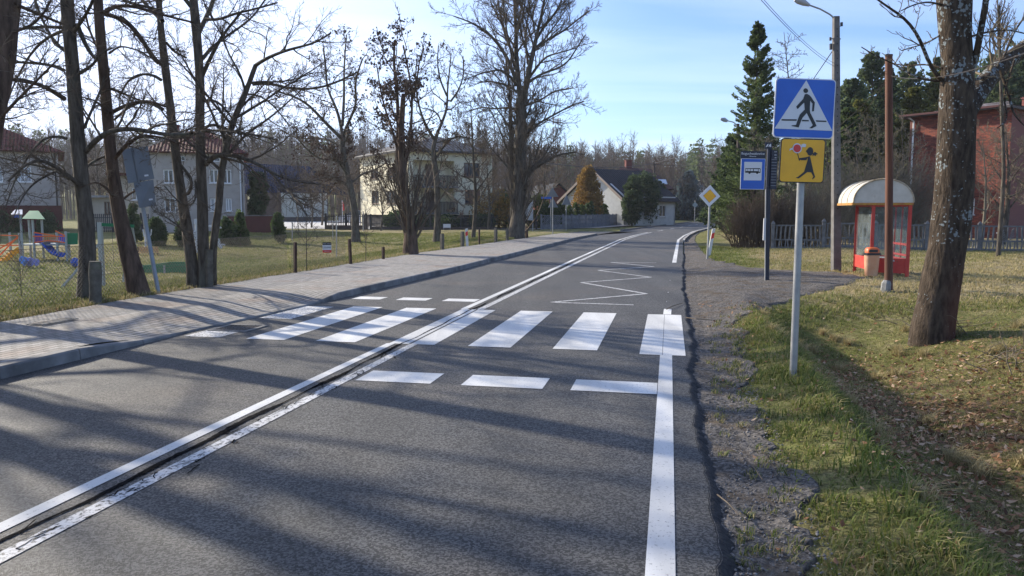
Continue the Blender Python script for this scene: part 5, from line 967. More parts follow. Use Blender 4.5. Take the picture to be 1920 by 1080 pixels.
# delineator posts
def delineator(px, py, h, lean, label):
    b = GT(px, py); r = empty('delineator_post', b, label, 'marker post', 'white marker posts with red bands'); A = frame3(.05, lean); mb = MB(); w = .11
    pz = lambda x, y, z_: b+A@np.array([x, y, z_]); V = [pz(-w/2, -.02, -.1), pz(w/2, -.02, -.1), pz(w/2, .03, -.1), pz(-w/2, .03, -.1), pz(-w/2, -.02, h*.97), pz(w/2, -.02, h), pz(w/2, .03, h), pz(-w/2, .03, h*.97)]
    mb.add(V, [(0, 1, 2, 3), (4, 5, 6, 7), (0, 1, 5, 4), (1, 2, 6, 5), (2, 3, 7, 6), (3, 0, 4, 7)]); mb.build('post', mat('delineator_white', (.6, .6, .6), (.5, .5, .48), scale=6, rough=.6), r, bevel=.006)
    mb = MB(); mb.poly([pz(-w*.46, -.022, h*.60), pz(w*.46, -.022, h*.66), pz(w*.46, -.022, h*.86), pz(-w*.46, -.022, h*.8)], -A[:, 1], .003); mb.build('red_band', RED, r); return r
delineator(876.5, 466, .86, -.05, 'red and white marker post between brown fence stumps on the left verge'); delineator(1329, 480, 1.0, .16, 'leaning red and white marker post behind the yellow diamond sign')
# back of the leaning sign on the left
b = GT(298, 553); t_ = P(247, 277, b[1]+.3); r = empty('tilted_sign', b, 'leaning pole with two grey sign backs bolted one above the other', 'road sign')
dv = unit(t_-b); pole(r, b-dv*.3, t_, .037, mat('grey_painted_pole', (.23, .26, .29), (.28, .31, .34), scale=5, rough=.5, metal=.2)); Yq = b[1]+.1
def fold(name, L_, m, th=.012, dY=(0, 0, 0, 0)): 
    pts = [P(x, y, Yq+d) for (x, y), d in zip(L_, dY)]; mb = MB(); mb.poly(pts, (0, 1, 0), th); return mb.build(name, m, r, bevel=.003)
u = fold('upper_plate', [(228, 281), (277, 274), (289, 335), (240, 344)], SGREY, dY=(-.22, .2, .2, -.22)); fold('lower_plate', [(250, 343), (287, 337), (292, 385), (261, 390)], SGREY, dY=(-.15, .15, .15, -.15))
mb = MB(); mb.poly([P(271, 328, Yq+.06), P(278, 327, Yq+.11), P(278.6, 330, Yq+.11), P(271.6, 331, Yq+.06)], (0, -1, 0), .012); mb.build('sticker', WHT, r); mb = MB(); mb.poly([P(279.5, 373, Yq-.0), P(286, 372, Yq+.05), P(286.6, 375, Yq+.05), P(280, 376, Yq)], (0, -1, 0), .012); mb.build('sticker', WHT, r)
mb = MB(); mb.beam(P(243.5, 278, Yq-.06), P(255, 342, Yq-.06), .10, .03, up=(0, 1, 0)); mb.build('clamp_channel', SGREY, r)
# back of the triangular signs, street name signs and boards at the junction
def tri_back(px, pyb, tris, label, name_plate=None, h_top=None):
    b = GT(px, pyb); r = empty('triangular_sign', b, label, 'road sign'); Y_ = b[1]; pole(r, b+(0, 0, -.1), P(px, h_top, Y_), .035)
    for i, (cx, y0, y1, hw) in enumerate(tris):
        mb = MB(); mb.poly([P(cx, y0, Y_-.06), P(cx+hw, y1, Y_-.06), P(cx-hw, y1, Y_-.06)], (0, 1, 0), .015); mb.build('plate', SGREY, r, bevel=.01)
    if name_plate: mb = MB(); x0, y0, x1, y1 = name_plate; mb.poly([P(x0, y0, Y_), P(x1, y0, Y_), P(x1, y1, Y_), P(x0, y1, Y_)], (0, 1, 0), .02); mb.build('name_plate', BLUE, r)
    return r
tri_back(1036.5, 438, [(1035.5, 351, 369, 12)], 'pole with a grey triangle back and a blue street name plate', (1015, 369, 1034, 373), 350)
tri_back(1033, 433, [(1037, 371, 389, 9.5)], 'short pole with a single grey triangle back beside the street name pole', None, 371)
tri_back(1061.5, 432, [(1062, 364, 384, 9)], 'right hand pole with a grey triangle sign back before the concrete fence', None, 363)
b = GT(991, 433); Y_ = b[1]; r = empty('notice_board', b, 'white notice board on two posts behind the big lime tree', 'notice board')
for x in (984.5, 999): pole(r, P(x, 435, Y_), P(x, 374, Y_), .04)
mb = MB(); mb.poly([P(984, 379, Y_-.06), P(999, 379, Y_-.06), P(999, 413, Y_-.06), P(984, 413, Y_-.06)], (0, 1, 0), .03); mb.build('board', mat('dull_white_board', (.42, .44, .45), (.35, .36, .37), scale=1), r)
b = GT(838, 433); Y_ = b[1]; r = empty('white_board', b, 'blank white rectangular board on the long dark garden fence', 'board'); mb = MB(); mb.poly([P(831, 420, 63.6), P(845, 420, 63.6), P(845, 427, 63.6), P(831, 427, 63.6)], (0, 1, 0), .03); mb.build('panel', WHT, r); pole(r, P(832, 431, 63.7), P(832, 420, 63.7), .02)
pole(r, P(844, 431, 63.7), P(844, 420, 63.7), .02)
r_ = GT(1284, 413); r = empty('give_way_sign', (*px2(1301, 118), 0), 'distant pole with a small grey sign back at the far bend', 'road sign'); q = np.array([*px2(1301, 118), 0]); pole(r, q, q+(0, 0, 3.3), .06); mb = MB(); mb.poly([q+(-.45, -.1, 2.6), q+(.0, -.1, 3.05), q+(.45, -.1, 2.6), q+(0, -.1, 2.2)], (0, 1, 0), .02); mb.build('plate', mat('teal_grey', (.25, .33, .35)), r)
# advertising board hung in the chain link fence
b = GT(612, 498); Yq = 20.9; r = empty('advert_board', (*P(612, 472, Yq)[:2], float(hz(*P(612, 472, Yq)[:2]))), 'small advert board in black, white and red hanging on the wire fence', 'advert board')
pA = Plate(P(613, 464, Yq), frame3(.12)); w, h = 16/F*Yq, 19.5/F*Yq; q = pA.part('panel', [rrect(w, h, .004)], -.006, .006, WHT, r)
pA.part('black_band', [[(-w/2, h*.24), (w/2, h*.24), (w/2, h/2), (-w/2, h/2)]], .001, .001, BLK, q); pA.part('red_band', [[(-w/2, -h/2), (w/2, -h/2), (w/2, -h*.25), (-w/2, -h*.25)]], .001, .001, RED, q)
text('[ DUNA', .062, pA.w(0, 0, .003), pA.A[:, 0], pA.A[:, 2], BLK, q); text('798 067 819', .03, pA.w(0, -h*.375, .004), pA.A[:, 0], pA.A[:, 2], WHT, q); text('WĘGIEL DREWNO', .024, pA.w(0, h*.36, .004), pA.A[:, 0], pA.A[:, 2], WHT, q)
# ---------------------------------------------------------------- poles and wires
b = GT(1568, 508); Y_ = b[1]; tp = P(1567.5, 31, Y_); r = empty('lamp_post', b, 'tall concrete street lamp post with a curved arm, left of the bus shelter', 'street lamp'); n_ = 8; mb = MB(); hh = tp-b
for w, s in ((.2, 0),):
    a0 = b+(0, 0, -.2); V = []
    for q_, w_ in ((a0, .105), (tp, .072)): V += [q_+np.array([i*w_, j*w_, 0]) for i, j in ((-1, -1), (1, -1), (1, 1), (-1, 1))]
    mb.add(V, [(0, 1, 2, 3), (4, 5, 6, 7), (0, 1, 5, 4), (1, 2, 6, 5), (2, 3, 7, 6), (3, 0, 4, 7)])
mb.build('post', mat('grey_concrete_post', (.10, .095, .09), (.16, .15, .145), scale=5, rough=.9), r, bevel=.012)
mb = MB()
for k in np.linspace(.25, .95, 26): q = b+hh*k; mb.tube([q+(0, -.11+.035*k, 0), q+(0, -.09+.035*k, 0)], .018, 8)
mb.build('bolt_holes', BLK, r)
mb = MB(); mb.tube([P(1564, 34, Y_), P(1556, 27, Y_), P(1538, 17, Y_), P(1516, 9, Y_), P(1508, 6, Y_)], .022, 8); arm = mb.build('arm', STEEL, r, smooth=True)
mb = MB(); mb.tube([P(1518, 10, Y_), P(1508, 5.5, Y_), P(1497, 1, Y_), P(1490, -1, Y_)], [.035, .075, .085, .05], 10); mb.build('lamp_head', mat('lamp_grey', (.35, .36, .38), rough=.5), arm, smooth=True)
mb = MB(); mb.tube([P(1569, 48, Y_), P(1575, 50, Y_), P(1578, 46, Y_)], .01, 6); mb.tube([P(1578, 42, Y_), P(1578, 49, Y_)], .035, 8); mb.tube([P(1566, 72, Y_), P(1557, 73, Y_)], .012, 6); mb.tube([P(1557, 76, Y_), P(1557, 70, Y_)], .03, 8); mb.tube([P(1558, 82, Y_), P(1558, 93, Y_)], .04, 8); mb.tube([P(1566, 90, Y_), P(1576, 72, Y_)], .012, 5); mb.build('insulators', mat('porcelain_dark', (.03, .03, .035), rough=.3), r)
lampY = Y_
b = GT(1666, 546); Y_ = b[1]; tp = P(1666.5, 104, Y_); r = empty('wooden_pole', b, 'brown wooden pole with a cut top in front of the bus shelter', 'utility pole'); mb = MB(); mb.tube([b+(0, 0, .02), (b+tp)/2+(.01, 0, 0), tp], [.076, .070, .066], 16); WOODP = mat('brown_pole_wood', (.07, .026, .014), (.15, .055, .028), scale=7, rough=.8, vec=(1, 1, .08), bump=.6, bscale=20, dist=.01, c3=(.03, .018, .014), s3=1.2); mb.build('shaft', WOODP, r, smooth=True)
mb = MB(); c_ = b+(-.10, -.06, 0); mb.tube([c_+(0, 0, -.15), c_+(.02, 0, .16), c_+(.03, 0, .22)], [.1, .09, .06], 7); mb.build('concrete_stub', mat('pale_stub', (.14, .14, .135), (.26, .26, .25), scale=12), r); mb = MB(); mb.tube([tp+(-.02, 0, 0), tp+(-.02, 0, .14)], .006, 4); mb.tube([P(1660, 104, Y_), P(1673, 104, Y_)], .03, 6); mb.build('top_iron', IRON, r); woodY = Y_
q = GT(1384, 440); Y_ = 55.; b = np.array([*px2(1384, Y_), 0]); b[2] = float(hz(b[0], b[1])); r = empty('utility_pole', b, 'brown pole with a blue street name plate and a green plate by the thicket', 'utility pole'); pole(r, b, P(1384, 232, Y_), .1, mat('dark_pole_wood', (.05, .032, .024), (.09, .065, .05), scale=4))
mb = MB(); mb.tube([P(1384, 236, Y_), P(1375, 229, Y_), P(1362, 226, Y_)], .04, 6); arm = mb.build('lamp_arm', STEEL, r); mb = MB(); mb.tube([P(1364, 227, Y_), P(1358, 224.5, Y_), P(1351, 223, Y_)], [.09, .16, .08], 8); mb.build('lamp_head', MT['lamp_grey'], arm, smooth=True)
pS = Plate(P(1382, 377.6, Y_-.2), frame3(.05, .05*-1)); w, h = 28/F*Y_, 6/F*Y_; q = pS.part('street_name_plate', [rrect(w, h, .03)], -.01, .01, BLUE, r); text('BIAŁY DOM', .19, pS.w(.02, 0, .004), pS.A[:, 0], pS.A[:, 2], WHT, q)
pS = Plate(P(1383.5, 389.3, Y_-.2), frame3(.05)); w, h = 14/F*Y_, 10.5/F*Y_; q = pS.part('green_plate', [rrect(w, h, .02)], -.01, .01, mat('pale_green_plate', (.3, .45, .35)), r); pS.part('stripes', [[(-w*.42, k-.02), (w*.42, k-.02), (w*.42, k+.02), (-w*.42, k+.02)] for k in (-.13, 0, .13)], .002, .001, mat('dark_green', (.03, .12, .08)), q)
q = np.array([*px2(1226, 98), 0]); r = empty('utility_pole', q, 'thin dark pole with crossarm in front of the maroon roof', 'utility pole'); pole(r, q, P(1226, 303, 98), .11, MT['dark_pole_wood']); mb = MB(); mb.tube([P(1222, 309, 98), P(1230, 309, 98)], .06, 5); mb.tube([P(1223, 330, 98), P(1229, 330, 98)], .06, 5); mb.build('crossarm', IRON, r)
def wire(a, b, sag, label, rad=.011, n=14):
    a = np.array(a, float); b = np.array(b, float); k = np.linspace(0, 1, n); p = a+(b-a)*k[:, None]; p[:, 2] -= sag*4*k*(1-k); mb = MB(); mb.tube(p, rad, 4, cap=False); o = mb.build('overhead_wire', IRON); o['label'] = label; o['category'] = 'wire'; o['group'] = 'overhead wires'
wire(P(1566, 88, lampY), P(1440, 250, 62), .3, 'thick service wire from the lamp post down past the crossing sign', .014); wire(P(1567, 126, lampY), P(1420, -8, 11), .1, 'wire crossing the sky from the top of the photo to the lamp post', .006); wire(P(1571, 122, lampY), P(1424, -10, 11.3), .12, 'second thin wire beside the one crossing the sky', .005)
wire(P(1568, 240, lampY), P(1668, 143, woodY), .06, 'upper wire between the lamp post and the wooden pole', .008); wire(P(1568, 250, lampY), P(1668, 143, woodY-.05), .2, 'lower wire between the lamp post and the wooden pole', .008); wire(P(1669, 142, woodY), P(1960, 85, 7), .15, 'wire from the wooden pole across the ash trunk to the right edge', .006)
wire(P(1226, 306, 98), P(1352, 262, 58), .2, 'wire rising from the thin dark pole to the spruce', .03); wire(P(1226, 306, 98), P(1005, 303, 60), .5, 'long wire from the thin dark pole towards the big lime', .03); wire(P(1226, 308, 98), P(1400, 304, 90), .3, 'level wire from the thin dark pole across the road', .025); wire(P(1225, 330, 98), P(1140, 348, 88), .2, 'low service wire to the white house roof', .03); wire(P(-40, 183, 48), P(510, 182, 62), .2, 'faint wire behind the left row of bare trees', .015)
# ---------------------------------------------------------------- bus shelter
REDP = mat('red_shelter_paint', (.42, .025, .02), (.5, .06, .04), scale=5, rough=.5, c3=(.2, .06, .04), s3=9, lo3=.62, hi3=.72); VAULT = mat('cream_sheet', (.42, .40, .34), (.52, .5, .44), scale=4, rough=.6, c3=(.28, .2, .12), s3=3, lo3=.6, hi3=.75)
PLEXI = bpy.data.materials.new('plexiglass'); PLEXI.use_nodes = True
def plexi():
    N, L, b = nodes(PLEXI); tr = N.new('ShaderNodeBsdfTransparent'); tr.inputs[0].default_value = (.92, .95, .95, 1); ms = N.new('ShaderNodeMixShader'); tc = N.new('ShaderNodeTexCoord'); n = N.new('ShaderNodeTexNoise'); n.inputs['Scale'].default_value = 2.5; n.inputs['Detail'].default_value = 6; L.new(tc.outputs['Object'], n.inputs[0])
    r = N.new('ShaderNodeMapRange'); r.inputs[1].default_value = .35; r.inputs[2].default_value = .7; r.inputs[3].default_value = .03; r.inputs[4].default_value = .17; L.new(n.outputs[0], r.inputs[0]); L.new(r.outputs[0], ms.inputs[0]); b.inputs['Base Color'].default_value = (.45, .5, .5, 1); b.inputs['Roughness'].default_value = .25
    L.new(tr.outputs[0], ms.inputs[1]); L.new(b.outputs[0], ms.inputs[2]); L.new(ms.outputs[0], N['Material Output'].inputs[0])
plexi()
nl = G0(1632, 520)[:2]; nr = G0(1700, 523)[:2]; fl_ = G0(1602, 511)[:2]; fr_ = nr+(fl_-nl); zb0 = .02; ztp = zx(383, 18.3)
zg_ = float(hz(*nl)); r = empty('bus_shelter', (*((nl+fr_)/2), zg_), 'small red bus shelter with dirty glazing under a cream barrel roof', 'bus shelter')
for c_ in (nl, nr, fl_, fr_): mb = MB(); mb.box((*c_, (ztp+zg_)/2-.05), (.075, .075, ztp-zg_+.1), -.38); mb.build('post', REDP, r)
m4 = fl_+(fr_-fl_)*.0
def panel(a, b_, z0, z1, m, name, th=.03): mb = MB(); mb.beam((*a, (z0+z1)/2), (*b_, (z0+z1)/2), th, z1-z0); return mb.build(name, m, r)
zl = zx(487, 18.3)
panel(nl, nr, zg_+.08, zl, REDP, 'lower_panel'); panel(fl_, nl, zg_+.12, zl+.02, REDP, 'lower_panel'); panel(fl_, fr_, zg_+.1, zl, REDP, 'lower_panel')
panel(nl, nr, zl+.03, ztp-.04, PLEXI, 'pane', .008); panel(fl_, nl, zl+.03, ztp-.04, PLEXI, 'pane', .008); panel(fl_, fr_, zl+.03, ztp-.04, PLEXI, 'pane', .008); panel(nr, fr_, zl-.1, ztp-.04, PLEXI, 'pane', .008)
mb = MB()
for a, b_ in ((nl, nr), (fl_, nl), (fl_, fr_), (nr, fr_)):
    for z_k in (ztp-.03, zl+.02): mb.beam((*a, z_k), (*b_, z_k), .045, .05)
for k in (.36, .7): c_ = nr+(fr_-nr)*k; mb.box((*c_, (zg_+ztp)/2), (.04, .04, ztp-zg_-.06), -.38)
for z_k in (.55, .8): mb.beam((*nr, z_k), (*fr_, z_k), .035, .05)
mb.build('rails', REDP, r)
mb = MB(); mb.beam((*(fl_*.3+fr_*.7), .42), (*(nl*.3+nr*.7), .42), .3, .04); mb.build('bench', mat('grey_bench', (.4, .39, .38)), r)
# vault: arcs across the width, overhanging towards the road
e = unit(nr-nl); dd = unit(fl_-nl); Lf = nl-e*.47-dd*.06; Rt = nr+e*.05-dd*.06; cen = (Lf+Rt)/2; hw = np.linalg.norm(Rt-Lf)/2; hv = zx(339, 18.2)-ztp; dep = np.linalg.norm(fl_-nl)+.2; n = 18; V = []; Fq = []
for j, off in enumerate((0, dep)):
    for i in range(n+1):
        a = math.pi*i/n; q = cen+e*hw*math.cos(a)*-1+dd*off; V.append((*q, ztp+.03+hv*math.sin(a)**.9))
for i in range(n): Fq.append((i, i+1, n+1+i+1, n+1+i))
nb = len(V); Fq.append(tuple(range(n+1))); Fq.append(tuple(range(n+1, 2*n+2))); mb = MB(); mb.add(V, Fq); rf = mb.build('roof', VAULT, r)
mb = MB(); pts = [np.array(v)-np.array([*dd*.012, -.008]) for v in V[:n+1]]; mb.tube(pts, .016, 5); 
for k in (.35, .7, 1.0): mb.tube([np.array(v)+np.array([*dd*dep*k, .006]) for v in V[:n+1]], .013, 5)
mb.build('roof_ribs', mat('rusty_trim', (.28, .20, .11), (.42, .38, .30), scale=8), rf)
mb = MB(); a_, b_ = np.array(V[0]), np.array(V[n+1]); mb.beam(a_+(0, 0, -.02), b_+(0, 0, -.02), .04, .06); mb.beam(a_+(0, 0, -.025), np.array(V[n])+(0, 0, -.025), .04, .055); mb.build('yellow_edge', mat('rusty_yellow', (.45, .25, .04), (.3, .12, .04), scale=9), rf)
text('ZKKM', .08, (*(fl_*.52+fr_*.48-dd*.03), zx(404, 19.6)), (*e, 0), (0, 0, 1), WHT, r)
# litter bin
c_ = G0(1629, 521)[:2]+np.array([-.02, -.15]); zb_ = float(hz(*c_)); r = empty('litter_bin', (*c_, zb_), 'faded orange litter bin with a hooded lid at the shelter corner', 'litter bin'); ORG = mat('faded_orange_plastic', (.62, .30, .16), (.72, .46, .30), scale=3, rough=.5); ORL = mat('orange_lid', (.65, .13, .03), rough=.45)
def ringloft(secs, m, name, par, n=20, sq=3.2):
    V = []; Fq = []
    for (z, a, b2) in secs:
        for k in range(n): t = 2*math.pi*k/n; cx, sx = math.cos(t), math.sin(t); V.append((c_[0]+a*np.sign(cx)*abs(cx)**(2/sq), c_[1]+b2*np.sign(sx)*abs(sx)**(2/sq), zb_+z))
    for i in range(len(secs)-1):
        for k in range(n): Fq.append((i*n+k, i*n+(k+1) % n, (i+1)*n+(k+1) % n, (i+1)*n+k))
    Fq += [tuple(range(n)), tuple(range((len(secs)-1)*n, len(secs)*n))]; mb = MB(); mb.add(V, Fq); return mb.build(name, m, par, smooth=True)
ringloft([(.04, .12, .1), (.06, .135, .115), (.5, .16, .135), (.545, .165, .14)], ORG, 'body', r); ringloft([(.53, .18, .155), (.58, .18, .155)], BLKM, 'rim', r); lid = ringloft([(.58, .15, .13), (.66, .15, .13), (.69, .13, .11), (.71, .09, .08)], ORL, 'lid', r)
mb = MB(); mb.box((c_[0]-.03, c_[1]-.128, zb_+.63), (.2, .02, .06)); mb.build('slot', BLK, lid); mb = MB(); mb.box((c_[0], c_[1]+.1, zb_+.1), (.03, .03, .4)); mb.build('bracket', IRON, r)
# ---------------------------------------------------------------- left fence posts and wire mesh
def fpost(px, py, top, w, m, label, name='fence_post', rnd=False, n=7, lean=0, grp='old fence posts along the pavement'):
    b = GT(px, py); tp = P(px+lean, top, b[1]); mb = MB(); rr_ = w/F*b[1]/2; k = np.linspace(0, 1, 6)[:, None]; pp = (b+(0, 0, -.15))*(1-k)+tp*k
    mb.tube(pp, [rr_*(1+.06*math.sin(i*2)) for i in range(5)]+[rr_*.93], n, True); o = mb.build(name, m, None, smooth=rnd); o.data.transform(Matrix.Translation(-Vector(b))); o.location = Vector(b); tag(o, label, 'post', grp); return o
MOSSY = mat('mossy_concrete', (.075, .065, .05), (.14, .125, .10), scale=9, rough=.95, bump=.8, bscale=30, dist=.01, c3=(.10, .12, .05), s3=4, lo3=.55, hi3=.7); RUSTP = mat('rusty_brown_post', (.035, .018, .012), (.07, .035, .022), scale=10, rough=.9, bump=.6)
fpost(178.5, 573, 490, 22, MOSSY, 'thick round mossy post in front of the tall straight trunk', n=14, rnd=True); fpost(392, 547, 468, 15, MOSSY, 'square concrete post beside the three stemmed tree', n=4)
for px, py, tp_, w, lab, n, m in ((553.5, 516, 454, 7, 'tall dark rusty post at the end of the wire mesh', 4, RUSTP), (658, 499, 448, 6.5, 'leaning rusty post right of the advert board', 4, RUSTP), (718.5, 490, 463, 6, 'short rusty post stub left of the bushy locust', 4, RUSTP), (829, 471, 438, 8, 'brown concrete post right of the bushy locust trunk', 4, MOSSY), (867, 466, 434, 7.5, 'brown concrete post immediately left of the marker post', 4, MOSSY), (898.5, 461, 430, 3.5, 'thin rusty stake right of the marker post', 5, RUSTP), (929.5, 459, 428, 6.5, 'brown concrete post left of the big lime', 4, MOSSY), (951, 456, 428, 6, 'brown post nearest the foot of the big lime', 4, MOSSY), (987.5, 446, 424, 6, 'dark post right of the big lime foot', 4, RUSTP)):
    fpost(px, py, tp_, w, m, lab, n=n, lean=-3 if px == 658 else 0)
WIRE = mat('rusty_wire', (.10, .085, .07), (.16, .14, .12), scale=20, rough=.6, metal=.5)
def chainlink(sa, sb, t0, t1, zt, label, top_rail=True, mesh=.07, rad=.0034):
    a = np.array(xy(sa, t0)); b = np.array(xy(sb, t1)); L_ = np.linalg.norm(b-a); d = (b-a)/L_; H_ = zt; z0 = float(hz(*a))-.02; lines = []; st_ = mesh*1.05
    def pt_(u, z): return np.array([*(a+d*u), float(0)+z])
    zg2 = lambda u: float(hz(*(a+d*u)))-.03
    for sg in (1, -1):
        for u in np.arange(-H_ if sg > 0 else 0, L_ if sg > 0 else L_+H_, st_):
            u0, u1 = u, u+sg*H_; za, zc = 0., H_
            if u0 < 0: za = -u0; u0 = 0
            if u1 > L_: zc = L_-u if sg > 0 else zc; u1 = L_
            if u0 > L_: za = u-L_; u0 = L_
            if u1 < 0: zc = u; u1 = 0
            if zc <= za: continue
            g0 = zg2(min(max(u0, 0), L_)); k = np.linspace(0, 1, 2); P0 = pt_(u0, g0+za); P1 = pt_(u1, g0+zc); lines.append([P0, P1])
    ln = np.array(lines); v, f = tubes(ln, np.full(ln.shape[:2], rad), 3); r = empty('wire_fence', (*((a+b)/2), z0), label, 'fence', None); npmesh('wire_mesh', v, f, WIRE, r)
    mb = MB(); k = np.linspace(0, 1, 8)
    mb.tube([pt_(L_*q, zg2(L_*q)+H_+.01) for q in k], .004, 4); mb.tube([pt_(L_*q, zg2(L_*q)+.45) for q in k], .003, 4); mb.build('tension_wires', WIRE, r); return r
chainlink(4.5, 17.6, -9.62, -9.3, .95, 'rusty chain link fence between the pavement trees and the playground'); chainlink(17.8, 21.0, -9.3, -9.25, .85, 'short chain link bay holding the advert board', rad=.003)
for px, y0, y1, w, lab in ((631, 487, 405, 2.4, 'thin pale metal pole left of the leaning rusty post'), (624, 450, 415, 1.5, 'thin grey stake far behind the advert board'), (548, 452, 416, 2, 'thin grey post in front of the blue roofed house yard'), (681, 433, 396, 2.2, 'slim grey pole in front of the silver car')):
    b = GT(px, y0); mb = MB(); mb.tube([b+(0, 0, -.1), P(px, y1, b[1])], w/F*b[1]/2, 7); o = mb.build('metal_pole', STEEL); o.data.transform(Matrix.Translation(-Vector(b))); o.location = Vector(b); tag(o, lab, 'pole')
# ---------------------------------------------------------------- playground
PG = lambda n, c: mat(n, c, rough=.6, spec=.25); GREENP = PG('green_plastic', (.012, .16, .07)); BLUEP = PG('blue_plastic', (.02, .10, .50)); LBLUE = PG('light_blue_plastic', (.10, .27, .70)); VIOL = PG('violet_plastic', (.22, .24, .55)); ORNG = PG('orange_rail', (.75, .16, .04)); YORG = PG('yellow_orange_plastic', (.80, .34, .02)); GALV = mat('pale_galvanised', (.33, .36, .36), rough=.5, metal=.4); BENW = mat('bench_wood', (.45, .26, .10), (.55, .33, .14), scale=8)
def gp(px, py): return GT(px, py)
# climbing frame
B0 = gp(60, 489); Yc = B0[1]; gz = B0[2]; r = empty('climbing_frame', B0, 'playground climbing frame with green roof, blue slide and orange rails', 'climbing frame'); q = lambda x, y, d=0: P(x, y, Yc+d)
for x, yt, d in ((38, 404, 0), (18, 436, 1.5), (36, 437, 0), (61, 412, 0), (78, 412, 1.6), (54, 412, 1.6), (106, 436, 0), (123, 434, 0), (128, 436, 1.4)): mb = MB(); t_ = q(x, yt, d); mb.tube([(t_[0], t_[1], gz-.05), t_], .055, 8); mb.build('post', GALV, r, smooth=True)
mb = MB(); E_ = [q(41, 410, -.3), q(84, 411, -.3), q(84, 410, 2), q(41, 410, 2)]; R0, R1 = q(55, 395, .8), q(72, 395, .8); mb.add(E_+[R0, R1], [(0, 1, 5, 4), (2, 3, 4, 5), (1, 2, 5), (3, 0, 4), (0, 1, 2, 3)]); mb.build('green_roof', GREENP, r)
mb = MB(); mb.add([q(21, 402, 1), q(42, 402, 1), q(42, 401, 3), q(21, 401, 3), q(28, 393, 2), q(42, 393, 2)], [(0, 1, 5, 4), (2, 3, 4, 5), (1, 2, 5), (3, 0, 4), (0, 1, 2, 3)]); mb.build('grey_roof', PG('grey_blue_plastic', (.25, .3, .38)), r)
mb = MB()
def pn(x0, y0, x1, y1, d, m, name, th=.04): mb = MB(); mb.poly([q(x0, y0, d), q(x1, y0, d), q(x1, y1, d), q(x0, y1, d)], (0, 1, 0), th); return mb.build(name, m, r)
pn(62, 437, 78, 456, .1, BLUEP, 'blue_panel'); pn(24, 401, 36, 408, 1.6, BLUEP, 'blue_panel'); pn(125, 437, 145, 458, .1, GREENP, 'green_panel'); pn(110, 440, 121, 455, 1.5, BLUEP, 'blue_panel')
mb = MB()
for (a, c) in (((0, 441), (35, 442)), ((62, 443), (122, 443)), ((64, 436), (104, 442)), ((104, 433), (122, 442)), ((0, 460), (34, 460)), ((0, 478), (34, 443)), ((0, 466), (34, 446)), ((64, 455), (90, 451)), ((90, 451), (122, 455))): mb.tube([q(*a, -.05), q(*c, -.05)], .03, 6)
for x in np.arange(66, 122, 3.5): mb.tube([q(x, 443, -.05), q(x, 454, -.05)], .012, 4)
mb.build('orange_rails', ORNG, r)
for d in (-.25, .35): mb = MB(); mb.poly([q(0, 490 if d < 0 else 486, d), q(4, 496 if d < 0 else 490, d), q(35, 473 if d < 0 else 468, d), q(33, 463, d)], (0, 1, 0), .05); mb.build('stair_side', YORG, r)
mb = MB()
for k in range(5): mb.box(q(6+k*6, 488-k*4.5, .05), (.28, .55, .04)); 
mb.build('steps', YORG, r)
mb = MB(); pts = [q(84, 458, .3), q(90, 466, .2), q(97, 474, .1), (q(106, 479, 0)), (q(116, 481, 0))]
V = []; Fq = []
for i, p in enumerate(pts):
    for a in np.linspace(-math.pi, 0, 7): V.append(p+np.array([0, .32*math.cos(a), .14+.18*math.sin(a)]))
    if i: b7 = (i-1)*7; Fq += [(b7+k, b7+k+1, b7+8+k, b7+7+k) for k in range(6)]
mb.add(V, Fq); o = mb.build('slide', BLUEP, r, smooth=True); sm = o.modifiers.new('s', 'SOLIDIFY'); sm.thickness = .03
mb = MB(); mb.box(q(72, 458, .8), (1.2, 1.5, .06)); mb.box(q(115, 458, .8), (.7, 1.4, .06)); mb.build('platform', GALV, r); mb = MB(); mb.tube([q(76, 457, .5), q(90, 453, .5), q(104, 452, .5), q(122, 458, .5)], .09, 6); mb.build('bridge', GALV, r)
# spring riders
B0 = gp(54, 502); Yc = B0[1]; r = empty('spring_rider', B0, 'light blue and violet spring rider shaped like an animal', 'spring rider', 'playground spring riders')
def blob(name, pts, m, d=0, th=.04): mb = MB(); mb.poly([P(x, y, Yc+d) for x, y in pts], (0, 1, 0), th); return mb.build(name, m, r, bevel=.01)
blob('head_panel', [(35, 484), (39, 480), (44, 481), (50, 483), (51, 490), (49, 497), (44, 499), (42, 495), (38, 494), (35, 490)], LBLUE, -.1); blob('side_panel', [(50, 484), (56, 482), (64, 486), (70, 485), (74, 490), (72, 497), (67, 500), (64, 496), (58, 500), (51, 498)], VIOL, -.02)
mb = MB(); 
for k in range(5): mb.tube([B0+(.13*math.cos(a), .13*math.sin(a), .02+.05*k+.05*a/6.3) for a in np.linspace(0, 6.28, 9)], .012, 5, False)
mb.build('spring', IRON, r); mb = MB(); mb.tube([P(47, 486, Yc-.25), P(47, 486, Yc+.2)], .015, 6); mb.build('handle', ORNG, r)
B0 = gp(140, 503); Yc = B0[1]; r = empty('spring_rider', B0, 'round blue spring rider half hidden by the tall straight trunk', 'spring rider', 'playground spring riders'); blob('disc', [(140+8.5*math.cos(a), 491.5+8.5*math.sin(a)) for a in np.linspace(0, 6.28, 18, endpoint=False)], BLUEP, -.05)
mb = MB()
for k in range(4): mb.tube([B0+(.13*math.cos(a), .13*math.sin(a), .02+.05*k+.05*a/6.3) for a in np.linspace(0, 6.28, 9)], .012, 5, False)
mb.build('spring', IRON, r)
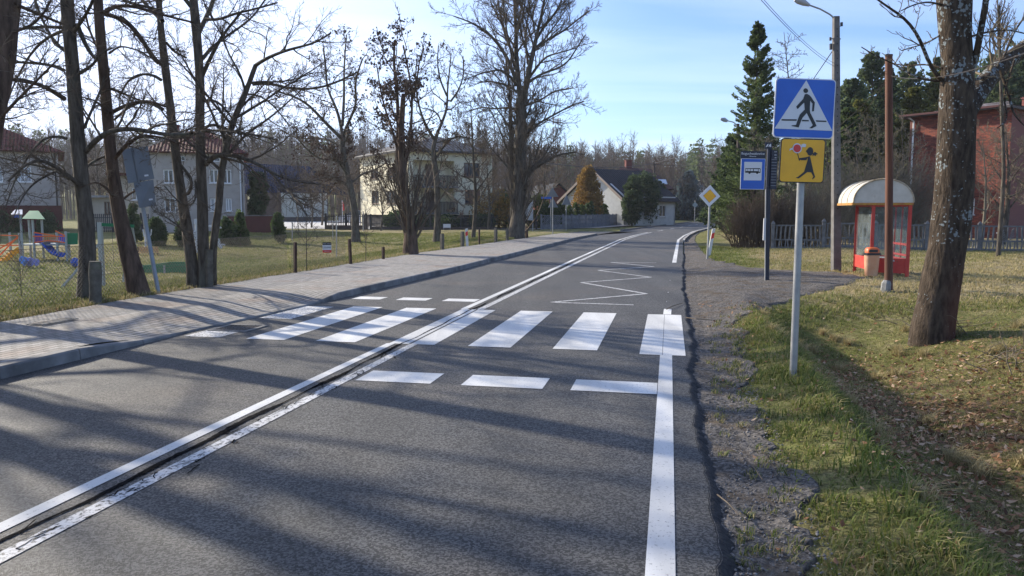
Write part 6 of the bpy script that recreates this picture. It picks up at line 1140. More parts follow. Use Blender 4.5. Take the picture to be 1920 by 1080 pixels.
# swing frame: posts with struts and green cross beam
B0 = gp(193, 537); Yc = B0[1]; r = empty('swing_frame', B0, 'grey swing frame with splayed legs and a green cross beam', 'swing')
for nm, pts, w in (('leg', [(193, 538, 0), (187, 417, 0)], .075), ('leg', [(115, 541, -.2), (188, 455, 0)], .04), ('leg', [(232, 528, 1.2), (246, 425, 1.2)], .05), ('leg', [(262, 520, 1.8), (247, 425, 1.2)], .05)): mb = MB(); a, c = [P(x, y, Yc+d) for x, y, d in pts]; mb.beam(a, c, w*1.6, w*1.6, up=(0, 1, 0)); mb.build(nm, GALV, r)
mb = MB(); mb.beam(P(188, 421, Yc), P(250, 424, Yc+1.2), .09, .1); mb.build('cross_beam', GREENP, r); mb = MB()
for k in (.35, .6): a = P(188+62*k, 423, Yc+1.2*k); mb.tube([a, a+(0, 0, -1.2)], .008, 4)
mb.build('chains', IRON, r)
# sand pit of green boards, bench, exercise machine
a = gp(268, 512); c = gp(352, 512); r = empty('sandpit', (a+c)/2, 'long green sandpit board on grey feet in the lawn', 'sandpit'); hh = 15/F*a[1]; mb = MB(); mb.beam((*a[:2], a[2]+hh/2), (*c[:2], c[2]+hh/2), .06, hh); mb.build('front_board', GREENP, r); mb = MB(); o_ = np.array([.2, 1.8, 0]); mb.beam((*(a+o_)[:2], a[2]+hh/2), (*(c+o_)[:2], c[2]+hh/2), .06, hh); mb.build('rear_board', GREENP, r)
mb = MB(); mb.beam((*a[:2], a[2]+hh/2), (*(a+o_)[:2], a[2]+hh/2), .05, hh*.9); mb.build('side_board', GREENP, r); mb = MB(); mb.beam((*c[:2], c[2]+hh/2), (*(c+o_)[:2], a[2]+hh/2), .05, hh*.9); mb.build('side_board', GREENP, r)
for k in (0, .5, 1): p = a+(c-a)*k; mb = MB(); mb.beam(p+(0, -.05, 0), p+(0, -.05, hh*.95), .07, .03, up=(0, 1, 0)); mb.build('foot', GALV, r)
a = gp(260, 478); c = gp(296, 478); r = empty('park_bench', (a+c)/2, 'wooden bench with slatted back standing on the lawn behind the tilted sign', 'bench'); k_ = 1/F*a[1]
mb = MB(); [mb.beam(P(258, y, a[1]), P(297, y, a[1]), .03, .085) for y in (464, 467.2, 470.4)]; mb.build('backrest', BENW, r); mb = MB(); [mb.box((*(P(277.5, 473, a[1]+d)[:2]), P(277, 473, a[1])[2]), (39*k_, .1, .04)) for d in (-.35, -.22, -.1)]; mb.build('seat', BENW, r)
for p in (a, c): mb = MB(); mb.beam(p+(0, 0, 0), (p[0], p[1], P(277, 463, a[1])[2]), .05, .05, up=(0, 1, 0)); mb.beam(p+(0, -.4, 0), p+(0, -.4, 5*k_), .05, .05, up=(0, 1, 0)); mb.build('leg', BLKM, r)
a = gp(366, 476); Yc = a[1]; r = empty('exercise_machine', a, 'grey outdoor exercise machine seen between the stems of the three stemmed tree', 'exercise machine'); mb = MB()
for L_ in ([(368, 474), (368, 412)], [(368, 430), (363, 440), (364, 448)]): mb.tube([P(x, y, Yc) for x, y in L_], .07, 7)
mb.tube([P(368, 411, Yc), P(368, 420, Yc)], .12, 8); mb.build('column', mat('machine_grey', (.45, .47, .48)), r); mb = MB(); mb.tube([P(391, 424, Yc), P(415, 427, Yc)], .05, 6); mb.tube([P(408, 447, Yc), P(411, 460, Yc), P(416, 465, Yc)], .09, 6); mb.tube([P(393, 458, Yc), P(422, 459, Yc)], .05, 6); mb.tube([P(403, 474, Yc), P(403, 426, Yc)], .045, 6); mb.build('handles', MT['machine_grey'], r)
a = gp(272, 474); r = empty('exercise_machine', a, 'slim exercise machine with raised handles behind the tilted sign pole', 'exercise machine'); Yc = a[1]; mb = MB(); mb.tube([P(273, 470, Yc), P(273, 432, Yc)], .05, 7); mb.build('column', MT['machine_grey'], r); mb = MB(); mb.tube([P(268, 430, Yc), P(270, 442, Yc), P(273, 446, Yc)], .03, 6); mb.tube([P(284, 430, Yc), P(283, 440, Yc), P(277, 446, Yc)], .03, 6); mb.build('handles', MT['machine_grey'], r)
# ---------------------------------------------------------------- evergreens
def leafmat(n, c1, c2, tl=.4): return mat(n, c1, c2, scale=1.7, rough=.7, spec=.2, translucent=tl, detail=8, lo=.4, hi=.6)
SPR = leafmat('spruce_needles', (.06, .085, .032), (.14, .185, .065)); THU = leafmat('thuja_green', (.04, .065, .024), (.095, .135, .048)); THB = leafmat('thuja_brown', (.19, .11, .028), (.34, .21, .055)); PIN = leafmat('pine_needles', (.07, .10, .05), (.16, .20, .09)); BSP = leafmat('blue_needles', (.08, .12, .13), (.17, .22, .23)); DGR = leafmat('dark_shrub', (.035, .058, .026), (.085, .12, .05)); YPN = leafmat('yellowish_conifer', (.09, .10, .025), (.17, .17, .045)); 
def conifer(name, label, base, H_, R_, m, cat='tree', group=None, n=70, droop=.35, card=.16, dens=26, top=1.6, zlow=.06, bark=None, pw=.8):
    """trunk with drooping tiers of needle sprays"""
    base = np.array(base, float); r = empty(name, base, label, cat, group); mb = MB(); mb.tube([base+(0, 0, -.1), base+(0, 0, H_*.5), base+(0, 0, H_)], [H_*.014+.03, H_*.009+.01, .012], 8); mb.build('trunk', bark or BARK, r, smooth=True)
    u = zlow+(1-zlow)*rng.random(n)**1.0; z = u*H_; az = rng.random(n)*6.283; ln = R_*(1-u)**pw*(.7+.5*rng.random(n))+.12; d = np.stack([np.cos(az), np.sin(az), .35-droop*1.4*(1-u)], 1); P0 = base+np.stack([0*z, 0*z, z], 1)
    k = np.linspace(0, 1, 6); pts = P0[:, None]+d[:, None]*ln[:, None, None]*k[None, :, None]; pts[..., 2] += (ln[:, None]*.22*k**2*1.2); rad = (ln*.018)[:, None]*np.linspace(1, .3, 6)[None]+.004
    v, f = tubes(pts, rad, 4); v2 = []
    M = int(n*dens); i = rng.integers(0, n, M); t = rng.random(M)**.7; fi = t*5; ii = np.minimum(fi.astype(int), 4); w = (fi-ii)[:, None]; C = pts[i, ii]*(1-w)+pts[i, ii+1]*w; sd = np.cross(unit(d[i]), (0, 0, 1.)); side = (rng.random(M)-.5)[:, None]*ln[i][:, None]*.55*(1-t*.75)[:, None]; C = C+unit(sd)*side; C[:, 2] -= np.abs(side[:, 0])*.3+rng.random(M)*card*.8
    dirs = unit(unit(d[i])*.6+unit(sd)*np.sign(side)*.5+np.array([0, 0, -.35])); cv, cf = cards(C, card, 1.3, dirs=dirs); v3, f3 = merge([(v, f), (cv, cf)]); npmesh('crown', v3, f3, m, r); return r
def clumpy(name, label, base, H_, R_, m, cat='shrub', group=None, N_=3000, card=.09, prof=lambda u: np.sqrt(np.maximum(0, 1-(2*u-1)**2))*.9+.1*(1-u), lobes=40, z0=.05, aspect=1.2, ell=1.0, trunk=True, part='crown', rough=.35):
    base = np.array(base, float); r = empty(name, base, label, cat, group)
    mb = MB(); mb.tube([base+(0, 0, -.05), base+(.02, 0, H_*.5)], [R_*.09+.015, R_*.04+.01], 6); mb.build('trunk', BARK, r)
    u = rng.random(lobes); az = rng.random(lobes)*6.283; rr_ = prof(u)*R_*(.75+.4*rng.random(lobes)); LC = np.stack([rr_*np.cos(az)*.72, rr_*np.sin(az)*.72*ell, (z0+(1-z0)*u)*H_], 1); i = rng.integers(0, lobes, N_); rad = (R_*rough*(.7+.6*rng.random(lobes)))[i]
    dr_ = unit(rng.normal(size=(N_, 3))); C = base+LC[i]+dr_*rad[:, None]*(rng.random(N_)**.4)[:, None]*np.array([1, 1, 1.1]); C[:, 2] = np.maximum(C[:, 2], base[2]+.01); v, f = cards(C, card, aspect, dirs=dr_*.6+np.array([0, 0, .6])); npmesh(part, v, f, m, r); return r
cone = lambda u: (1-u)**.75*.95+.06; col_ = lambda u: np.clip(1.2*np.sqrt(np.maximum(1-u, 0)), 0, .85)*np.clip(.5+3*u, 0, 1)
# the tall spruce, the larch
b = np.array([*px2(1409, 46), .05]); conifer('spruce_tree', 'tall dark spruce with a pointed top behind the bus stop sign', b, zx(55, 46), 2.5, SPR, n=300, card=.10, dens=105, droop=.35, pw=.85)
b = np.array([*px2(1370, 60), .05]); conifer('spruce_tree', 'broad green spruce at the bend, lower than the pointed one', b, zx(255, 60), 2.6, DGR, n=140, card=.22, dens=60, droop=.3)
b = np.array([*px2(1400, 52), .05]); clumpy('evergreen_shrub', 'wide dark evergreen bush at the foot of the tall spruce', b, 4.0, 2.0, SPR, N_=12000, card=.13, lobes=60)
b = np.array([*px2(1470, 66), .05]); tp = np.array([b, b+(0, 0, 6), b+(.1, 0, 11), P(1470, 60, 66)]); bare_tree(b, 'thin leafless larch with a straight leader behind the crossing sign', None, [(tp, np.array([.16, .12, .07, .02]))], levels=((60, 2.6, 72), (9, -.3, 45), (4, -.4, 40)), tr0=(.3, .99), rmin=.012, up=.05, wob=.1, name='larch_tree')
# pines on the slope behind the shelter
k = 0
pine_lab = ['pine with an open top left of the wooden pole', 'tall open pine right behind the lamp post', 'dark pine above the bus shelter', 'pine whose top clears the others between shelter and ash', 'bushy pine just left of the ash trunk', 'yellow green conifer beside the ash trunk', 'dark pine far right of the ash', 'pine seen above the brick building roof', 'slim pine behind the fork of the ash', 'pine at the right edge above the corrugated roof', 'low yellowish conifer behind the lamp post', 'dense green conifer right of the crossing sign', 'dark pine behind the crossing sign', 'broad dark conifer left of the brick building']
for (px, py, Y_, R_, m, lab) in ((1622, 98, 62, 1.9, PIN, 0), (1584, 150, 58, 1.8, PIN, 1), (1650, 128, 66, 2.1, DGR, 2), (1690, 118, 70, 2.3, PIN, 3), (1738, 108, 70, 2.6, SPR, 4), (1745, 135, 60, 2.2, YPN, 5), (1875, 96, 72, 3.2, PIN, 6), (1845, 92, 76, 2.8, SPR, 7), (1862, 125, 64, 2.2, PIN, 8), (1915, 80, 70, 3.4, DGR, 9), (1600, 190, 52, 1.9, YPN, 10), (1580, 205, 50, 2.0, SPR, 11), (1540, 200, 60, 2.4, DGR, 12), (1700, 165, 56, 2.2, YPN, 13)):
    x, y = px2(px, Y_); b = np.array([x, y, float(hz(x, y))]); H_ = P(px, py, Y_)[2]-b[2]; conifer('pine_tree', pine_lab[lab], b, H_, R_*1.35, m, group='pines and conifers on the slope behind the shelter', n=200, card=.17, dens=80, droop=.05 if m is PIN else .2, pw=.55 if m is PIN else .75, zlow=.15 if m is PIN else .04)
# shrubs by the left houses
for (px, py, y1, wpx, m, lab, pf) in ((522, 456, 404, 25, THU, 'clipped columnar evergreen in front of the dark red wall', col_), (451, 460, 402, 32, THU, 'dark evergreen cone left of the dark red wall', cone), (425, 460, 415, 34, DGR, 'low dark evergreen bush beside the exercise machine', col_), (252, 456, 385, 28, DGR, 'slender dark conifer behind the leaning trunk', cone), (295, 462, 415, 40, DGR, 'spreading dark bush behind the bench', col_), (345, 462, 420, 30, DGR, 'low dark bush right of the tilted sign', col_)):
    b = gp(px, py); Y_ = b[1]; clumpy('garden_evergreen', lab, b, P(px, y1, Y_)[2]-b[2], wpx/2/F*Y_, m, group='evergreen shrubs round the lawn', N_=3800, card=.11, prof=pf, lobes=60)
b = np.array([*px2(487, 60), 0]); clumpy('evergreen_tree', 'dark round evergreen in front of the blue roof', b, zx(327, 60), 30/2/F*60*1.15, DGR, cat='tree', N_=7000, card=.17, prof=lambda u: np.sqrt(np.maximum(0, 1-(1.6*u-.7)**2)), lobes=70)
# thuja row, brown thuja, broad green shrubs
proto = None
for i, px in enumerate((1018, 1026, 1037, 1050, 1057, 1068, 1080, 1091, 1100, 1106, 1113, 1120, 1127, 1134, 1141, 1148)):
    Y_ = np.interp(px, [1015, 1040, 1100, 1150], [68, 70, 75, 90]); x, y = px2(px, Y_); h = zx(384 if px < 1100 else (382 if px < 1135 else 378), Y_)*(1+.06*math.sin(i*2.3))
    if proto is None: proto = clumpy('thuja', 'columnar thuja in the row above the bluish concrete fence', (x, y, 0), 2.3, .5, THU, group='thuja row above the concrete fence', N_=2600, card=.1, prof=col_, lobes=50); proto.scale = (1, 1, h/2.3)
    else: copy_tree(proto, (x, y, 0), i*1.1, (1, 1, h/2.3))
b = np.array([*px2(1102, 80), 0]); clumpy('brown_thuja', 'large golden brown thuja in front of the white gable', b, zx(321, 80), 1.65, THB, cat='tree', N_=9000, card=.16, prof=lambda u: np.clip(1.25*(1-u)**.6, 0, 1)*np.clip(.55+2*u, 0, 1), lobes=90)
for px, Y_, yt, w, lab in ((1184, 84, 336, 1.25, 'broad dark green shrub hiding the white house corner'), (1209, 88, 333, 1.7, 'tall dark green shrub under the dark tiled roof'), (1232, 93, 350, 1.5, 'rounded dark green shrub under the maroon roof')):
    clumpy('evergreen_shrub', lab, (*px2(px, Y_), 0), zx(yt, Y_), w, DGR if px != 1202 else THU, N_=6000, card=.18, lobes=70, z0=.12)
for px, Y_, yt, w, lab in ((1246, 137, 384, 1.3, 'first dark thuja behind the board fence'), (1256, 138, 372, 1.5, 'tallest dark thuja behind the board fence'), (1268, 142, 384, 1.6, 'third dark thuja behind the board fence'), (1281, 146, 386, 1.6, 'last dark thuja behind the board fence'), (1320, 138, 378, 3.0, 'dark hedge bush behind the yellow diamond sign'), (1296, 150, 368, 3.4, 'green bush under the blue spruce')):
    clumpy('garden_evergreen', lab, (*px2(px, Y_), 0), zx(yt, Y_), w, DGR, N_=2200, card=.26, lobes=40, prof=cone if px < 1290 else col_)
conifer('blue_spruce', 'silvery blue spruce far down the road', (*px2(1288, 140), 0), zx(322, 140), 3.4, BSP, n=110, card=.5, dens=40, droop=.25)
# bushes in front of the cream house
for px, yt, w, Y_, m, lab in ((745, 405, 1.3, 67, DGR, 'dark bush at the sunlit corner of the cream house'), (790, 412, 1.0, 66, DGR, 'low dark bush below the balconies'), (840, 412, 1.3, 66, THU, 'low green bush behind the white board'), (925, 372, 2.2, 68, THB, 'brownish conifer at the right corner of the cream house'), (905, 408, 1.2, 66, DGR, 'low dark bush right of the white board'), (948, 368, 1.8, 69, THU, 'green conifer behind the big lime trunk'), (1004, 375, 1.6, 72, YPN, 'olive bush left of the triangle sign backs')):
    clumpy('garden_shrub', lab, (*px2(px, Y_), 0), zx(yt, Y_), w, m, group='shrubs in front of the cream house', N_=3000, card=.15, lobes=50)
for px, yt, w, lab in ((8, 402, .8, 'small dark fir by the dark red plinth at the left edge'), (30, 404, .7, 'small dark fir behind the climbing frame stairs'), (92, 404, 1.0, 'dark fir behind the green playground roof')):
    clumpy('garden_evergreen', lab, (*px2(px, 57), 0), zx(yt, 57), w, DGR, group='evergreen shrubs round the lawn', N_=2500, card=.11, prof=cone, lobes=40)
# ---------------------------------------------------------------- bare thickets and small trees
BRS = mat('brown_stems', (.085, .055, .036), (.17, .12, .075), scale=.6, rough=.9); GRS = mat('grey_stems', (.10, .085, .062), (.19, .165, .115), scale=.6, rough=.9)
def thicket(label, px, Y_, H_, w, m, n=120, group='bare thickets on the right', tw=9, rmin=.006, l3=5, dep=None):
    x, y = px2(px, Y_); z = float(hz(x, y)); dep = dep or w*.5; r = empty('bare_bush', (x, y, z), label, 'bush', group); P0 = np.stack([x+(rng.random(n)-.5)*w*.75, y+(rng.random(n)-.5)*dep, np.full(n, z-.05)], 1); d = unit(np.stack([(P0[:, 0]-x)/w*.9+rng.normal(0, .16, n), rng.normal(0, .16, n), np.ones(n)], 1)); ln = H_*(.6+.45*rng.random(n))
    k = 7; pts = np.zeros((n, k, 3)); pts[:, 0] = P0
    for i in range(1, k): d = unit(d+rng.normal(0, .1, (n, 3))+(0, 0, .02)); pts[:, i] = pts[:, i-1]+d*(ln/(k-1))[:, None]
    rad = np.linspace(.016, .005, k)[None]*(.6+.8*rng.random(n))[:, None]; st_v, st_f = tubes(pts, rad, 3); npmesh('stems', st_v, st_f, m, r); p2, r2 = grow(pts, rad, tw, -.28, ang=(38, 14), npt=4, up=.08, rmin=rmin); p3, r3 = grow(p2, r2, l3, -.4, ang=(40, 14), npt=3, up=.06, rmin=rmin*.8); v, f = merge([tubes(p2, r2, 3), tubes(p3, r3, 3)]); npmesh('twigs', v, f, m, r); return r
for px, Y_, H_, w, m, n, lab in ((1402, 33.5, 2.1, 1.6, BRS, 110, 'brown bush round the foot of the street name pole'), (1432, 34, 2.6, 1.6, BRS, 120, 'brown bush directly behind the navy bus stop mast'), (1462, 34.5, 2.5, 1.7, BRS, 120, 'brown bush between the bus stop mast and the crossing sign pole'), (1498, 34, 2.3, 1.7, BRS, 100, 'brown bush behind the crossing sign pole'), (1535, 36, 3.0, 2.0, GRS, 90, 'greyish bush behind the fence left of the lamp post'), (1580, 38, 4.0, 2.6, GRS, 110, 'grey bush behind the lamp post'), (1625, 39, 4.4, 2.8, GRS, 120, 'grey bush behind the shelter roof'), (1672, 40, 4.6, 2.6, GRS, 120, 'grey bush left of the brick wall'), (1715, 42, 2.4, 1.8, GRS, 50, 'small bare bush at the corner of the brick building')):
    thicket(lab, px, Y_, H_, w, m, n)
def small_tree(label, px, Y_, H_, Rr, group, lev, m=None, tw=None, rm=.008, lean=0, r0=None, sd_=None, name='bare_tree'):
    x, y = px2(px, Y_); z = float(hz(x, y)); b = np.array([x, y, z]); kk = np.array([0, .3, .6, 1.0]); tp = np.array([b+(lean*q+.15*math.sin(q*5), .1*math.sin(q*7), H_*q) for q in kk]); r0 = r0 or H_*.016; return bare_tree(b, label, group, [(tp, np.array([r0, r0*.8, r0*.5, r0*.15]))], levels=lev, tr0=(.22, .98), rmin=rm, bark=m or BARK, twig=tw or TWIG, roots=False, name=name, trunk_sides=8)
lv = ((14, 2.2, 45), (8, -.42, 42), (6, -.5, 42), (3, -.5, 40))
for px, Y_, H_, lab in ((1440, 40, 5.4, 'thin bare tree behind the bus stop mast'), (1510, 41, 5.5, 'crooked bare tree behind the yellow plate'), (1545, 42, 5.8, 'bare tree between the crossing sign and the lamp post'), (1600, 44, 6.2, 'bare tree above the left half of the shelter roof'), (1640, 45, 6.4, 'bare tree above the right half of the shelter roof'), (1685, 44, 6.4, 'bare tree close to the brick wall edge')):
    small_tree(lab, px, Y_, H_, 2, 'small bare trees behind the concrete fence', lv, tw=GRS)
lv2 = ((12, 1.6, 50), (8, -.42, 42), (6, -.5, 42))
small_tree('young bare tree rising in front of the brick wall right of the ash', 1838, 33, 4.6, 1.4, 'bare fruit trees by the brick building', lv2, m=GRS, tw=TWIGP); small_tree('spreading bare fruit tree hiding the brick building windows', 1880, 36, 5.2, 2, 'bare fruit trees by the brick building', lv, m=BARK, tw=TWIGP, r0=.14); small_tree('bare fruit tree at the right edge before the brick building', 1935, 34, 5.0, 2, 'bare fruit trees by the brick building', lv, tw=TWIGP)
b = np.array([*px2(1873, 26), 0.03]); tp = np.array([b, b+(0, 0, 3), P(1873, 55, 26), P(1873, 10, 26)]); bare_tree(b, 'thin tree with a tight brush of upright shoots right of the ash fork', None, [(tp, np.array([.08, .06, .045, .03]))], levels=((26, 1.7, 38), (7, -.35, 40), (3, -.4, 40)), tr0=(.80, .99), rmin=.007, up=.2, roots=False, trunk_sides=8)
# middle distance trees on the left and behind the houses
lv3 = ((16, 3.2, 45), (8, -.42, 42), (7, -.5, 42), (3, -.5, 40))
for px, Y_, H_, lab, tw in ((605, 82, 7.5, 'brownish bare tree right of the blue roof', BRS), (585, 70, 5, 'small bare tree in front of the blue roofed house', TWIG), (660, 85, 7, 'bare tree behind the silver car', BRS), (30, 75, 9, 'bare tree behind the red tiled house at the left edge', TWIG), (190, 78, 9, 'bare tree between the two grey houses', TWIG), (240, 80, 9.5, 'bare tree left of the red hipped roof', TWIG), (440, 80, 9, 'bare tree right of the red chimneys', TWIG), (888, 47, 8.2, 'slim sapling in front of the cream house window', TWIG), (715, 62, 4.5, 'thin bare tree at the sunlit corner of the cream house', BRS), (915, 63, 6.5, 'bare tree left of the big lime against the cream wall', BRS), (1020, 80, 8, 'bare tree behind the iron gate', BRS), (1045, 105, 10, 'bare tree behind the triangle sign backs', BRS), (1010, 95, 9, 'bare tree behind the notice board', BRS), (1340, 125, 8, 'bare tree behind the yellow diamond', GRS), (1240, 170, 10, 'bare tree behind the maroon roof', GRS), (1150, 125, 10, 'bare tree above the white house ridge', GRS), (1090, 115, 10, 'bare tree above the golden brown thuja', BRS)):
    small_tree(lab, px, Y_, H_, 3, 'bare trees among the houses', lv3 if Y_ < 75 else ((16, 3.2, 45), (8, -.42, 42), (6, -.5, 42)), tw=tw, rm=.010 if Y_ < 75 else .022)
for px, py, h, lab in ((575, 512, 2.4, 'thin sapling rising from the verge left of the tall rusty post'), (686, 494, 1.8, 'thin pale sapling between the two rusty posts'), (40, 555, 1.0, 'tiny bare sapling in the lawn behind the wire fence')):
    b = GT(px, py); tp = np.array([b, b+(.02, 0, h*.5), b+(.0, 0, h)]); bare_tree(b, lab, None, [(tp, np.array([.012, .009, .005]))], levels=((12, .6, 45), (5, -.4, 40)), tr0=(.2, .98), rmin=.004, roots=False, trunk_sides=5, name='sapling')
# twiggy stems and brush in the ditch round the ash and the wooden pole
for (s_, t_, h, n, w, lab) in ((12.6, 4.2, .7, 26, .7, 'tangle of dead twigs in the ditch between the wooden pole and the ash'), (10.2, 4.1, .55, 24, .7, 'dead twigs and dry stems right of the ash foot')):
    x, y = xy(s_, t_); z = float(hz(x, y)); r = empty('dead_twigs', (x, y, z), lab, 'brushwood'); P0 = np.stack([x+rng.normal(0, w*.4, n), y+rng.normal(0, w*.4, n), np.full(n, z)], 1); d = unit(np.stack([rng.normal(0, 1.3, n), rng.normal(0, 1.3, n), .25+rng.random(n)], 1)); k = np.linspace(0, 1, 5); pts = P0[:, None]+d[:, None]*(h*(.4+.9*rng.random(n)))[:, None, None]*k[None, :, None]+rng.normal(0, .015, (n, 5, 3)); rad = np.tile(np.linspace(.008, .003, 5), (n, 1)); v, f = tubes(pts, rad, 4); tag(npmesh('stems', v, f, TWIGP, r), kind='stuff'); p2, r2 = grow(pts, rad, 4, -.4, npt=3, rmin=.002); v, f = tubes(p2, r2, 3); tag(npmesh('twigs', v, f, TWIGP, r), kind='stuff')
# ---------------------------------------------------------------- far woods
def woods(name, n, pxr, Yr, Hf, m, seed=1, nb=42, nt=6, group=None):
    px = rng.uniform(*pxr, n); Y_ = rng.uniform(Yr[0]**.5, Yr[1]**.5, n)**2; x = (px-960)/F*Y_; z = hz(x, Y_); H_ = Hf(px)*(.78+.35*rng.random(n)); B0 = np.stack([x, Y_, z], 1); T_ = B0+np.stack([rng.normal(0, .4, n), rng.normal(0, .4, n), H_], 1)
    tr = np.stack([B0, (B0+T_)/2+rng.normal(0, .12, (n, 3)), T_], 1); rad = (H_*.009)[:, None]*np.array([1, .7, .2])[None]; out = [tubes(tr, rad, 4)]
    p, r = grow(tr, rad, nb, 2.6, ang=(42, 12), tr=(.3, .99), npt=3, up=.12, rmin=.02, lpow=.5); out.append(tubes(p, r, 3)); M = len(p)*nt; i = np.repeat(np.arange(len(p)), nt); u = rng.random(M); C = p[i, 0]*(1-u[:, None])+p[i, 2]*u[:, None]; d = unit(unit(p[i, 2]-p[i, 0])+rng.normal(0, .6, (M, 3)))
    L_ = (.5+.8*rng.random(M))[:, None]; w = unit(np.cross(d, rng.normal(size=(M, 3))))*.028; V = np.stack([C-w, C+w, C+d*L_+w*.2, C+d*L_-w*.2], 1).reshape(-1, 3); out.append((V, np.arange(4*M).reshape(M, 4))); v, f = merge(out); return tag(npmesh(name, v, f, m), kind='stuff', label='leafless woodland along the hillside behind the houses')
WOODB = mat('woodland_bark', (.115, .09, .072), (.19, .155, .13), scale=.06, rough=.95, spec=.1, c3=(.13, .085, .055), s3=.03, lo3=.5, hi3=.6)
Hw = lambda px: np.interp(px, [-200, 480, 950, 1100, 1300, 1500], [14, 16.5, 16, 14, 12.5, 13])
woods('woodland', 1500, (-160, 1450), (135, 250), Hw, WOODB)
def pinewood(name, n, pxr, Yr, Hf, m, nc=170, cs=.75, top=.45):
    px = rng.uniform(*pxr, n); Y_ = rng.uniform(*Yr, n); x = (px-960)/F*Y_; z = hz(x, Y_); H_ = Hf(px)*(.8+.35*rng.random(n)); B0 = np.stack([x, Y_, z], 1); T_ = B0+np.stack([0*x, 0*x, H_], 1); tr = np.stack([B0, (B0+T_)/2, T_], 1); v, f = tubes(tr, (H_*.011)[:, None]*np.array([1, .8, .2])[None], 4)
    i = np.repeat(np.arange(n), nc); u = top+(1-top)*rng.random(len(i)); R_ = (H_[i]*.17)*(1.05-u)**.6*1.1; az = rng.random(len(i))*6.283; rr_ = R_*rng.random(len(i))**.6; lay = np.floor(u*H_[i]/.9)*.9+rng.normal(0, .15, len(i)); C = B0[i]+np.stack([rr_*np.cos(az), rr_*np.sin(az), lay], 1); cv, cf = cards(C, cs, 1.0, dirs=np.stack([np.cos(az), np.sin(az), .5+0*az], 1)); o = npmesh(name, np.concatenate([v, cv]), np.concatenate([f, cf+len(v)]), m); return tag(o, kind='stuff', label='pines standing among the far woods')
pinewood('pine_woodland', 60, (1000, 1420), (150, 240), lambda p: 14+0*p, PIN, cs=.5, nc=260); pinewood('pine_woodland', 50, (-150, 700), (170, 250), lambda p: 17.5+0*p, PIN); pinewood('pine_woodland', 90, (1545, 2150), (74, 100), lambda p: np.interp(p, [1545, 1620, 1900], [9.5, 12.5, 14]), PIN, nc=700, cs=.38, top=.12); 
# ---------------------------------------------------------------- grass, leaves, litter
def grass_mat(n, stops, tl=.35):
    m = mat(n, (.1, .12, .03), rough=.7); N, L, b = nodes(m); at = N.new('ShaderNodeAttribute'); at.attribute_name = 'v'; cr = N.new('ShaderNodeValToRGB'); L.new(at.outputs['Fac'], cr.inputs[0]); e = cr.color_ramp.elements
    e[0].position, e[0].color = stops[0][0], lin(stops[0][1]); e[1].position, e[1].color = stops[-1][0], lin(stops[-1][1])
    for p, c in stops[1:-1]: q = e.new(p); q.color = lin(c)
    L.new(cr.outputs[0], b.inputs['Base Color']); b.inputs['Specular IOR Level'].default_value = .25; tr = N.new('ShaderNodeBsdfTranslucent'); L.new(cr.outputs[0], tr.inputs[0]); ms = N.new('ShaderNodeMixShader'); ms.inputs[0].default_value = tl; L.new(b.outputs[0], ms.inputs[1]); L.new(tr.outputs[0], ms.inputs[2]); L.new(ms.outputs[0], N['Material Output'].inputs[0]); return m
GRASS = grass_mat('grass_blades', [(0, (.045, .07, .018)), (.3, (.11, .15, .03)), (.5, (.20, .22, .055)), (.68, (.28, .24, .10)), (1, (.46, .37, .20))]); LEAF = grass_mat('dead_leaves', [(0, (.08, .04, .02)), (.4, (.22, .10, .045)), (.7, (.38, .22, .12)), (1, (.52, .38, .26))], .2)
def blades(name, x, y, h, v, label, w=.004, lean=.45, cl=0, z=None):
    n = len(x); z = hz(x, y)-.01 if z is None else z; B_ = np.stack([x, y, z], 1); az = rng.random(n)*6.283; d = np.stack([np.cos(az), np.sin(az), 0*az], 1); wd = np.stack([-np.sin(az+.6), np.cos(az+.6), 0*az], 1)*(w*(.6+.8*rng.random(n)))[:, None]; ln = (lean*(.3+1.2*rng.random(n)))[:, None]; h = h[:, None]
    M1 = B_+d*h*ln*.3+np.array([0, 0, 1.])*h*.6; T_ = B_+d*h*ln*1.1+np.array([0, 0, 1.])*h*(1-.25*ln); V = np.stack([B_-wd, B_+wd, M1+wd*.8, M1-wd*.8, T_], 1).reshape(-1, 3); i = (np.arange(n)*5)[:, None]
    return tag(npmesh(name, V, [i+np.array([[0, 1, 2, 3]]), i+np.array([[3, 2, 4]])], GRASS, attrs={'v': np.repeat(np.clip(v, 0, 1), 5)}), kind='stuff', label=label)
def scat(n, s0, s1, t0, t1, pw=1.0):
    s = s0+(s1-s0)*rng.random(n)**pw; t = t0+(t1-t0)*rng.random(n); return s, t
def clump_(s, t, k, r):
    s = np.repeat(s, k)+rng.normal(0, r, len(s)*k); t = np.repeat(t, k)+rng.normal(0, r, len(t)*k); return s, t
def inside_g(s, t): 
    x, y = xy(s, t); return t > GW(s)-.06+.12*sn(s, t, 5, 1)
# right bank, near: dense tufts along the gravel rim, patchy grass on both slopes
s, t = scat(26000, .6, 15.5, .7, 7.5, 1.35); x, y = xy(s, t); n1 = sn(x, y, 1.7, 3)+.5*sn(x, y, 4.3, 7)
p = np.where(t < 2.0, .9, np.where(t < 3.0, .35, .3))*(.3+.7*ss(-.5, .5, n1)); k = (rng.random(len(s)) < p) & inside_g(s, t) & (np.hypot(x-b[0]*0-5.3, y-9.4) > .32); s, t = clump_(s[k], t[k], 11, .04); x, y = xy(s, t); k = inside_g(s, t); s, t, x, y = s[k], t[k], x[k], y[k]
rim = np.exp(-((t-GW(s)-.45)/.45)**2); h = (.025+.045*rng.random(len(s)))*(1+.8*rim); v = .50+.25*rng.normal(size=len(s))*.7+.5*leaf_of(x, y)*(rng.random(len(s)) > .4)+.25*tan_of(x, y)-.12*rim+.15*sn(x, y, 2.2, 9)
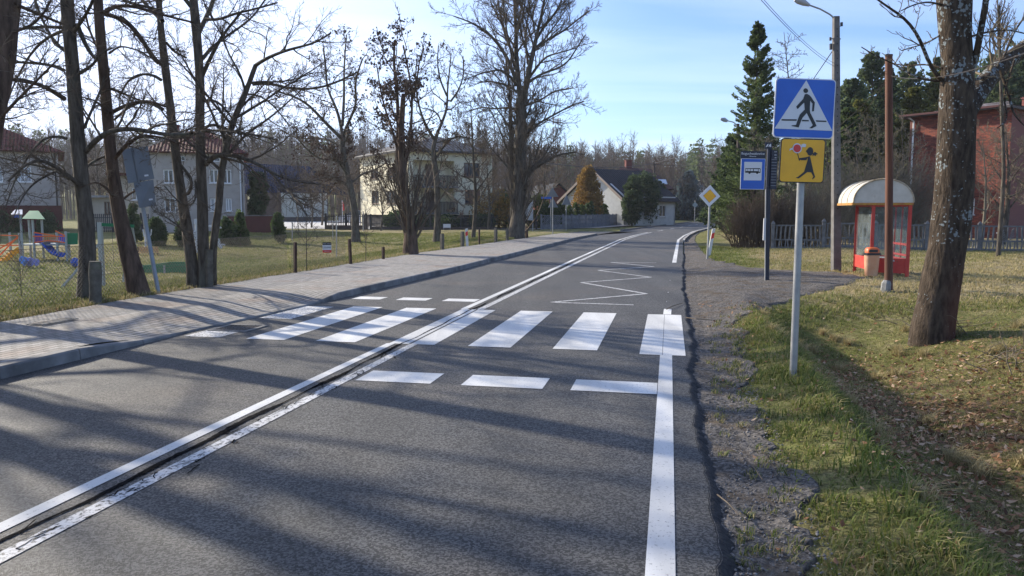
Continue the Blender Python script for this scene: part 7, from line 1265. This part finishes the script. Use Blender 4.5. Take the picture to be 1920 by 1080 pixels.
blades('verge_grass', x, y, h, v, 'uneven tufted grass on the right bank and ditch', w=.0042, lean=.8)
s, t = scat(150000, .8, 15, .75, 8, 1.3); k = inside_g(s, t+.05); s, t = s[k], t[k]; x, y = xy(s, t); blades('short_turf', x, y, .015+.03*rng.random(len(x)), .45+.3*rng.normal(size=len(x))*.8+.4*leaf_of(x, y)+.25*tan_of(x, y), 'short matted turf between the tufts', w=.0035, lean=1.1)
s = 1+13*rng.random(240)**1.4; t = GW(s)-.05-.35*rng.random(240)**1.6; s, t = clump_(s, t, 14, .02); x, y = xy(s, t); blades('shoulder_weeds', x, y, .02+.05*rng.random(len(x)), .5+.35*rng.normal(size=len(x)), 'sparse weeds creeping onto the gravel', w=.003, lean=1.0, z=hz(x, y)+.02)
# pale dry tufts
s, t = scat(90, 1.5, 13, .95, 6.5); k = inside_g(s, t-.1); s, t = clump_(s[k], t[k], 90, .035); x, y = xy(s, t); blades('dry_tufts', x, y, .10+.10*rng.random(len(s)), .72+.3*rng.random(len(s)), 'pale dry grass tufts on the right bank', w=.003, lean=1.0)
# meadow on the right further off
s, t = scat(46000, 14, 36, 1.0, 18, 1.2); x, y = xy(s, t); k = inside_g(s, t) & (rng.random(len(s)) < .35+.5*ss(-.4, .5, sn(x, y, 1.2, 2))); s, t = clump_(s[k], t[k], 4, .05); x, y = xy(s, t); k = inside_g(s, t); x, y = x[k], y[k]
blades('meadow_grass', x, y, .05+.06*rng.random(len(x)), .40+.45*tan_of(x, y)+.2*rng.normal(size=len(x))*.8, 'short straw coloured meadow grass round the bus shelter', w=.007, lean=.9)
# left verge
s, t = scat(30000, 2, 45, -10.8, -8.45, 1.2); k = (t < WB(s)-.04+.10*np.sin(s*3.1)*np.sin(s*1.3)+.06*rng.random(len(s))) & (rng.random(len(s)) < .75); s, t = clump_(s[k], t[k], 6, .04); x, y = xy(s, t); blades('verge_grass', x, y, .04+.08*rng.random(len(x)), .42+.25*rng.normal(size=len(x))+.35*np.exp(-((t+8.95)/.3)**2), 'ragged grass edge along the left pavement', w=.005, lean=.9, z=hz(x, y)+.02)
# playground lawn and left meadow
s, t = scat(80000, 4, 52, -34, -10.3, 1.0); x, y = xy(s, t); k = (np.abs(x/np.maximum(y, 1)) < .72) & (y > 8); s, t = clump_(s[k], t[k], 3, .08); x, y = xy(s, t); v = .38+.16*rng.normal(size=len(x))+.45*tan_of(x, y)-.1*sn(x, y, .5, 4)
blades('lawn_grass', x, y, .035+.05*rng.random(len(x)), v, 'short lawn of the playground and the left meadow', w=.012, lean=.8)
# dead leaves in the ditch and along the pavement edge
def leaves(name, x, y, label, size=.03, z0=.015, v=None):
    n = len(x); C = np.stack([x, y, hz(x, y)+z0+.02*rng.random(n)], 1); a = unit(np.stack([rng.normal(size=n), rng.normal(size=n), .35*rng.normal(size=n)], 1)); b_ = unit(np.cross(a, np.array([0, 0, 1.])+rng.normal(0, .35, (n, 3)))); s_ = (size*(.6+.8*rng.random(n)))[:, None]
    V = np.stack([C-a*s_, C+b_*s_*.5+a*s_*.1, C+a*s_*.9+(0, 0, .008), C-b_*s_*.5+a*s_*.1], 1).reshape(-1, 3); i = (np.arange(n)*4)[:, None]; return tag(npmesh(name, V, [i+np.array([[0, 1, 2]]), i+np.array([[0, 2, 3]])], LEAF, attrs={'v': np.repeat(rng.random(n), 4)}), kind='stuff', label=label)
s, t = scat(1500, 1, 14, .5, 1.6); x, y = xy(s, t); leaves('fallen_leaves', x[::4], y[::4], 'scattered single leaves on the gravel shoulder', .022, .03)
s, t = scat(60000, .8, 14, 1.3, 7.5, 1.3); x, y = xy(s, t); k = rng.random(len(s)) < .5*leaf_of(x, y)+.04; leaves('fallen_leaves', x[k], y[k], 'brown fallen leaves littering the ditch', .03)
s, t = scat(9000, 3, 24, -9.5, -8.6); x, y = xy(s, t); k = rng.random(len(s)) < .6*leaf_of(x, y); leaves('fallen_leaves', x[k], y[k], 'brown leaf litter along the back edge of the pavement', .022, .03)
# loose stones and crumbs on the gravel and along the road edge
s = 1.0+20*rng.random(9000)**1.6; t = .3+(GW(s)-.28)*rng.random(9000); x, y = xy(s, t); n = len(s); C = np.stack([x, y, hz(x, y)+.028], 1); r_ = (.003+.009*rng.random(n)**2.5)[:, None]
oct_ = np.array([[1, 0, 0], [0, 1, 0], [-1, 0, 0], [0, -1, 0], [0, 0, .7], [0, 0, -.7]]); V = (C[:, None]+oct_[None]*r_[:, None]*(.6+.8*rng.random((n, 6, 1)))).reshape(-1, 3); i = (np.arange(n)*6)[:, None]; tag(npmesh('loose_gravel', V, np.concatenate([i+np.array([q]) for q in ((0, 1, 4), (1, 2, 4), (2, 3, 4), (3, 0, 4), (1, 0, 5), (2, 1, 5), (3, 2, 5), (0, 3, 5))]), mat('stones', (.10, .09, .085), (.28, .26, .24), scale=30, rough=.9)), kind='stuff', label='loose stones on the gravel shoulder')
# twigs lying on the shoulder, and the stick on the edge line
def stick(pts, r, label, px=None, z=.012):
    q = [np.array([*G0(a, b_)[:2], z+(.02 if k % 2 else .008)]) for k, (a, b_) in enumerate(pts)]; mb = MB(); mb.tube(q, np.linspace(r, r*.5, len(q)), 5); o = mb.build('fallen_twig', TWIG); o.data.transform(Matrix.Translation(-Vector(q[0]))); o.location = Vector(q[0]); tag(o, label, 'twig', 'fallen twigs by the road edge')
stick([(1250, 582), (1262, 577), (1280, 570)], .008, 'dark twig lying across the top of the rightmost white stripe'); stick([(1286, 598), (1305, 602), (1340, 603)], .008, 'dark twig pointing onto the gravel right of the white stripes'); stick([(1395, 862), (1412, 880), (1430, 902)], .006, 'pale dry stem on the gravel low in the photo', z=.0); stick([(1345, 930), (1365, 950), (1385, 968)], .005, 'thin stem beside the ragged asphalt edge', z=0.)
# ---------------------------------------------------------------- thin air haze
hm = bpy.data.materials.new('haze_air'); hm.use_nodes = True; hn = hm.node_tree; hn.nodes.remove(hn.nodes['Principled BSDF']); pv = hn.nodes.new('ShaderNodeVolumePrincipled'); pv.inputs['Density'].default_value = .00028; pv.inputs['Color'].default_value = (.86, .91, 1, 1); pv.inputs['Anisotropy'].default_value = .3
hn.links.new(pv.outputs[0], hn.nodes['Material Output'].inputs['Volume'])
mb = MB(); mb.box((0, 720, 28), (1960, 1640, 62)); o = mb.build('haze', hm); tag(o, 'thin pale haze over the valley', kind='stuff')
